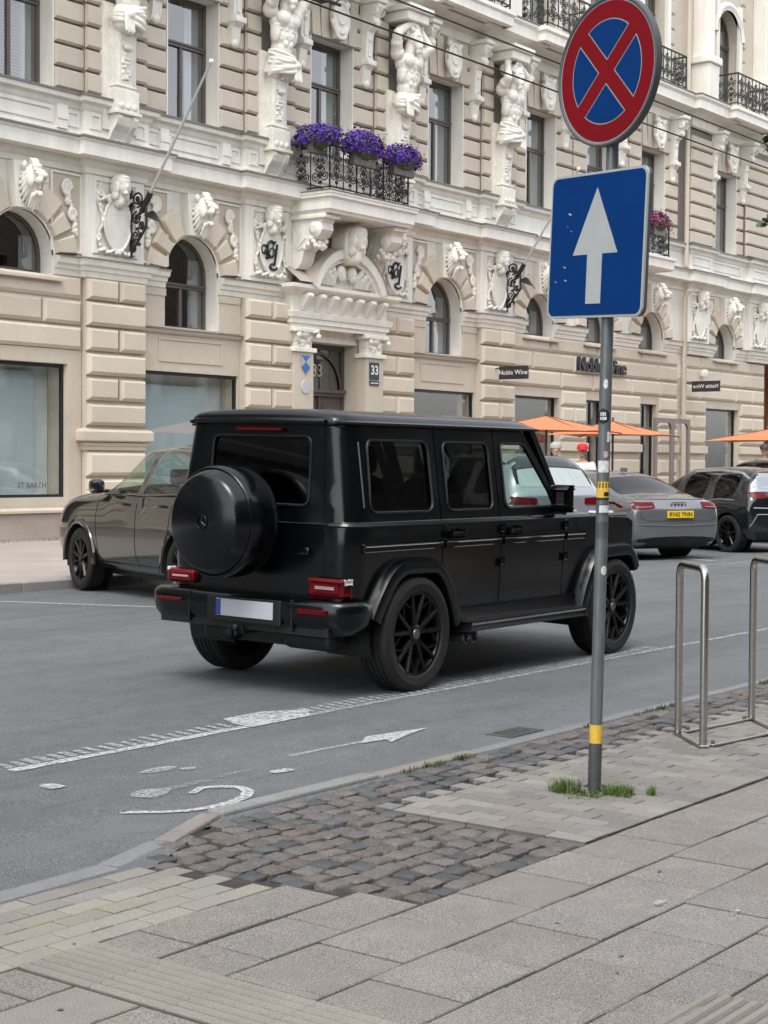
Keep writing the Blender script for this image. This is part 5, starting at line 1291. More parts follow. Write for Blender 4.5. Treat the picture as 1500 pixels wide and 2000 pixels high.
# rear bumper, plate, underside
b = MB(); pth = [(-.50, .90), (-.58, .948), (-.70, .948), (-.78, .925), (-.835, .86), (-.862, .74), (-.868, .40), (-.868, -.40), (-.862, -.74), (-.835, -.86), (-.78, -.925), (-.70, -.948), (-.58, -.948), (-.50, -.90)]
b.molding(pth, [(-.20, .658), (-.03, .668), (-.006, .655), (.006, .630), (.004, .545), (-.008, .50), (-.05, .445), (-.12, .425), (-.3, .425)]); b.obj('rear_bumper', 'satin_black', G, True, 40)
b = MB(); b.box(-.84, -.55, -.80, .80, .43, .655); b.obj('bumper_core', 'trim_black', G)
for s in (-1, 1): b = MB(); b.cbox(-.872, -.80, s * .49 - .008, s * .49 + .008, .45, .662, .003); b.obj('bumper_seam', 'trim_black', G)
b = MB(); b.cbox(-.882, -.86, -.40, .30, .475, .650, .01); b.obj('plate_recess', 'trim_black', G)
pl = MB(); pl.cbox(-.892, -.882, -.335, .205, .515, .632, .003); po = pl.obj('number_plate', 'plate_white', G); po['_local'] = 1; b = MB(); b.cbox(-.8935, -.890, .155, .203, .518, .629, .001); b.obj('plate_band', 'plate_blue', po)
b = MB(); b.box(-.60, 3.2, -.58, .58, .40, .55); b.box(-.50, -.1, -.5, .5, .30, .42); b.lathe([(0, -.6), (.055, -.6), (.055, .6), (0, .6)], (0, 0, .40), 'y', 12); b.ball((0, .12, .38), (.16, .13, .13)); b.lathe([(0, -.6), (.055, -.6), (.055, .6), (0, .6)], (AX, 0, .40), 'y', 12); b.cbox(-.70, -.48, -.70, -.25, .31, .45, .05); b.cbox(-.62, -.30, .30, .60, .30, .44, .05); b.obj('underside', 'trim_black', G)
b = MB(); b.cbox(-.86, -.62, -.03, .03, .395, .45, .01); b.ball((-.90, 0, .445), .026, 12, 8); b.tube([(-.84, 0, .42), (-.90, 0, .40), (-.90, 0, .44)], .015, 8); b.obj('tow_hitch', 'trim_black', G, True)
for i, x in enumerate((.64, .745)):
    b = MB(); b.tube([(x, -.5, .33), (x, -.93, .325)], .040, 14, cap=False); b.lathe([(.040, -.93), (.046, -.935), (.040, -.94), (.034, -.93), (.033, -.80)], (x, 0, .325), 'y', 16); b.obj('exhaust_pipe', 'rim_grey', G, True)
# bonnet, windscreen, front
b = MB(); st = [(2.13, 1.192), (2.2, 1.19), (2.7, 1.165), (3.1, 1.13), (3.22, 1.09)]; secb = [(.86, -.055), (.80, -.02), (.66, -.010), (.62, .025), (.5, .035), (.3, .038), (0, .04)]; secb = [(-y, z) for y, z in secb] + [(y, z) for y, z in reversed(secb[:-1])]; m = len(secb)
b.add([(x, y, z + dz) for x, z in st for y, dz in secb], [(i * m + k, (i + 1) * m + k, (i + 1) * m + k + 1, i * m + k + 1) for i in range(len(st) - 1) for k in range(m - 1)]); b.obj('bonnet', 'satin_black', G, True, 30)
b = MB(); b.cbox(3.2, 3.34, -.84, .84, .70, 1.10, .04); b.cbox(3.3, 3.37, -.42, .42, .72, 1.06, .02); b.obj('front_panel', 'satin_black', G, True)
b = MB(); b.cbox(3.18, 3.42, -.86, .86, .42, .70, .06); b.obj('front_bumper', 'satin_black', G, True)
for s in (-1, 1):
    b = MB(); b.prism([(2.15, 1.18), (2.21, 1.18), (1.78, 1.85), (1.70, 1.85)], s * .70, s * .775); b.v = [(x, y - s * 0 + s * (.075 * (1.85 - z) / .67), z) for x, y, z in b.v]; b.obj('windscreen_pillar', 'satin_black', G)
b = MB(); b.add([(2.19, -.78, 1.19), (2.19, .78, 1.19), (1.745, .71, 1.84), (1.745, -.71, 1.84)], [(0, 1, 2, 3)]); b.obj('windscreen', 'car_glass', G)
# cabin
b = MB(); b.box(-.60, 2.2, -.80, .80, .55, .62); b.box(2.1, 2.3, -.82, .82, .6, 1.17); b.box(-.62, .25, -.82, .82, .55, .98); b.obj('cabin_floor', 'seat', G)
b = MB(); b.cbox(1.82, 2.18, -.80, .80, .95, 1.19, .05); b.cbox(1.70, 1.95, -.55, -.02, 1.05, 1.22, .04); b.obj('dashboard', 'seat', G, True)
for x, y in ((1.02, .40), (1.02, -.40), (.12, .40), (.12, -.40), (.12, 0)):
    b = MB(); b.cbox(x - .05, x + .50, y - .25, y + .25, .75, .95, .06); b.cbox(x - .20, x + .0, y - .25, y + .25, .85, 1.47, .07); b.cbox(x - .20, x - .08, y - .13, y + .13, 1.50, 1.70, .04); b.tube([(x - .14, y - .06, 1.45), (x - .14, y - .06, 1.53)], .01, 6); b.obj('seat', 'seat', G, True)
b = MB(); c = Vector((1.72, .40, 1.22)); ax = Matrix.Rotation(radians(-25), 3, 'Y'); b.tube([c + ax @ Vector((0, .19 * cos(2 * pi * i / 28), .19 * sin(2 * pi * i / 28))) for i in range(28)], .017, 8, True)
for a in (0, pi, -pi / 2): b.tube([c, c + ax @ Vector((0, .18 * cos(a), .18 * sin(a)))], .014, 6)
b.ball(c, (.04, .07, .07)); b.obj('steering_wheel', 'rim_grey', G, True)
WG = bm_wheel(.402, .28, .285, 'y', 'rim_black')
for x in (0, AX):
    for s in (-1, 1): add_wheel(G, WG, x, s * .825, .402, s < 0)
# ---------------------------------------------------------------- parked cars on the far side
from mathutils.bvhtree import BVHTree
mat('paint_brown', (.020, .0185, .0175), .12, metal=.15, coat=1.0, var=.05, vs=3)
mat('paint_grey', (.20, .205, .215), .26, metal=.6, coat=1.0, var=.05, vs=3)
mat('paint_black', (.008, .009, .011), .14, coat=1.0)
mat('paint_silver', (.34, .35, .37), .25, metal=.45, coat=1.0)
mat('paint_steel', (.20, .205, .215), .26, metal=.55, coat=1.0)
def car_body(st, L, axles, wr, zb_arch, W):
    b = MB(); R = []
    for (x, zb, w, zs, ws, zr, wr_, zt, *_t) in st:
        ring = [(x, 0, zb), (x, w * .80, zb), (x, w * .97, zb + .10), (x, w, (zb + zs) / 2 + .02), (x, ws, zs), (x, wr_, zr), (x, wr_ * .55, zt - (zt - zr) * .22), (x, 0, zt)]
        R.append(ring + [(p[0], -p[1], p[2]) for p in reversed(ring[1:-1])])
    n = len(R[0]); vs = [p for r in R for p in r]; fs = []; ms = []
    tab = {4: 'side', 9: 'side'}
    for i in range(len(R) - 1):
        tt, ts = st[i][8], st[i][9]
        for k in range(n):
            k2 = (k + 1) % n; fs.append((i * n + k, i * n + k2, (i + 1) * n + k2, (i + 1) * n + k))
            if k in (4, 9): ms.append(1 if ts == 'g' else 0)
            elif k in (5, 6, 7, 8): ms.append(1 if tt == 'g' else 0)
            elif k in (0, 13): ms.append(2)
            else: ms.append(0)
    h = n // 2
    for base, flip in ((0, 1), ((len(R) - 1) * n, 0)):
        for k in range(h):
            q = [base + k, base + k + 1, base + (n - k - 1) % n, base + (n - k) % n]
            q = list(dict.fromkeys(q)); fs.append(q if flip else q[::-1]); ms.append(0)
    me = bpy.data.meshes.new('body'); me.from_pydata(vs, [], fs)
    for m in ('paint_grey', 'privacy_glass', 'trim_black'): me.materials.append(MATS[m])
    me.polygons.foreach_set('material_index', ms)
    bm = bmesh.new(); bm.from_mesh(me); bmesh.ops.recalc_face_normals(bm, faces=bm.faces)
    cl = bm.edges.layers.float.new('crease_edge')
    for e in bm.edges:
        fm = {f.material_index for f in e.link_faces}
        if len(fm) > 1: e[cl] = .35
    for f in bm.faces: f.smooth = True
    bm.to_mesh(me); bm.free()
    o = bpy.data.objects.new('tmp', me); COL.objects.link(o); s = o.modifiers.new('s', 'SUBSURF'); s.levels = 3; s.render_levels = 3
    cut = MB()
    for ax in axles:
        for sd_ in (-1, 1):
            y0, y1 = sorted((sd_ * (W / 2 - .30), sd_ * (W / 2 + .3))); cut.lathe([(.0, y0), (wr + .045, y0), (wr + .045, y1), (0, y1)], (ax, 0, wr), 'y', 40)
    cm = cut.mesh('cut', 'trim_black'); co = bpy.data.objects.new('tmpc', cm); COL.objects.link(co)
    md = o.modifiers.new('b', 'BOOLEAN'); md.operation = 'DIFFERENCE'; md.object = co; md.solver = 'EXACT'
    try: md.material_mode = 'TRANSFER'
    except Exception: pass
    me2 = evald(o); bpy.data.objects.remove(co); return me2
def split_mats(me, names, car, mats):
    for i in range(len(me.materials)):
        bm = bmesh.new(); bm.from_mesh(me); dl = [f for f in bm.faces if names.get(f.material_index, names[0]) != names.get(i) or (i not in names)]
        if i not in names: bm.free(); continue
        bmesh.ops.delete(bm, geom=dl, context='FACES')
        if not bm.faces: bm.free(); continue
        if names[i] == 'glazing':
            for v in bm.verts: v.co -= v.normal * .004
        m2 = bpy.data.meshes.new(names[i]); bm.to_mesh(m2); bm.free(); m2.materials.append(MATS[mats[i]])
        for p in m2.polygons: p.use_smooth = True; p.material_index = 0
        sm(m2, 40); link(names[i], m2, car)
class Car:
    def __init__(s, name, label, loc, head, st, L, W, axles, wr, paint, glass='privacy_glass', wheel=('v', 'rim_grey'), roll=0):
        s.o = local(thing(name, label, 'car', loc, (0, 0, head), 'cars parked nose-in on the far side'))
        me = car_body(st, L, axles, wr, 0, W); s.bvh = BVHTree.FromPolygons([v.co.copy() for v in me.vertices], [list(p.vertices) for p in me.polygons])
        split_mats(me, {0: 'body', 1: 'glazing', 2: 'floor_pan'}, s.o, {0: paint, 1: glass, 2: 'trim_black'})
        ms = bm_wheel(wr, .225, wr * .68, wheel[0], wheel[1])
        for ax in axles:
            for sd_ in (-1, 1):
                add_wheel(s.o, ms, ax, sd_ * (W / 2 - .125), wr, sd_ < 0)
                b = MB(); b.lathe([(wr + .04, sd_ * (W / 2 - .30)), (wr + .046, sd_ * (W / 2 - .03))], (ax, 0, wr), 'y', 24, -.25, pi + .25); b.lathe([(0, sd_ * (W / 2 - .30)), (wr + .04, sd_ * (W / 2 - .30))], (ax, 0, wr), 'y', 24); b.obj('wheel_housing', 'trim_black', s.o, True)
        b = MB(); b.box(.35, L - .4, -W / 2 + .28, W / 2 - .28, .20, .36); b.obj('underside', 'trim_black', s.o)
    def hit(s, a, b_, axis, off):
        if axis == 'r': o, d = Vector((-3, a, b_)), Vector((1, 0, 0))
        elif axis == 'f': o, d = Vector((9, a, b_)), Vector((-1, 0, 0))
        elif axis == 'R': o, d = Vector((a, -4, b_)), Vector((0, 1, 0))
        elif axis == 'L': o, d = Vector((a, 4, b_)), Vector((0, -1, 0))
        else: o, d = Vector((a, b_, 4)), Vector((0, 0, -1))
        h = s.bvh.ray_cast(o, d)
        return (h[0] - d * off) if h[0] else (o + d * 3.5)
    def patch(s, name, poly, axis, mt, off=.006, step=.06, th=.02, parent=None):
        b = MB(); v, f = sheet(densify2(poly, step), [], step, lambda u, w: tuple(s.hit(u, w, axis, off))); n = len(v)
        d = {'r': (1, 0, 0), 'f': (-1, 0, 0), 'R': (0, 1, 0), 'L': (0, -1, 0), 't': (0, 0, -1)}[axis]
        v2 = [(p[0] + d[0] * th, p[1] + d[1] * th, p[2] + d[2] * th) for p in v]; b.add(v + v2, f + [[i + n for i in reversed(t)] for t in f])
        # rim
        from collections import Counter
        ec = Counter(); 
        for t in f:
            for i in range(3): ec[tuple(sorted((t[i], t[(i + 1) % 3])))] += 1
        b.add([], []); 
        for (i, j), c in ec.items():
            if c == 1: b.f.append([i, j, j + n, i + n]); b.m.append(0)
        return b.obj(name, mt, parent or s.o, True, 40)
    def line(s, name, pts, axis, mt='ink', w=.010):
        for (a, c) in zip(pts[:-1], pts[1:]):
            pass
        P = []
        for (a, c) in zip(pts[:-1], pts[1:]):
            n = 10
            for i in range(n + (c == pts[-1])): P.append(s.hit(a[0] + (c[0] - a[0]) * i / n, a[1] + (c[1] - a[1]) * i / n, axis, .0))
        b = MB(); b.tube(P, w / 2, 5); return b.obj(name, mt, s.o)
def densify2(pts, d):
    out = []
    for i in range(len(pts)):
        a, c = pts[i], pts[(i + 1) % len(pts)]; n = max(1, int(sqrt((a[0] - c[0]) ** 2 + (a[1] - c[1]) ** 2) / d))
        out += [(a[0] + (c[0] - a[0]) * k / n, a[1] + (c[1] - a[1]) * k / n) for k in range(n)]
    return out
def plate(car, txt, bgm, y, z, x, tilt=0, band=False):
    b = MB(); b.cbox(x - .012, x, y - .26, y + .26, z - .057, z + .057, .004); p = b.obj('number_plate', bgm, car.o); p['_local'] = 1
    if band: b = MB(); b.box(x - .0135, x - .011, y + .21, y + .255, z - .054, z + .054); b.obj('plate_band', 'plate_blue', p)
    if txt: text_on('plate_text', txt, .098, (x - .0135, y - (.02 if band else 0), z), pi, 'ink', p, .001, bold=.0015)
# crossover: x, z bottom, half width, shoulder z, shoulder half width, roof rail z, rail half width, top z, top tag, side tag
XS = [(.0, .45, .72, .78, .74, .90, .66, .95, 'b', 'b'), (.10, .30, .86, .92, .87, 1.02, .74, 1.06, 'b', 'b'), (.30, .26, .905, 1.00, .885, 1.10, .72, 1.13, 'g', 'b'), (.75, .24, .92, 1.01, .89, 1.36, .63, 1.42, 'b', 'b'), (.95, .24, .92, 1.01, .89, 1.42, .61, 1.48, 'b', 'g'),
      (1.75, .24, .92, 1.00, .89, 1.50, .60, 1.555, 'b', 'g'), (1.90, .24, .92, 1.00, .89, 1.505, .60, 1.56, 'b', 'b'), (1.98, .24, .92, .995, .89, 1.505, .60, 1.56, 'b', 'g'), (2.50, .24, .92, .99, .89, 1.46, .61, 1.525, 'g', 'g'), (2.88, .24, .92, .985, .89, 1.13, .68, 1.19, 'g', 'b'),
      (3.08, .24, .92, .98, .89, 1.03, .72, 1.10, 'b', 'b'), (3.80, .25, .915, .955, .88, 1.00, .68, 1.06, 'b', 'b'), (4.22, .27, .90, .90, .85, .95, .66, 1.00, 'b', 'b'), (4.42, .32, .84, .82, .79, .87, .62, .90, 'b', 'b'), (4.50, .40, .74, .74, .70, .78, .55, .81, 'b', 'b')]
XS = [(x, zb, w, zs + (.085 if x > .05 else .03), ws, zr + (.07 if x <= .3 else .085 if x > 2.6 else .06), wr_, zt + (.07 if x <= .3 else .085 if x > 2.6 else .075), t1, t2) for (x, zb, w, zs, ws, zr, wr_, zt, t1, t2) in XS]
hd = radians(70.5)
def rear_from_wheel(wx, wy, xr, yl, h):   # rear centre so that local (xr, yl) lies at (wx, wy)
    return (wx - (xr * cos(h) - yl * sin(h)), wy - (xr * sin(h) + yl * cos(h)), zroad(13.5) - .01)
c1 = Car('crossover_car', 'dark brown crossover parked left of the black off-road car', rear_from_wheel(12.66, 12.40, .92 * 1.05, .90 * 1.03, hd), hd, XS, 4.48, 1.84, (.92, 3.60), .35, 'paint_brown', 'car_glass', ('v', 'rim_black'))
c1.o.scale = (1.05, 1.03, 1.11)
for s, ax in ((1, 'L'), (-1, 'R')):
    c1.line('door_seam', [(2.03, 1.0), (2.03, .50), (2.0, .34)], ax); c1.line('door_seam', [(3.10, 1.02), (3.12, .80), (3.05, .34)], ax); c1.line('door_seam', [(1.15, 1.0), (1.20, .75), (1.38, .34)], ax)
    for x in (1.30, 2.25): b = MB(); b.cbox(x, x + .20, s * .885, s * .945, .975, 1.005, .010); b.obj('door_handle', 'paint_brown', c1.o, True)
    b = MB(); b.cbox(2.80, 2.88, s * .86, s * .96, 1.10, 1.14, .015); b.cbox(2.77, 2.93, s * .92, s * 1.09, 1.09, 1.245, .05); b.obj('mirror', 'paint_black', c1.o, True); b = MB(); b.cbox(2.78, 2.935, s * .93, s * 1.092, 1.125, 1.136, .004); b.obj('mirror_lamp', 'chrome', c1.o)
    c1.patch('sill_cladding', [(1.35, .25), (3.18, .25), (3.18, .36), (1.35, .36)], ax, 'paint_brown', .012, .15)
    for axx in (.92, 3.60):
        b = MB(); b.lathe([(.39, s * .865), (.395, s * .925), (.42, s * .935), (.455, s * .925), (.47, s * .90)], (axx, 0, .35), 'y', 28, -.08, pi + .08); b.obj('wheel_arch_trim', 'paint_brown', c1.o, True)
    b = MB(); b.tube([(2.88, s * .885, 1.085), (1.6, s * .893, 1.095), (.98, s * .89, 1.11)], .010, 6); b.obj('window_trim', 'paint_black', c1.o)
c1.patch('bonnet_line', [(3.35, -.55), (4.3, -.45), (4.3, .45), (3.35, .55)], 't', 'paint_brown', .004, .15)
for x, y in ((2.0, .4), (2.0, -.4), (1.0, .4), (1.0, -.4)):
    b = MB(); b.cbox(x, x + .5, y - .24, y + .24, .5, .68, .06); b.cbox(x - .15, x + .03, y - .24, y + .24, .6, 1.18, .06); b.cbox(x - .14, x - .04, y - .12, y + .12, 1.2, 1.36, .03); b.obj('seat', 'seat', c1.o, True)
for s in (-1, 1): c1.patch('tail_light', [(s * .40, .98), (s * .80, .98), (s * .82, 1.05), (s * .40, 1.04)][::s], 'r', 'dark_red_lens', .012, .06, .05)
plate(c1, '', 'plate_white', 0, .78, c1.hit(0, .78, 'r', .02)[0], band=True); c1.patch('lower_bumper', [(-.8, .32), (.8, .32), (.82, .52), (-.82, .52)], 'r', 'trim_black', .012, .1)
# saloon
SE = [(.0, .42, .66, .74, .68, .80, .58, .83, 'b', 'b'), (.07, .26, .84, .86, .83, .93, .72, .97, 'b', 'b'), (.20, .22, .91, .93, .885, .99, .76, 1.025, 'b', 'b'), (.62, .21, .93, .955, .90, 1.03, .73, 1.07, 'g', 'b'), (1.30, .20, .935, .965, .905, 1.31, .63, 1.37, 'b', 'b'), (1.55, .20, .935, .97, .905, 1.37, .61, 1.42, 'b', 'g'),
      (2.22, .20, .935, .965, .905, 1.40, .60, 1.45, 'b', 'b'), (2.32, .20, .935, .965, .905, 1.40, .60, 1.45, 'b', 'g'), (2.75, .20, .935, .96, .905, 1.36, .62, 1.41, 'g', 'g'), (3.45, .20, .935, .95, .90, 1.05, .70, 1.10, 'g', 'b'), (3.60, .20, .935, .94, .90, .98, .73, 1.03, 'b', 'b'), (4.25, .22, .92, .86, .87, .90, .66, .95, 'b', 'b'), (4.70, .26, .84, .74, .78, .78, .58, .82, 'b', 'b'), (4.93, .36, .64, .60, .62, .64, .48, .67, 'b', 'b')]
h2 = radians(64); c2 = Car('saloon_car', 'silver grey saloon with yellow number plate behind the sign pole', (24.15, 12.20, zroad(13) - .02), h2, SE, 4.93, 1.87, (1.10, 4.01), .34, 'paint_grey', 'privacy_glass', ('v', 'rim_grey'))
c2.o.scale = (1.05, 1.03, 1.04)
for s, ax in ((1, 'L'), (-1, 'R')):
    c2.patch('tail_light', rpoly([(s * .47, .86), (s * .88, .83), (s * .90, .955), (s * .47, .955)] if s > 0 else [(s * .90, .955), (s * .88, .83), (s * .47, .86), (s * .47, .955)], .02), 'r', 'red_lens', .012, .05, .05)
    c2.patch('light_bar', [(s * .52, .878), (s * .78, .868), (s * .78, .876), (s * .52, .886)], 'r', 'lens_bar', .016, .05)
    c2.line('door_seam', [(2.27, .95), (2.27, .35)], ax); c2.line('door_seam', [(1.35, .95), (1.5, .6), (1.55, .35)], ax); c2.line('door_seam', [(3.4, .95), (3.4, .35)], ax)
    for x in (1.55, 2.5): b = MB(); b.cbox(x, x + .2, s * .90, s * .955, .86, .885, .01); b.obj('door_handle', 'paint_grey', c2.o, True)
    b = MB(); b.cbox(3.25, 3.42, s * .93, s * 1.12, .98, 1.10, .04); b.obj('mirror', 'paint_grey', c2.o, True)
    c2.patch('exhaust_trim', [(s * .55, .27), (s * .82, .27), (s * .82, .335), (s * .55, .335)], 'r', 'ink', .006, .06)
c2.line('boot_seam', [(-.72, .70), (-.60, .655), (.60, .655), (.72, .70), (.74, .80)], 'r', 'ink', .008); c2.patch('rear_diffuser', [(-.80, .25), (.80, .25), (.84, .36), (.45, .40), (-.45, .40), (-.84, .36)], 'r', 'trim_black', .010, .08)
c2.line('bumper_line', [(-.88, .60), (0, .575), (.88, .60)], 'r', 'paint_grey', .022); c2.line('boot_lip', [(-.74, .985), (0, .995), (.74, .985)], 'r', 'paint_grey', .03)
xp = c2.hit(0, .76, 'r', .02)[0]; plate(c2, 'RV65 YNN', 'plate_yellow', 0, .755, xp)
b = MB(); xe = c2.hit(0, .905, 'r', .010)[0]
for i in range(4): b.tube([(xe, -.10 + .067 * i + .042 * cos(2 * pi * k / 20), .905 + .042 * sin(2 * pi * k / 20)) for k in range(20)], .007, 5, True)
b.obj('emblem', 'ink', c2.o, True)
b = MB(); b.cbox(1.45, 1.6, -.025, .025, 1.42, 1.49, .01); b.obj('antenna', 'paint_grey', c2.o, True)
# small electric hatchback, black with a light rear frame
EL = [(.0, .40, .70, .80, .72, 1.0, .62, 1.04, 'b', 'b'), (.07, .26, .82, .92, .83, 1.10, .66, 1.14, 'b', 'b'), (.14, .24, .86, .96, .86, 1.16, .655, 1.20, 'g', 'b'), (.30, .24, .88, .98, .865, 1.44, .59, 1.50, 'b', 'b'), (.42, .24, .885, .98, .865, 1.49, .58, 1.545, 'b', 'g'), (1.20, .24, .885, .92, .865, 1.52, .58, 1.58, 'b', 'b'), (1.28, .24, .885, .92, .865, 1.52, .58, 1.58, 'b', 'g'),
      (2.1, .24, .885, .96, .86, 1.50, .58, 1.56, 'b', 'b'), (2.2, .24, .885, .96, .86, 1.48, .585, 1.545, 'g', 'g'), (3.0, .25, .88, .95, .85, 1.12, .64, 1.18, 'g', 'b'), (3.2, .25, .87, .92, .84, 1.0, .66, 1.06, 'b', 'b'), (3.7, .28, .82, .82, .78, .88, .58, .92, 'b', 'b'), (3.92, .32, .72, .70, .68, .74, .5, .78, 'b', 'b'), (4.0, .4, .58, .6, .56, .64, .42, .67, 'b', 'b')]
h3 = radians(64); c3 = Car('electric_hatchback', 'small black hatchback with silver rear window frame beyond the grey saloon', (27.55, 11.78, zroad(12.6) - .02), h3, EL, 4.0, 1.77, (.62, 3.19), .35, 'paint_black', 'privacy_glass', ('v', 'rim_black'))
for s, ax in ((1, 'L'), (-1, 'R')):
    c3.patch('tail_light', rpoly([(s * .45, 1.01), (s * .74, 1.0), (s * .76, 1.12), (s * .48, 1.12)] if s > 0 else [(s * .76, 1.12), (s * .74, 1.0), (s * .45, 1.01), (s * .48, 1.12)], .02), 'r', 'dark_red_lens', .012, .05, .05)
    b = MB(); b.tube([c3.hit(.46, .97, ax, .004), c3.hit(.9, .985, ax, .004), c3.hit(1.22, .94, ax, .004)], .012, 5); b.obj('window_trim', 'paint_silver', c3.o)
    c3.line('door_seam', [(1.24, .92), (1.24, .32)], ax); c3.line('door_seam', [(2.9, .92), (2.9, .32)], ax)
    P = [c3.hit(x, z, ax, .01) for x, z in ((.30, 1.35), (.55, 1.45), (1.2, 1.50), (1.9, 1.47))]; b = MB(); b.tube(P, [.02, .03, .035, .03], 6); b.obj('roof_rail', 'paint_silver', c3.o, True)
c3.patch('rear_frame', rpoly([(-.70, 1.13), (.70, 1.13), (.60, 1.46), (-.60, 1.46)], .05), 'r', 'paint_silver', .006, .08); c3.patch('rear_window', rpoly([(-.56, 1.17), (.56, 1.17), (.50, 1.40), (-.50, 1.40)], .05), 'r', 'shop_glass', .012, .08, .01)
c3.patch('rear_window_back', rpoly([(-.56, 1.17), (.56, 1.17), (.50, 1.40), (-.50, 1.40)], .05), 'r', 'curtain', .004, .08, .004)
c3.line('bumper_trim', [(-.74, .84), (0, .82), (.74, .84)], 'r', 'chrome', .016); c3.line('bumper_trim', [(-.80, .50), (-.66, .72), (.66, .72), (.80, .50)], 'r', 'paint_silver', .02); xp = c3.hit(0, .62, 'r', .02)[0]; plate(c3, '', 'plate_white', 0, .64, xp, band=True)
c3.patch('rear_diffuser', [(-.74, .28), (.74, .28), (.70, .42), (-.70, .42)], 'r', 'trim_black', .01, .08)
b = MB(); b.tube([c3.hit(.5, 0, 't', 0), c3.hit(.5, 0, 't', 0) + Vector((-.06, 0, .22))], .006, 6); b.obj('antenna', 'ink', c3.o)
# SUV, pale grey, and its dark neighbour at the right edge
SU = [(.0, .46, .72, .82, .76, 1.0, .70, 1.05, 'b', 'b'), (.06, .30, .86, .96, .86, 1.12, .72, 1.16, 'b', 'b'), (.14, .27, .905, 1.02, .885, 1.17, .715, 1.21, 'g', 'b'), (.42, .25, .92, 1.04, .89, 1.53, .635, 1.58, 'b', 'b'), (.60, .25, .92, 1.04, .89, 1.56, .625, 1.62, 'b', 'g'), (1.15, .25, .92, 1.03, .89, 1.60, .62, 1.655, 'b', 'b'), (1.22, .25, .92, 1.03, .89, 1.60, .62, 1.655, 'b', 'g'),
      (2.0, .25, .92, 1.02, .89, 1.62, .62, 1.67, 'b', 'b'), (2.08, .25, .92, 1.02, .89, 1.61, .62, 1.665, 'b', 'g'), (2.55, .25, .92, 1.01, .89, 1.56, .63, 1.62, 'g', 'g'), (3.25, .25, .92, 1.0, .89, 1.16, .70, 1.22, 'g', 'b'), (3.40, .25, .92, .99, .89, 1.05, .73, 1.11, 'b', 'b'), (4.0, .27, .90, .93, .86, .98, .66, 1.03, 'b', 'b'), (4.35, .31, .82, .80, .78, .84, .6, .88, 'b', 'b'), (4.49, .4, .64, .64, .62, .68, .5, .71, 'b', 'b')]
h4 = radians(66)
for nm, lab, loc, pt, wh in (('sport_utility_car', 'pale grey SUV half hidden behind the black off-road car', (20.95, 12.55, zroad(13) - .02), 'paint_silver', True), ('sport_utility_car', 'dark SUV at the right edge beyond the small black hatchback', (31.35, 12.2, zroad(12.6) - .02), 'paint_black', False)):
    c4 = Car(nm, lab, loc, h4, SU, 4.49, 1.84, (.92, 3.60), .35, pt, 'privacy_glass' if not wh else 'privacy_glass', ('v', 'rim_grey'))
    c4.o.scale = (1.03, 1.03, 1.07) if wh else (1, 1, 1.05)
    for s, ax in ((1, 'L'), (-1, 'R')):
        c4.patch('tail_light', rpoly([(s * .42, .93), (s * .86, .93), (s * .88, 1.05), (s * .42, 1.02)] if s > 0 else [(s * .88, 1.05), (s * .86, .93), (s * .42, .93), (s * .42, 1.02)], .02), 'r', 'dark_red_lens', .012, .05, .05)
        P = [c4.hit(x, s * .63, 't', .03) for x in (.55, 1.0, 1.6, 2.2, 2.5)]; b = MB(); b.tube(P, .014, 6); b.obj('roof_rail', 'paint_black', c4.o, True); c4.line('door_seam', [(1.18, 1.0), (1.25, .35)], ax); c4.line('door_seam', [(2.04, 1.0), (2.04, .35)], ax)
    c4.patch('rear_spoiler', [(.32, -.60), (.55, -.60), (.55, .60), (.32, .60)], 't', 'paint_black', .02, .12)
    if wh:
        c4.patch('rear_window', rpoly([(-.64, 1.18), (.64, 1.18), (.56, 1.48), (-.56, 1.48)], .05), 'r', 'shop_glass', .010, .08, .01); c4.patch('rear_window_back', rpoly([(-.64, 1.18), (.64, 1.18), (.56, 1.48), (-.56, 1.48)], .05), 'r', 'curtain', .003, .08, .004)
        P = [c4.hit(y, 1.19, 'r', .02) for y in (-.30, -.1, .1)]; b = MB(); b.tube(P, .010, 5); b.obj('rear_wiper', 'ink', c4.o)
    c4.patch('lower_bumper', [(-.84, .30), (.84, .30), (.84, .55), (-.84, .55)], 'r', 'trim_black', .012, .1); plate(c4, '', 'plate_white', 0, .80, c4.hit(0, .80, 'r', .02)[0], band=True)
# ---------------------------------------------------------------- street furniture and small things
mat('pole_grey', (.135, .15, .155), .42, metal=.35, var=.14, vs=5, var2=.12, vs2=30, stretch=(1, 1, .35), rvar=.1)
mat('pole_dark', (.075, .08, .082), .5, metal=.2, var=.2, vs=12)
mat('band_yellow', (.62, .40, .05), .5, var=.15, vs=20)
mat('sign_red', (.175, .005, .010), .42, spec=.15, var=.06, vs=4, var2=.04, vs2=40)
mat('sign_blue', (.001, .031, .14), .42, spec=.15, var=.06, vs=4, var2=.04, vs2=40)
mat('sign_white', (.36, .38, .375), .4, var=.05, vs=5)
mat('sign_back', (.10, .105, .11), .5, metal=.4)
mat('sticker_white', (.55, .56, .56), .5, var=.3, vs=60)
mat('sticker_pink', (.42, .30, .32), .6, var=.4, vs=90)
mat('umbrella_orange', (.60, .185, .08), .75, var=.05, vs=3)
mat('cloth_white', (.62, .62, .62), .8, var=.12, vs=14)
mat('cloth_black', (.03, .03, .032), .8, var=.2, vs=14)
mat('cap_red', (.50, .012, .022), .7, var=.1, vs=30)
mat('cap_grey', (.35, .34, .31), .8, var=.2, vs=60)
mat('skin', (.42, .25, .18), .55)
mat('hair_brown', (.05, .03, .02), .6, var=.3, vs=60)
mat('jeans', (.05, .07, .12), .8)
mat('petal_purple', (.075, .014, .25), .6, rand=0, var=.45, vs=18)
mat('petal_dark', (.13, .008, .09), .6, var=.45, vs=18)
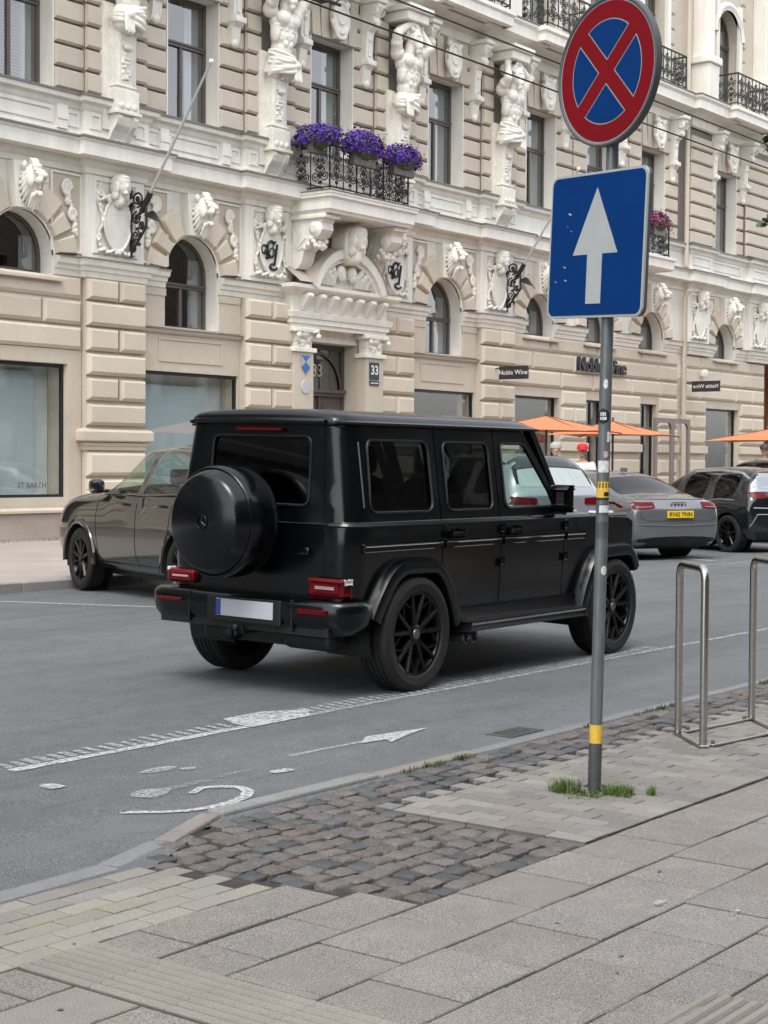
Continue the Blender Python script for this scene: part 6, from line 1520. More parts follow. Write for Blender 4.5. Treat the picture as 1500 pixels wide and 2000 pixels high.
mat('petal_pink', (.20, .02, .10), .6, var=.5, vs=14)
mat('leaf_green', (.045, .085, .02), .6, var=.4, vs=10)
mat('wire', (.01, .01, .01), .6)
mat('bark', (.09, .07, .055), .9, var=.3, vs=12, bump=.01, bs=20)
mat('orange_wall', (.55, .27, .11), .8, var=.06, vs=1)
mat('stone_near', (.30, .27, .23), .8, var=.1, vs=.8)
# sign pole: slightly leaning tube with two signs
LEAN = Vector((sin(YAW), -cos(YAW), 0)) * .0175
def pole_at(z): return Vector((6.90, 3.93, 0)) + LEAN * z + Vector((0, 0, z))
sp_ = thing('sign_pole', 'leaning grey steel sign pole with stickers and a yellow band', 'pole', (6.90, 3.93, 0))
def pole_seg(z0, z1, r, mt, name, n=28): b = MB(); b.tube([pole_at(z0), pole_at(z1)], r, n); return b.obj(name, mt, sp_, True, 40)
pole_seg(-.05, .235, .0325, 'pole_dark', 'pole_foot'); pole_seg(.233, 3.86, .0305, 'pole_grey', 'pole'); pole_seg(.235, .325, .0318, 'band_yellow', 'yellow_band')
pole_seg(3.86, 3.875, .033, 'pole_dark', 'pole_cap')
vdir = atan2(-3.93, -6.90)
def sticker(z0, z1, a0, a1, mt, name='sticker', shape=None, r=.0313, n=10):
    # patch wrapped on the pole; angles relative to the side facing the camera (+ = right)
    b = MB(); rows = 8; vs = []; fs = []; idx = {}
    for i in range(rows + 1):
        z = z0 + (z1 - z0) * i / rows; t = 2 * i / rows - 1; k = sqrt(max(0, 1 - t * t)) if shape == 'o' else 1
        for j in range(n + 1):
            a = vdir - ((a0 + a1) / 2 + (a1 - a0) / 2 * k * (2 * j / n - 1)); p = pole_at(z); vs.append(p + Vector((cos(a) * r, sin(a) * r, 0)))
    fs = [(i * (n + 1) + j, i * (n + 1) + j + 1, (i + 1) * (n + 1) + j + 1, (i + 1) * (n + 1) + j) for i in range(rows) for j in range(n)]
    b.add(vs, fs); return b.obj(name, mt, sp_, True)
def zpx(y): return (1545 - y) * 1.6 / (1545 - 906)     # height of a point on the pole from its image row
sticker(zpx(760), zpx(740), -.35, .35, 'sticker_white', 'sticker', 'o'); st_ = sticker(zpx(829), zpx(797), -.75, 1.35, 'ink', 'sticker', 'o')
for q in range(4): sticker(zpx(812), zpx(805), -.15 + .27 * q, .02 + .27 * q, 'sticker_white', 'sticker_print', None, .0318, 3); sticker(zpx(820), zpx(814), -.25 + .29 * q, -.05 + .29 * q, 'sticker_white', 'sticker_print', None, .0318, 3)
sticker(zpx(863), zpx(843), -1.3, -.45, 'sticker_white', 'sticker'); sticker(zpx(894), zpx(880), -.75, .1, 'sticker_pink', 'sticker', 'o'); sticker(zpx(922), zpx(899), -.95, .95, 'sticker_white', 'sticker')
ys_ = sticker(zpx(975), zpx(940), -1.35, 1.25, 'band_yellow', 'sticker')
for q in range(5): sticker(zpx(955 - 3), zpx(942), -1.1 + .5 * q, -.9 + .5 * q, 'ink', 'sticker_print', None, .0318, 3)
sticker(zpx(975), zpx(971), -1.3, 1.2, 'ink', 'sticker_print', None, .0318); sticker(zpx(968), zpx(960), -1.2, -.2, 'ink', 'sticker_print', None, .0318)
sticker(zpx(1006), zpx(983), -1.3, .9, 'sign_back', 'sticker'); sticker(zpx(1000), zpx(986), -1.2, .5, 'sticker_white', 'sticker', None, .0316); sticker(zpx(1050), zpx(1018), -1.2, 1.2, 'pole_dark', 'sticker'); sticker(zpx(1122), zpx(1103), -1.1, -.05, 'sticker_white', 'sticker', 'o')
# signs: local frame u (across), w (up), normal towards the oncoming traffic
def sign_frame(zc, ang, du, tilt):
    u = Vector((cos(ang), sin(ang), 0)); n = Vector((-sin(ang), cos(ang), 0)); w = Vector((0, 0, 1)); u2 = u * cos(tilt) + w * sin(tilt); w2 = w * cos(tilt) - u * sin(tilt)
    p = pole_at(zc) + n * .05 + u2 * du
    return lambda a, c, d=0: tuple(p + u2 * a + w2 * c + n * d)
def plate_poly(fr, poly, d0, d1, mt, name, par, holes=()):
    b = MB(); P, T = cdt(poly, holes); b.add([fr(q.x, q.y, d1) for q in P], [list(t) for t in T])
    for lp in [poly] + list(holes):
        n = len(lp); b.add([fr(*q, d0) for q in lp] + [fr(*q, d1) for q in lp], [(i, (i + 1) % n, (i + 1) % n + n, i + n) for i in range(n)])
    return b.obj(name, mt, par)
A_ = radians(70.5)
fr = sign_frame(3.495, A_, .0, .05); rs = thing('no_stopping_sign', 'round red and blue no stopping sign at the top of the pole', 'sign', tuple(pole_at(3.495)))
circ = lambda r, n=64: [(r * cos(2 * pi * i / n), r * sin(2 * pi * i / n)) for i in range(n)]
plate_poly(fr, circ(.352), -.012, -.010, 'sign_back', 'backing', rs); b = MB(); ring = [(.352, -.03), (.358, -.028), (.358, .008), (.350, .010), (.342, .006), (.342, -.01)]; b.lathe(ring, axis='z', n=64); b.v = [fr(x, y, z) for x, y, z in b.v]; b.obj('rim', 'sign_back', rs, True)
plate_poly(fr, circ(.344), -.012, .002, 'sign_white', 'white_face', rs); 
def sect(r, off, a0, a1, inset=0):
    # quarter field between the bars of the cross
    h = off + inset; R = r - inset; k = sqrt(R * R - h * h); s0 = atan2(h, k); pts = [(h, h)]; n = 12
    for i in range(n + 1): a = s0 + (pi / 2 - 2 * s0) * i / n; pts.append((R * cos(a), R * sin(a)))
    c, s_ = cos(a0), sin(a0); return [(x * c - y * s_, x * s_ + y * c) for x, y in pts]
secs = [sect(.252, .037, q * pi / 2 + pi / 4, 0) for q in range(4)]
plate_poly(fr, circ(.334), .002, .004, 'sign_red', 'red_field', rs, secs)
for q in range(4): plate_poly(fr, sect(.252, .037, q * pi / 2 + pi / 4, 0, .007), .002, .0045, 'sign_blue', 'blue_field', rs)
fr2 = sign_frame(2.665, A_, .045, .052); q2 = thing('one_way_sign', 'square blue one-way sign with white arrow below the round sign', 'sign', tuple(pole_at(2.655)))
rr_ = lambda h, r: rrect(-h, h, -h, h, r, 6)
plate_poly(fr2, rr_(.352, .045), -.028, -.010, 'sign_back', 'backing', q2); plate_poly(fr2, rr_(.352, .045), -.010, .002, 'sign_white', 'white_face', q2); plate_poly(fr2, rr_(.340, .038), .002, .004, 'sign_blue', 'blue_field', q2)
arw = [(-.055, -.285), (.055, -.285), (.055, -.045), (.165, -.045 - .0), (.0, .275), (-.165, -.045), (-.055, -.045)]
plate_poly(fr2, arw, .004, .0055, 'sign_white', 'arrow', q2)
for x, y, s in ((.20, .16, .016), (.215, .10, .005), (.185, .075, .007), (.225, -.10, .012), (.29, -.17, .009), (.215, -.165, .012)): plate_poly(fr2, [(x - s, y - s * .1), (x - s * .1, y - s * .5), (x + s, y + s * .3), (x + s * .3, y + s * .25)], .004, .0052, 'sign_white', 'scratch', q2)
b = MB()
for zc in (3.25, 3.72, 2.45, 2.86): p = pole_at(zc); b.lathe([(.031, -.02), (.036, -.02), (.036, .02), (.031, .02)], tuple(p), 'z', 20)
b.obj('clamps', 'sign_back', sp_, True)
# bicycle racks
def rack(loc, rot, label):
    o = local(thing('bicycle_rack', label, 'bike rack', loc, (0, 0, rot), 'stainless bicycle hoops by the kerb'))
    b = MB(); w, h, r = .47, 1.015, .07; pts = [(0, 0, 0)] + [(r - r * cos(a), 0, h - r + r * sin(a)) for a in [pi / 2 * i / 6 for i in range(7)]] + [(w - r + r * sin(a), 0, h - r + r * cos(a)) for a in [pi / 2 * i / 6 for i in range(7)]] + [(w, 0, 0)]
    b.tube(pts, .0225, 16); b.obj('hoop', 'steel', o, True, 40)
    b = MB(); b.cbox(-.03, w + .03, -.03, .03, .006, .02, .003); b.obj('foot_plate', 'steel', o); return o
a_ = atan2(8.66 - 8.32, -(4.37 - 4.04)) 
hv = Vector((8.66 - 8.32, 4.37 - 4.04)); ra = atan2(hv.y, hv.x)
rack((8.32, 4.04, 0), ra, 'stainless steel bicycle hoop nearest the sign pole'); rack((9.11, 3.93, 0), ra, 'stainless steel bicycle hoop at the right edge of the photo')
for p0, p1, nm in (((8.32, 4.04), (9.11, 3.93), 'front floor rail joining the two bicycle hoops'), ((8.66, 4.37), (9.45, 4.26), 'rear floor rail joining the two bicycle hoops')):
    d = Vector(p1) - Vector(p0); b = MB(); b.cbox(.05, d.length - .03, -.028, .028, .004, .018, .003); o = b.obj('floor_rail', 'steel'); o.location = (*p0, 0); o.rotation_euler = (0, 0, atan2(d.y, d.x)); tag(o, nm, 'rail', 'floor rails of the bicycle racks')
    for t in (.10, d.length - .08): b = MB(); b.lathe([(0, .034), (.008, .034), (.012, .026), (.012, .018)], (t, 0, 0), 'z', 8); q = link('bolt', b.mesh('bolt', 'pole_dark'), None); q.parent = o
# cafe umbrellas
def umbrella(x, y, half, label, rz=0):
    z0 = .1; o = thing('cafe_umbrella', label, 'umbrella', (x, y, z0), (0, 0, 0), 'orange cafe umbrellas'); c, s_ = cos(rz), sin(rz); T = lambda a, d, z: (x + a * c - d * s_, y + a * s_ + d * c, z)
    b = MB(); n = 6; k = [(-1, -1), (1, -1), (1, 1), (-1, 1)]; ap = (0, 0, 2.64); eg = 2.29
    for i in range(4):
        a, d = k[i], k[(i + 1) % 4]; vs = []; fs = []
        for r in range(n + 1):
            t = r / n
            for j in range(n + 1):
                u = j / n; px_, py_ = (a[0] + (d[0] - a[0]) * u) * half * t, (a[1] + (d[1] - a[1]) * u) * half * t; sag = -.05 * t * sin(pi * u) * (1 if t > .3 else t) * -1; vs.append(T(px_, py_, ap[2] + (eg - ap[2]) * t ** .92 + .03 * t * sin(pi * u)))
        for r in range(n):
            for j in range(n): fs.append((r * (n + 1) + j, (r + 1) * (n + 1) + j, (r + 1) * (n + 1) + j + 1, r * (n + 1) + j + 1))
        b.add(vs, fs)
    cn = b.obj('canopy', 'umbrella_orange', o, True, 12)
    m = MB(); m.tube([(x, y, z0), (x, y, 2.74)], .028, 10); m.obj('mast', 'window_wood', o, True); m = MB(); m.cbox(x - .3, x + .3, y - .3, y + .3, .1, .18, .02); m.obj('foot', 'plinth_stone', o)
    for i in range(4): m = MB(); m.tube([T(0, 0, 2.64), T(k[i][0] * half * .98, k[i][1] * half * .98, eg - .01)], .012, 6); m.obj('rib', 'window_wood', o)
umbrella(30.05, 18.4, 1.32, 'orange cafe umbrella nearest the roof of the black off-road car', .2); umbrella(34.6, 19.3, 1.32, 'orange cafe umbrella right of the sign pole in front of the wine shop', .2); umbrella(44.3, 19.6, 1.5, 'orange cafe umbrella at the right edge of the photo', .2)
# people at the cafe
def person(loc, rot, label, h, top, legs, cap, brim, hairlen):
    o = local(thing('person', label, 'person', loc, (0, 0, rot))); k = h / 1.80
    b = MB(); P = lambda *p: tuple(q * k for q in p)
    b.caps(P(0, .09, .48), P(0, .10, .92), .065 * k, .09 * k); b.caps(P(0, -.09, .48), P(0, -.10, .92), .065 * k, .09 * k); b.caps(P(0, .09, .08), P(0, .09, .48), .045 * k, .062 * k); b.caps(P(0, -.09, .08), P(0, -.09, .48), .045 * k, .062 * k)
    for s in (-1, 1): b.caps(P(-.04, s * .09, .04), P(.15, s * .10, .035), .04 * k, .038 * k)
    b.ball(P(0, 0, .98), P(.12, .17, .14)); b.ball(P(0, 0, 1.15), P(.11, .155, .2)); b.ball(P(0, 0, 1.34), P(.12, .185, .17)); b.caps(P(0, 0, 1.42), P(.01, 0, 1.56), .06 * k, .052 * k)
    b.ball(P(.02, 0, 1.67), P(.095, .075, .115)); b.ball(P(.115, 0, 1.655), P(.02, .014, .025)); b.ball(P(.06, 0, 1.60), P(.05, .05, .05))
    for s in (-1, 1): b.ball(P(.01, s * .078, 1.66), P(.022, .012, .032)); b.caps(P(0, s * .19, 1.40), P(.02, s * .25, 1.12), .055 * k, .042 * k); b.caps(P(.02, s * .25, 1.12), P(.18, s * .20, .98), .04 * k, .03 * k); b.ball(P(.22, s * .19, .97), P(.05, .025, .035)); [b.caps(P(.24, s * (.17 + .012 * q), .965), P(.30 + .008 * (q % 2), s * (.17 + .012 * q), .945), .009 * k, .007 * k, 6) for q in range(4)]; b.caps(P(.22, s * .165, .985), P(.265, s * .15, .985), .010 * k, .008 * k, 6)
    body = link('body', sculpt(b, .012, 'skin', 'body', 1), o)
    b = MB(); b.ball(P(0, 0, 1.0), P(.135, .19, .15)); b.ball(P(0, 0, 1.17), P(.13, .175, .2)); b.ball(P(0, 0, 1.33), P(.135, .205, .16)); 
    for s in (-1, 1): b.caps(P(0, s * .19, 1.40), P(.015, s * .245, 1.16), .07 * k, .06 * k)
    link('shirt', sculpt(b, .013, top, 'shirt', 2), o)
    b = MB()
    for s in (-1, 1): b.caps(P(0, s * .09, .14), P(0, s * .09, .50), .058 * k, .075 * k); b.caps(P(0, s * .09, .5), P(0, s * .1, .90), .075 * k, .10 * k)
    b.ball(P(0, 0, .92), P(.125, .18, .10)); link('trousers', sculpt(b, .014, legs, 'trousers', 2), o)
    b = MB(); b.ball(P(-.02, 0, 1.69), P(.095, .088, .11)); 
    if hairlen: b.caps(P(-.07, 0, 1.66), P(-.09, 0, 1.42), .06 * k, .04 * k)
    link('hair', sculpt(b, .012, 'hair_brown', 'hair', 1), o)
    b = MB(); b.lathe([(.112 * k, 1.70 * k), (.114 * k, 1.74 * k), (.10 * k, 1.79 * k), (.06 * k, 1.82 * k), (.001, 1.828 * k)], (.005, 0, 0), 'z', 18); bx = cos(brim), sin(brim); n = 10
    vs = [(.005 + .11 * k * cos(brim + a), .11 * k * sin(brim + a), 1.705 * k) for a in [-.9 + 1.8 * i / n for i in range(n + 1)]] + [(.005 + .19 * k * cos(brim + a * .75), .19 * k * sin(brim + a * .75), 1.695 * k) for a in [-.9 + 1.8 * i / n for i in range(n + 1)]]
    b.add(vs, [(i, i + 1, n + 2 + i, n + 1 + i) for i in range(n)]); b.obj('cap', cap, o, True, 50)
person((28.78, 16.75, .1), radians(200), 'person in a white top and red cap standing at the cafe', 1.90, 'cloth_white', 'jeans', 'cap_red', pi * .0 + .3, True)
person((28.05, 16.95, .1), radians(215), 'person in a grey trucker cap standing at the cafe', 1.92, 'cloth_white', 'cloth_black', 'cap_grey', -2.6, False)
person((41.2, 18.3, .1), radians(220), 'dark-haired person standing at the cafe at the right edge', 2.05, 'cloth_black', 'jeans', 'hair_brown', 0, False)
mat('staff_grey', (.42, .43, .43), .45, metal=.3)
# flagpoles with iron brackets
for xc, lab in ((PC[2] + .35, 'white flagpole in a black iron bracket on the left cartouche'), (PC[5] + .35, 'white flagpole in a black iron bracket left of the one-way sign')):
    o = thing('flagpole', lab, 'flagpole', (xc, YW - .15, 6.2), (0, 0, 0), 'flagpoles on the facade'); p0, p1 = Vector((xc, 23.0, 6.62)), Vector((xc, 21.25, 9.13)); d = (p1 - p0)
    b = MB(); b.tube([p0 - d * .02, p1], [.034, .022], 10); b.obj('staff', 'staff_grey', o, True); b = MB(); b.ball(p1 + d * .012, .05); b.obj('finial', 'white_paint', o, True)
    b = MB(); b.tube([p0 - d * .05, p0 + d * .09], .06, 10); b.box(xc - .025, xc + .025, YW - .24, YW - .20, 5.62, 6.95); b.tube([(xc, YW - .22, 5.7), (xc, 22.95, 6.2), tuple(p0 + d * .02)], .028, 8)
    PLy = lambda s, z: (xc, YW - .22 - s, z)
    b.tube(spiral((.17, 6.75), .16, 1.8, -pi / 2, 1, PLy), .022, 6); b.tube(spiral((.16, 6.38), .13, 1.7, pi / 2, 1, PLy), .02, 6); b.tube(spiral((.13, 6.05), .12, 1.7, pi / 2, -1, PLy), .02, 6); b.tube(spiral((.08, 5.80), .09, 1.5, pi / 2, 1, PLy), .018, 6); b.tube(spiral((.30, 6.24), .10, 1.5, 0, -1, PLy), .018, 6)
    rr = random.Random(3)
    for i in range(16): b.ball((xc + rr.uniform(-.03, .03), YW - .25 - rr.uniform(0, .3), rr.uniform(5.8, 6.8)), (.03, .05, .04), 6, 4)
    for i in range(5): b.tube([(xc, 22.98, 6.42), (xc + .02, 22.80 - .05 * i, 6.48 - .05 * i), (xc + .02, 22.68 - .04 * i, 6.42 - .06 * i)], [.03, .025, .008], 6)
    b.obj('iron_bracket', 'iron', o, True)
# flower boxes
def flowers(x, y, z, rx, ry, rz, label, main, second, n=900, pots=True):
    o = thing('flower_box', label, 'flowers', (x, y, z - rz)); r = random.Random(int(x * 100)); mbs = {0: MB(), 1: MB(), 2: MB()}
    for i in range(n):
        a = r.uniform(0, 2 * pi); t = r.uniform(-.5, 1); q = sqrt(max(0, 1 - t * t)); k = r.uniform(.70, 1.0) + max(0, r.gauss(0, .10)); p = Vector((x + rx * q * cos(a) * k, y + ry * q * sin(a) * k, z + rz * t * k)); nn = Vector((q * cos(a) / rx, q * sin(a) / ry, t / rz)).normalized() + Vector((r.uniform(-.5, .5), r.uniform(-.5, .5), r.uniform(-.4, .4))); nn.normalize()
        u = nn.orthogonal().normalized(); w = nn.cross(u); s = r.uniform(.025, .045); side = (p.x - x) / rx
        m = 2 if r.random() < .15 else (1 if side > r.uniform(.35, 1.0) else 0)
        ctr = p - nn * s * .45; mb = mbs[m]; k_ = 5
        vs = [ctr] + [p + (u * cos(2 * pi * j / k_) + w * sin(2 * pi * j / k_)) * s * r.uniform(.8, 1.15) for j in range(k_)]; mb.add(vs, [(0, 1 + j, 1 + (j + 1) % k_) for j in range(k_)])
    for i in range(26):
        a = r.uniform(0, 2 * pi); L_ = r.uniform(.15, .38); x1, y1 = x + rx * .85 * cos(a), y + ry * .9 * sin(a)
        for q in range(9):
            t = q / 8; p = Vector((x1 + .12 * t * cos(a) + r.uniform(-.03, .03), y1 + .12 * t * sin(a) + r.uniform(-.03, .03), z - rz * .2 + (.10 * sin(pi * t) - L_ * t if i % 3 else L_ * t + rz * .4))); u = Vector((r.uniform(-1, 1), r.uniform(-1, 1), r.uniform(-1, 1))).normalized(); w = u.orthogonal().normalized(); s = r.uniform(.018, .034)
            mbs[2 if q % 3 else (1 if i % 4 == 0 else 0)].add([p - u * s, p + w * s * .6, p + u * s, p - w * s * .6], [(0, 1, 2, 3)])
    for m, mt, nm in ((0, main, 'blossoms'), (1, second, 'dark_blossoms'), (2, 'leaf_green', 'leaves')):
        if mbs[m].v: tag(mbs[m].obj(nm, mt, o), kind='stuff')
    b = MB(); b.ball((x, y, z - rz * .15), (rx * .66, ry * .66, rz * .6)); b.obj('foliage_core', 'leaf_green', o, True)
    if pots: b = MB(); b.cbox(x - rx * .6, x + rx * .6, y - .08, y + .08, z - rz - .02, z - rz * .35, .01); b.obj('planter', 'window_wood', o)
flowers(27.30, 22.62, 8.66, .42, .62, .32, 'purple flowers in the box on the left end of the entrance balcony', 'petal_purple', 'petal_dark'); flowers(28.55, 22.34, 8.62, .66, .36, .40, 'purple flowers in the middle of the entrance balcony railing', 'petal_purple', 'petal_dark', 1100); flowers(30.02, 22.34, 8.58, .64, .36, .36, 'purple and dark red flowers at the right end of the entrance balcony', 'petal_purple', 'petal_dark', 1000)
flowers(42.9, 22.5, 8.72, .60, .3, .36, 'pink flowers on the small balcony just right of the one-way sign', 'petal_pink', 'petal_dark', 560)
b = MB(); rail_panel(b, (42.2, 22.45, 7.75), (43.5, 22.45, 7.75), .95, .016); rail_panel(b, (43.5, 22.45, 7.75), (43.5, YW - .1, 7.75), .95, .016); rail_panel(b, (42.2, 22.45, 7.75), (42.2, YW - .1, 7.75), .95, .016); b.obj('railing', 'rail_iron', bld, True)
b = MB(); b.molding([(42.0, YW), (42.0, 22.4), (43.6, 22.4), (43.6, YW)], [(.0, 7.35), (.06, 7.4), (.06, 7.62), (.12, 7.66), (.12, 7.72), (.0, 7.76)]); b.box(42.0, 43.6, 22.4, YW - .3, 7.36, 7.755); b.obj('balcony_slab', 'white_paint', bld)
# overhead wires over the street
def wire(p0, p1, label, sag=.0, r=.012):
    b = MB(); n = 16; p0, p1 = Vector(p0), Vector(p1); b.tube([p0 + (p1 - p0) * (i / n) - Vector((0, 0, sag * 4 * (i / n) * (1 - i / n))) for i in range(n + 1)], r, 6); return tag(b.obj('overhead_wire', 'wire', None, True), label, 'wire', 'overhead wires')
wire((-20, 12, 6.95), (90, 12, 6.86), 'black overhead wire running along the street, the lower of two', .05); wire((-20, 12, 7.36), (90, 12, 7.26), 'black overhead wire running along the street, the upper of two', .05)
wire((2.0, 18.0, 7.45), (14.55, 12.0, 6.97), 'thin span wire crossing from the left to the overhead wire', .02, .010)
b = MB(); b.cbox(14.1, 14.9, 11.985, 12.015, 6.95, 6.985, .006); b.cbox(14.35, 14.6, 11.95, 12.05, 6.92, 6.96, .008); b.tube([(14.8, 12, 6.98), (15.3, 12.0, 7.3)], .012, 6); tag(b.obj('wire_hanger', 'wire', None), 'black wire hanger fitting at the top of the photo', 'hanger')
# shop signs and small plates
mat('sign_dark', (.02, .02, .02), .5); mat('letter_white', (.65, .65, .62), .5); mat('plate_navy', (.012, .018, .05), .35); mat('shield_blue', (.03, .12, .35), .4)
def projecting(x, y0, y1, z0, z1, label, txt, rev):
    o = thing('shop_sign', label, 'sign', (x, (y0 + y1) / 2, z0)); b = MB(); b.cbox(x - .03, x + .03, y0, y1, z0, z1, .006); b.obj('board', 'sign_dark', o); b = MB(); b.box(x - .02, x + .02, y1, YW, z1 - .06, z1 - .03); b.obj('arm', 'sign_dark', o)
    M = Matrix.Translation((x - .031, (y0 + y1) / 2, (z0 + z1) / 2)) @ Matrix.Rotation(-pi / 2, 4, 'Z') @ Matrix.Rotation(pi / 2, 4, 'X') @ Matrix.Diagonal((-1 if rev else 1, 1, 1, 1)); put_text('lettering', txt, .175, M, 'letter_white', o, .002)
projecting(35.55, 22.33, 23.22, 3.80, 4.14, 'black wine shop sign hanging out over the orange umbrellas', 'Noble Wine', False)
projecting(46.9, 22.35, 23.32, 3.92, 4.26, 'black shop sign with reversed lettering beyond the downpipe', 'Noble Wine', True)
M = Matrix.Translation((41.35, YW - .16, 4.44)) @ Matrix.Rotation(pi / 2, 4, 'X'); me = textmesh('Noble Wine', .56, .05, bold=.008); me.transform(M); me.materials.append(MATS['sign_dark']); tag(link('lettering', me), 'large black wine shop letters on the wall behind the sign pole', 'lettering')
b = MB(); b.cbox(47.8, 48.0, YW - .3, YW - .09, 4.45, 4.68, .03); tag(b.obj('wall_lamp', 'plaster', None, True), 'small white box lamp on the wall beside the downpipe', 'lamp')
o = thing('house_number', 'dark blue house number plate on the right door pilaster', 'number plate', (XD + 1.30, YW - .32, 3.4)); b = MB(); b.cbox(XD + 1.09, XD + 1.45, YW - .325, YW - .30, 3.56, 3.96, .006); b.obj('plate', 'plate_navy', o); b = MB(); b.cbox(XD + 1.09, XD + 1.45, YW - .325, YW - .30, 3.42, 3.53, .004); b.obj('street_plate', 'plate_navy', o)
put_text('digits', '33', .30, Mx(XD + 1.27, YW - .328, 3.77), 'letter_white', o, .002, bold=.006)
for q in range(6): b = MB(); b.box(XD + 1.12 + .05 * q, XD + 1.155 + .05 * q, YW - .328, YW - .324, 3.46, 3.49); b.obj('print', 'letter_white', o)
o = thing('heritage_shield', 'small blue and white shield plate on the left door pilaster', 'plate', (XD - 1.27, YW - .32, 3.7)); xs_ = XD - 1.25
b = MB(); b.prism([(xs_ - .16, 4.0), (xs_ + .16, 4.0), (xs_ + .16, 3.74), (xs_, 3.56), (xs_ - .16, 3.74)], YW - .322, YW - .302); b.obj('shield', 'sign_white', o)
b = MB(); b.prism([(xs_ - .15, 3.985), (xs_ + .15, 3.985), (xs_, 3.84)], YW - .326, YW - .322); b.prism([(xs_ - .15, 3.72), (xs_, 3.84), (xs_ + .15, 3.72), (xs_, 3.575)], YW - .326, YW - .322); b.obj('blue_fields', 'shield_blue', o)
b = MB(); b.lathe([(0, -.325), (.14, -.325), (.15, -.315), (.15, -.30)], (xs_, YW, 3.28), 'y', 20); o = b.obj('round_plaque', 'plate_white', None, True); tag(o, 'round white plaque on the left door pilaster', 'plaque')
# lettering on the left shop window
so = thing('window_lettering', 'dark lettering on the lower corner of the left shop window', 'lettering', (20.25, YW + .09, 1.1)); put_text('letters', 'ST BARTH', .155, Mx(20.22, YW + .088, 1.12), 'sign_back', so, .001)
b = MB(); b.box(19.30, 19.42, YW + .05, YW + .30, .96, 1.45); b.box(18.9, 19.42, YW + .06, YW + .30, 1.16, 1.22); tag(b.obj('display_stand', 'dark_frame', None), 'black display stand behind the left shop window', 'stand')
# open shop gate beside the downpipe
b = MB(); x0, x1, yy = 43.2, 45.5, 22.7
for a, c, d, e in ((x0, x0 + .14, .1, 3.0), (x1 - .14, x1, .1, 3.0), ((x0 + x1) / 2 - .1, (x0 + x1) / 2 + .1, .1, 2.86), (x0 + .14, x1 - .14, 2.86, 3.0), (x0 + .14, x1 - .14, .1, .5)): b.box(a, c, yy - .04, yy + .04, d, e)
for a in (x0 + .14, (x0 + x1) / 2 + .1):
    w = (x1 - x0) / 2 - .24
    for s in (0, 1): cx = a + (.12 if s == 0 else w - .12); b.prism([(a if s == 0 else a + w, 2.86), (cx, 2.86), (a if s == 0 else a + w, 2.74)], yy - .04, yy + .04)
tag(b.obj('gate_frame', 'ledge_metal', None), 'open grey-brown wooden door frame standing by the downpipe', 'door frame')
# street tree at the right, only some leaves reach the picture
tr = thing('street_tree', 'leafy branches of a street tree at the right edge', 'tree', (14.1, 4.2, 0)); b = MB(); b.tube([(14.1, 4.2, -.1), (14.12, 4.2, 1.5), (14.05, 4.25, 3.2), (14.1, 4.3, 5.5)], [.17, .14, .12, .07], 12)
r = random.Random(21); tips = []
for i in range(26):
    a = r.uniform(0, 2 * pi); z = r.uniform(2.9, 5.4); L = r.uniform(.6, 1.15); e = Vector((14.1 + L * cos(a), 4.25 + L * sin(a) * .9, z + r.uniform(.3, 1.0))); m = Vector((14.1 + L * .5 * cos(a), 4.25 + L * .45 * sin(a), z + .35)); b.tube([(14.08, 4.25, z), m, e], [.04, .028, .01], 6); tips += [e, m, (e + m) / 2]
for e in (Vector((12.36, 5.51, 3.60)), Vector((12.38, 5.51, 4.25))): b.tube([(14.08, 4.25, e.z - .5), (13.2, 5.0, e.z - .12), e], [.035, .022, .008], 6)
b.obj('trunk', 'bark', tr, True)
lf = MB()
def leaf(p, s, rr):
    d = Vector((rr.uniform(-1, 1), rr.uniform(-1, 1), rr.uniform(-1, .3))).normalized(); sd_ = d.cross(Vector((rr.uniform(-1, 1), rr.uniform(-1, 1), 1))).normalized(); n = d.cross(sd_)
    lf.add([p, p + d * s * .35 + sd_ * s * .38, p + d * s * .7 + sd_ * s * .3, p + d * s, p + d * s * .7 - sd_ * s * .3, p + d * s * .35 - sd_ * s * .38, p + d * s * .5 - n * s * .08], [(0, 1, 6), (1, 2, 6), (2, 3, 6), (3, 4, 6), (4, 5, 6), (5, 0, 6)])
for t in tips:
    for q in range(34): leaf(t + Vector((r.gauss(0, .22), r.gauss(0, .22), r.gauss(0, .2))), r.uniform(.06, .12), r)
for e in (Vector((12.36, 5.51, 3.60)), Vector((12.38, 5.51, 4.25))):
    for q in range(9): leaf(e + Vector((.03, -.015, 0)) + Vector((r.uniform(-.05, .05), r.uniform(-.06, .02), r.uniform(-.06, .06))), r.uniform(.09, .13), r)
lv = lf.obj('crown', 'leaf_green', tr)
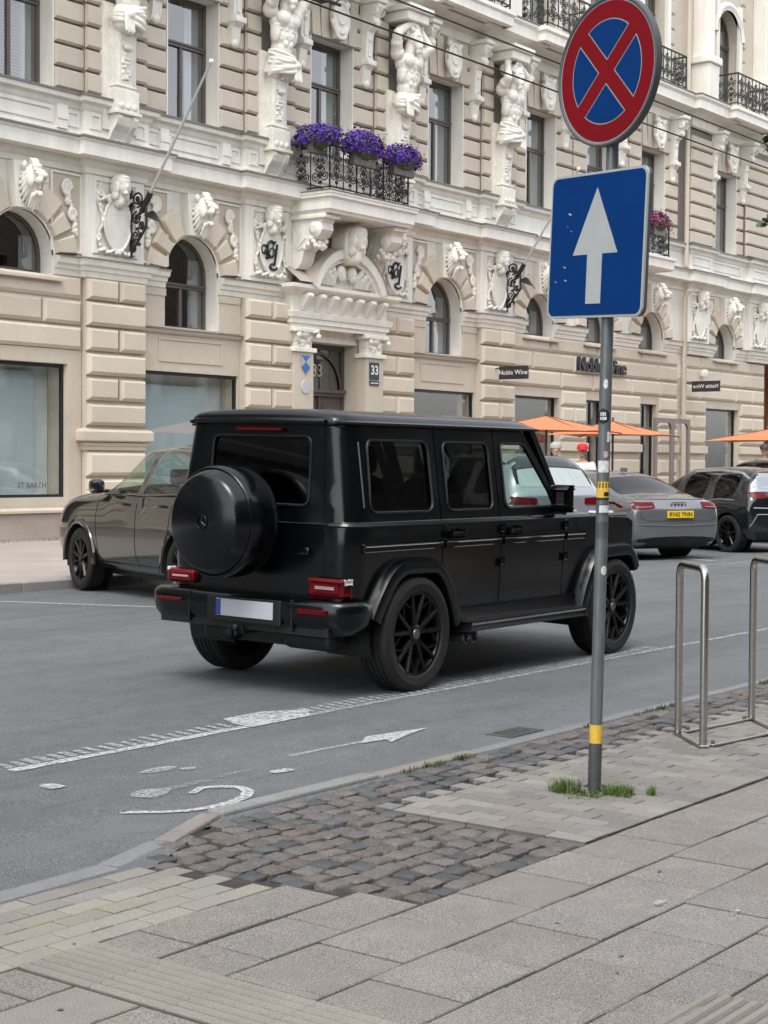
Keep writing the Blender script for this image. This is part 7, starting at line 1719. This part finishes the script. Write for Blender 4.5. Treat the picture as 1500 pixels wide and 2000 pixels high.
# neighbouring building at the far right and the houses on the near side of the street
ob = thing('orange_building', 'orange plastered building beyond the right end of the facade', 'building', (62, 23.6, 0)); hs = [rect(54.2 + 2.8 * i, 55.5 + 2.8 * i, z, z + 2.0) for i in range(5) for z in (1.2, 5.0, 8.6, 12.2)]
b = MB(); v, f = sheet(rect(53.05, 68, 0, 17), hs, None, lambda u, w: (u, 23.45, w)); b.add(v, f); b.box(53.05, 68, 23.75, 33, 0, 16.9); b.obj('wall', 'orange_wall', ob)
for h in hs: b = MB(); b.box(h[0][0], h[1][0], 23.6, 23.63, h[0][1], h[2][1]); w_ = b.obj('window', 'room', ob); pane(h, 23.55, 'window_glass', w_)
def near_house(x0, x1, h, label, mt, y=-8.5, far=False):
    o = thing('near_house', label, 'building', ((x0 + x1) / 2, y, 0), (0, 0, 0), None if far else 'houses on the near side of the street'); n = int((x1 - x0 - 1) / 2.9); hs = []
    for i in range(n):
        cx = x0 + (x1 - x0) * (i + .5) / n; hs.append(rect(cx - 1.0, cx + 1.0, .5, 3.2))
        for z in (4.8, 8.4): hs.append(rect(cx - .65, cx + .65, z, z + 2.2))
    b = MB(); v, f = sheet(rect(x0, x1, -.2, h), hs, None, lambda u, w: (u, y, w)); b.add(v, f); b.box(x0, x1, y - 10, y - .5, -.2, h - .1)
    for hh in hs: m = len(hh); b.add([(p, y, q) for p, q in hh] + [(p, y - .3, q) for p, q in hh], [(i, (i + 1) % m, (i + 1) % m + m, i + m) for i in range(m)])
    b.obj('wall', mt, o); b = MB(); b.molding([(x1, y), (x0, y)], [(0, h - .8), (.3, h - .6), (.5, h - .2), (.5, h), (0, h + .1)]); b.obj('cornice', mt, o); b = MB(); b.molding([(x1, y), (x0, y)], [(0, 3.9), (.2, 4.0), (.2, 4.2), (0, 4.3)]); b.obj('string_course', mt, o)
    for hh in hs: pane(hh, y - .28, 'window_glass', o, 'window'); 
    b = MB(); b.box(x0 + .1, x1 - .1, y - .49, y - .45, 0, h - .2); b.obj('room_backing', 'room', o)
    return o
def flip_house(o, y0):
    # turn a house built facing +y round so that it faces the street from the far side
    for c in o.children: c.data = c.data.copy(); c.data.transform(Matrix.Translation((0, 2 * y0, 0)) @ Matrix.Scale(-1, 4, (0, 1, 0))); c.data.flip_normals()
mat('near_ochre', (.10, .08, .06), .85, var=.1, vs=.8); mat('near_grey', (.085, .08, .075), .85, var=.1, vs=.8)
near_house(-40, -14, 13, 'grey house behind the camera to the left', 'near_grey'); near_house(-13.9, 12, 14, 'ochre house behind the camera', 'near_ochre'); near_house(12.1, 38, 12.5, 'grey house on the near side to the right of the camera', 'near_grey'); near_house(38.1, 70, 14, 'ochre house on the near side far to the right', 'near_ochre')
flip_house(near_house(-60, 9.6, 17, 'dark house adjoining the left end of the ornate building', 'near_grey', 23.4, True), 23.4)
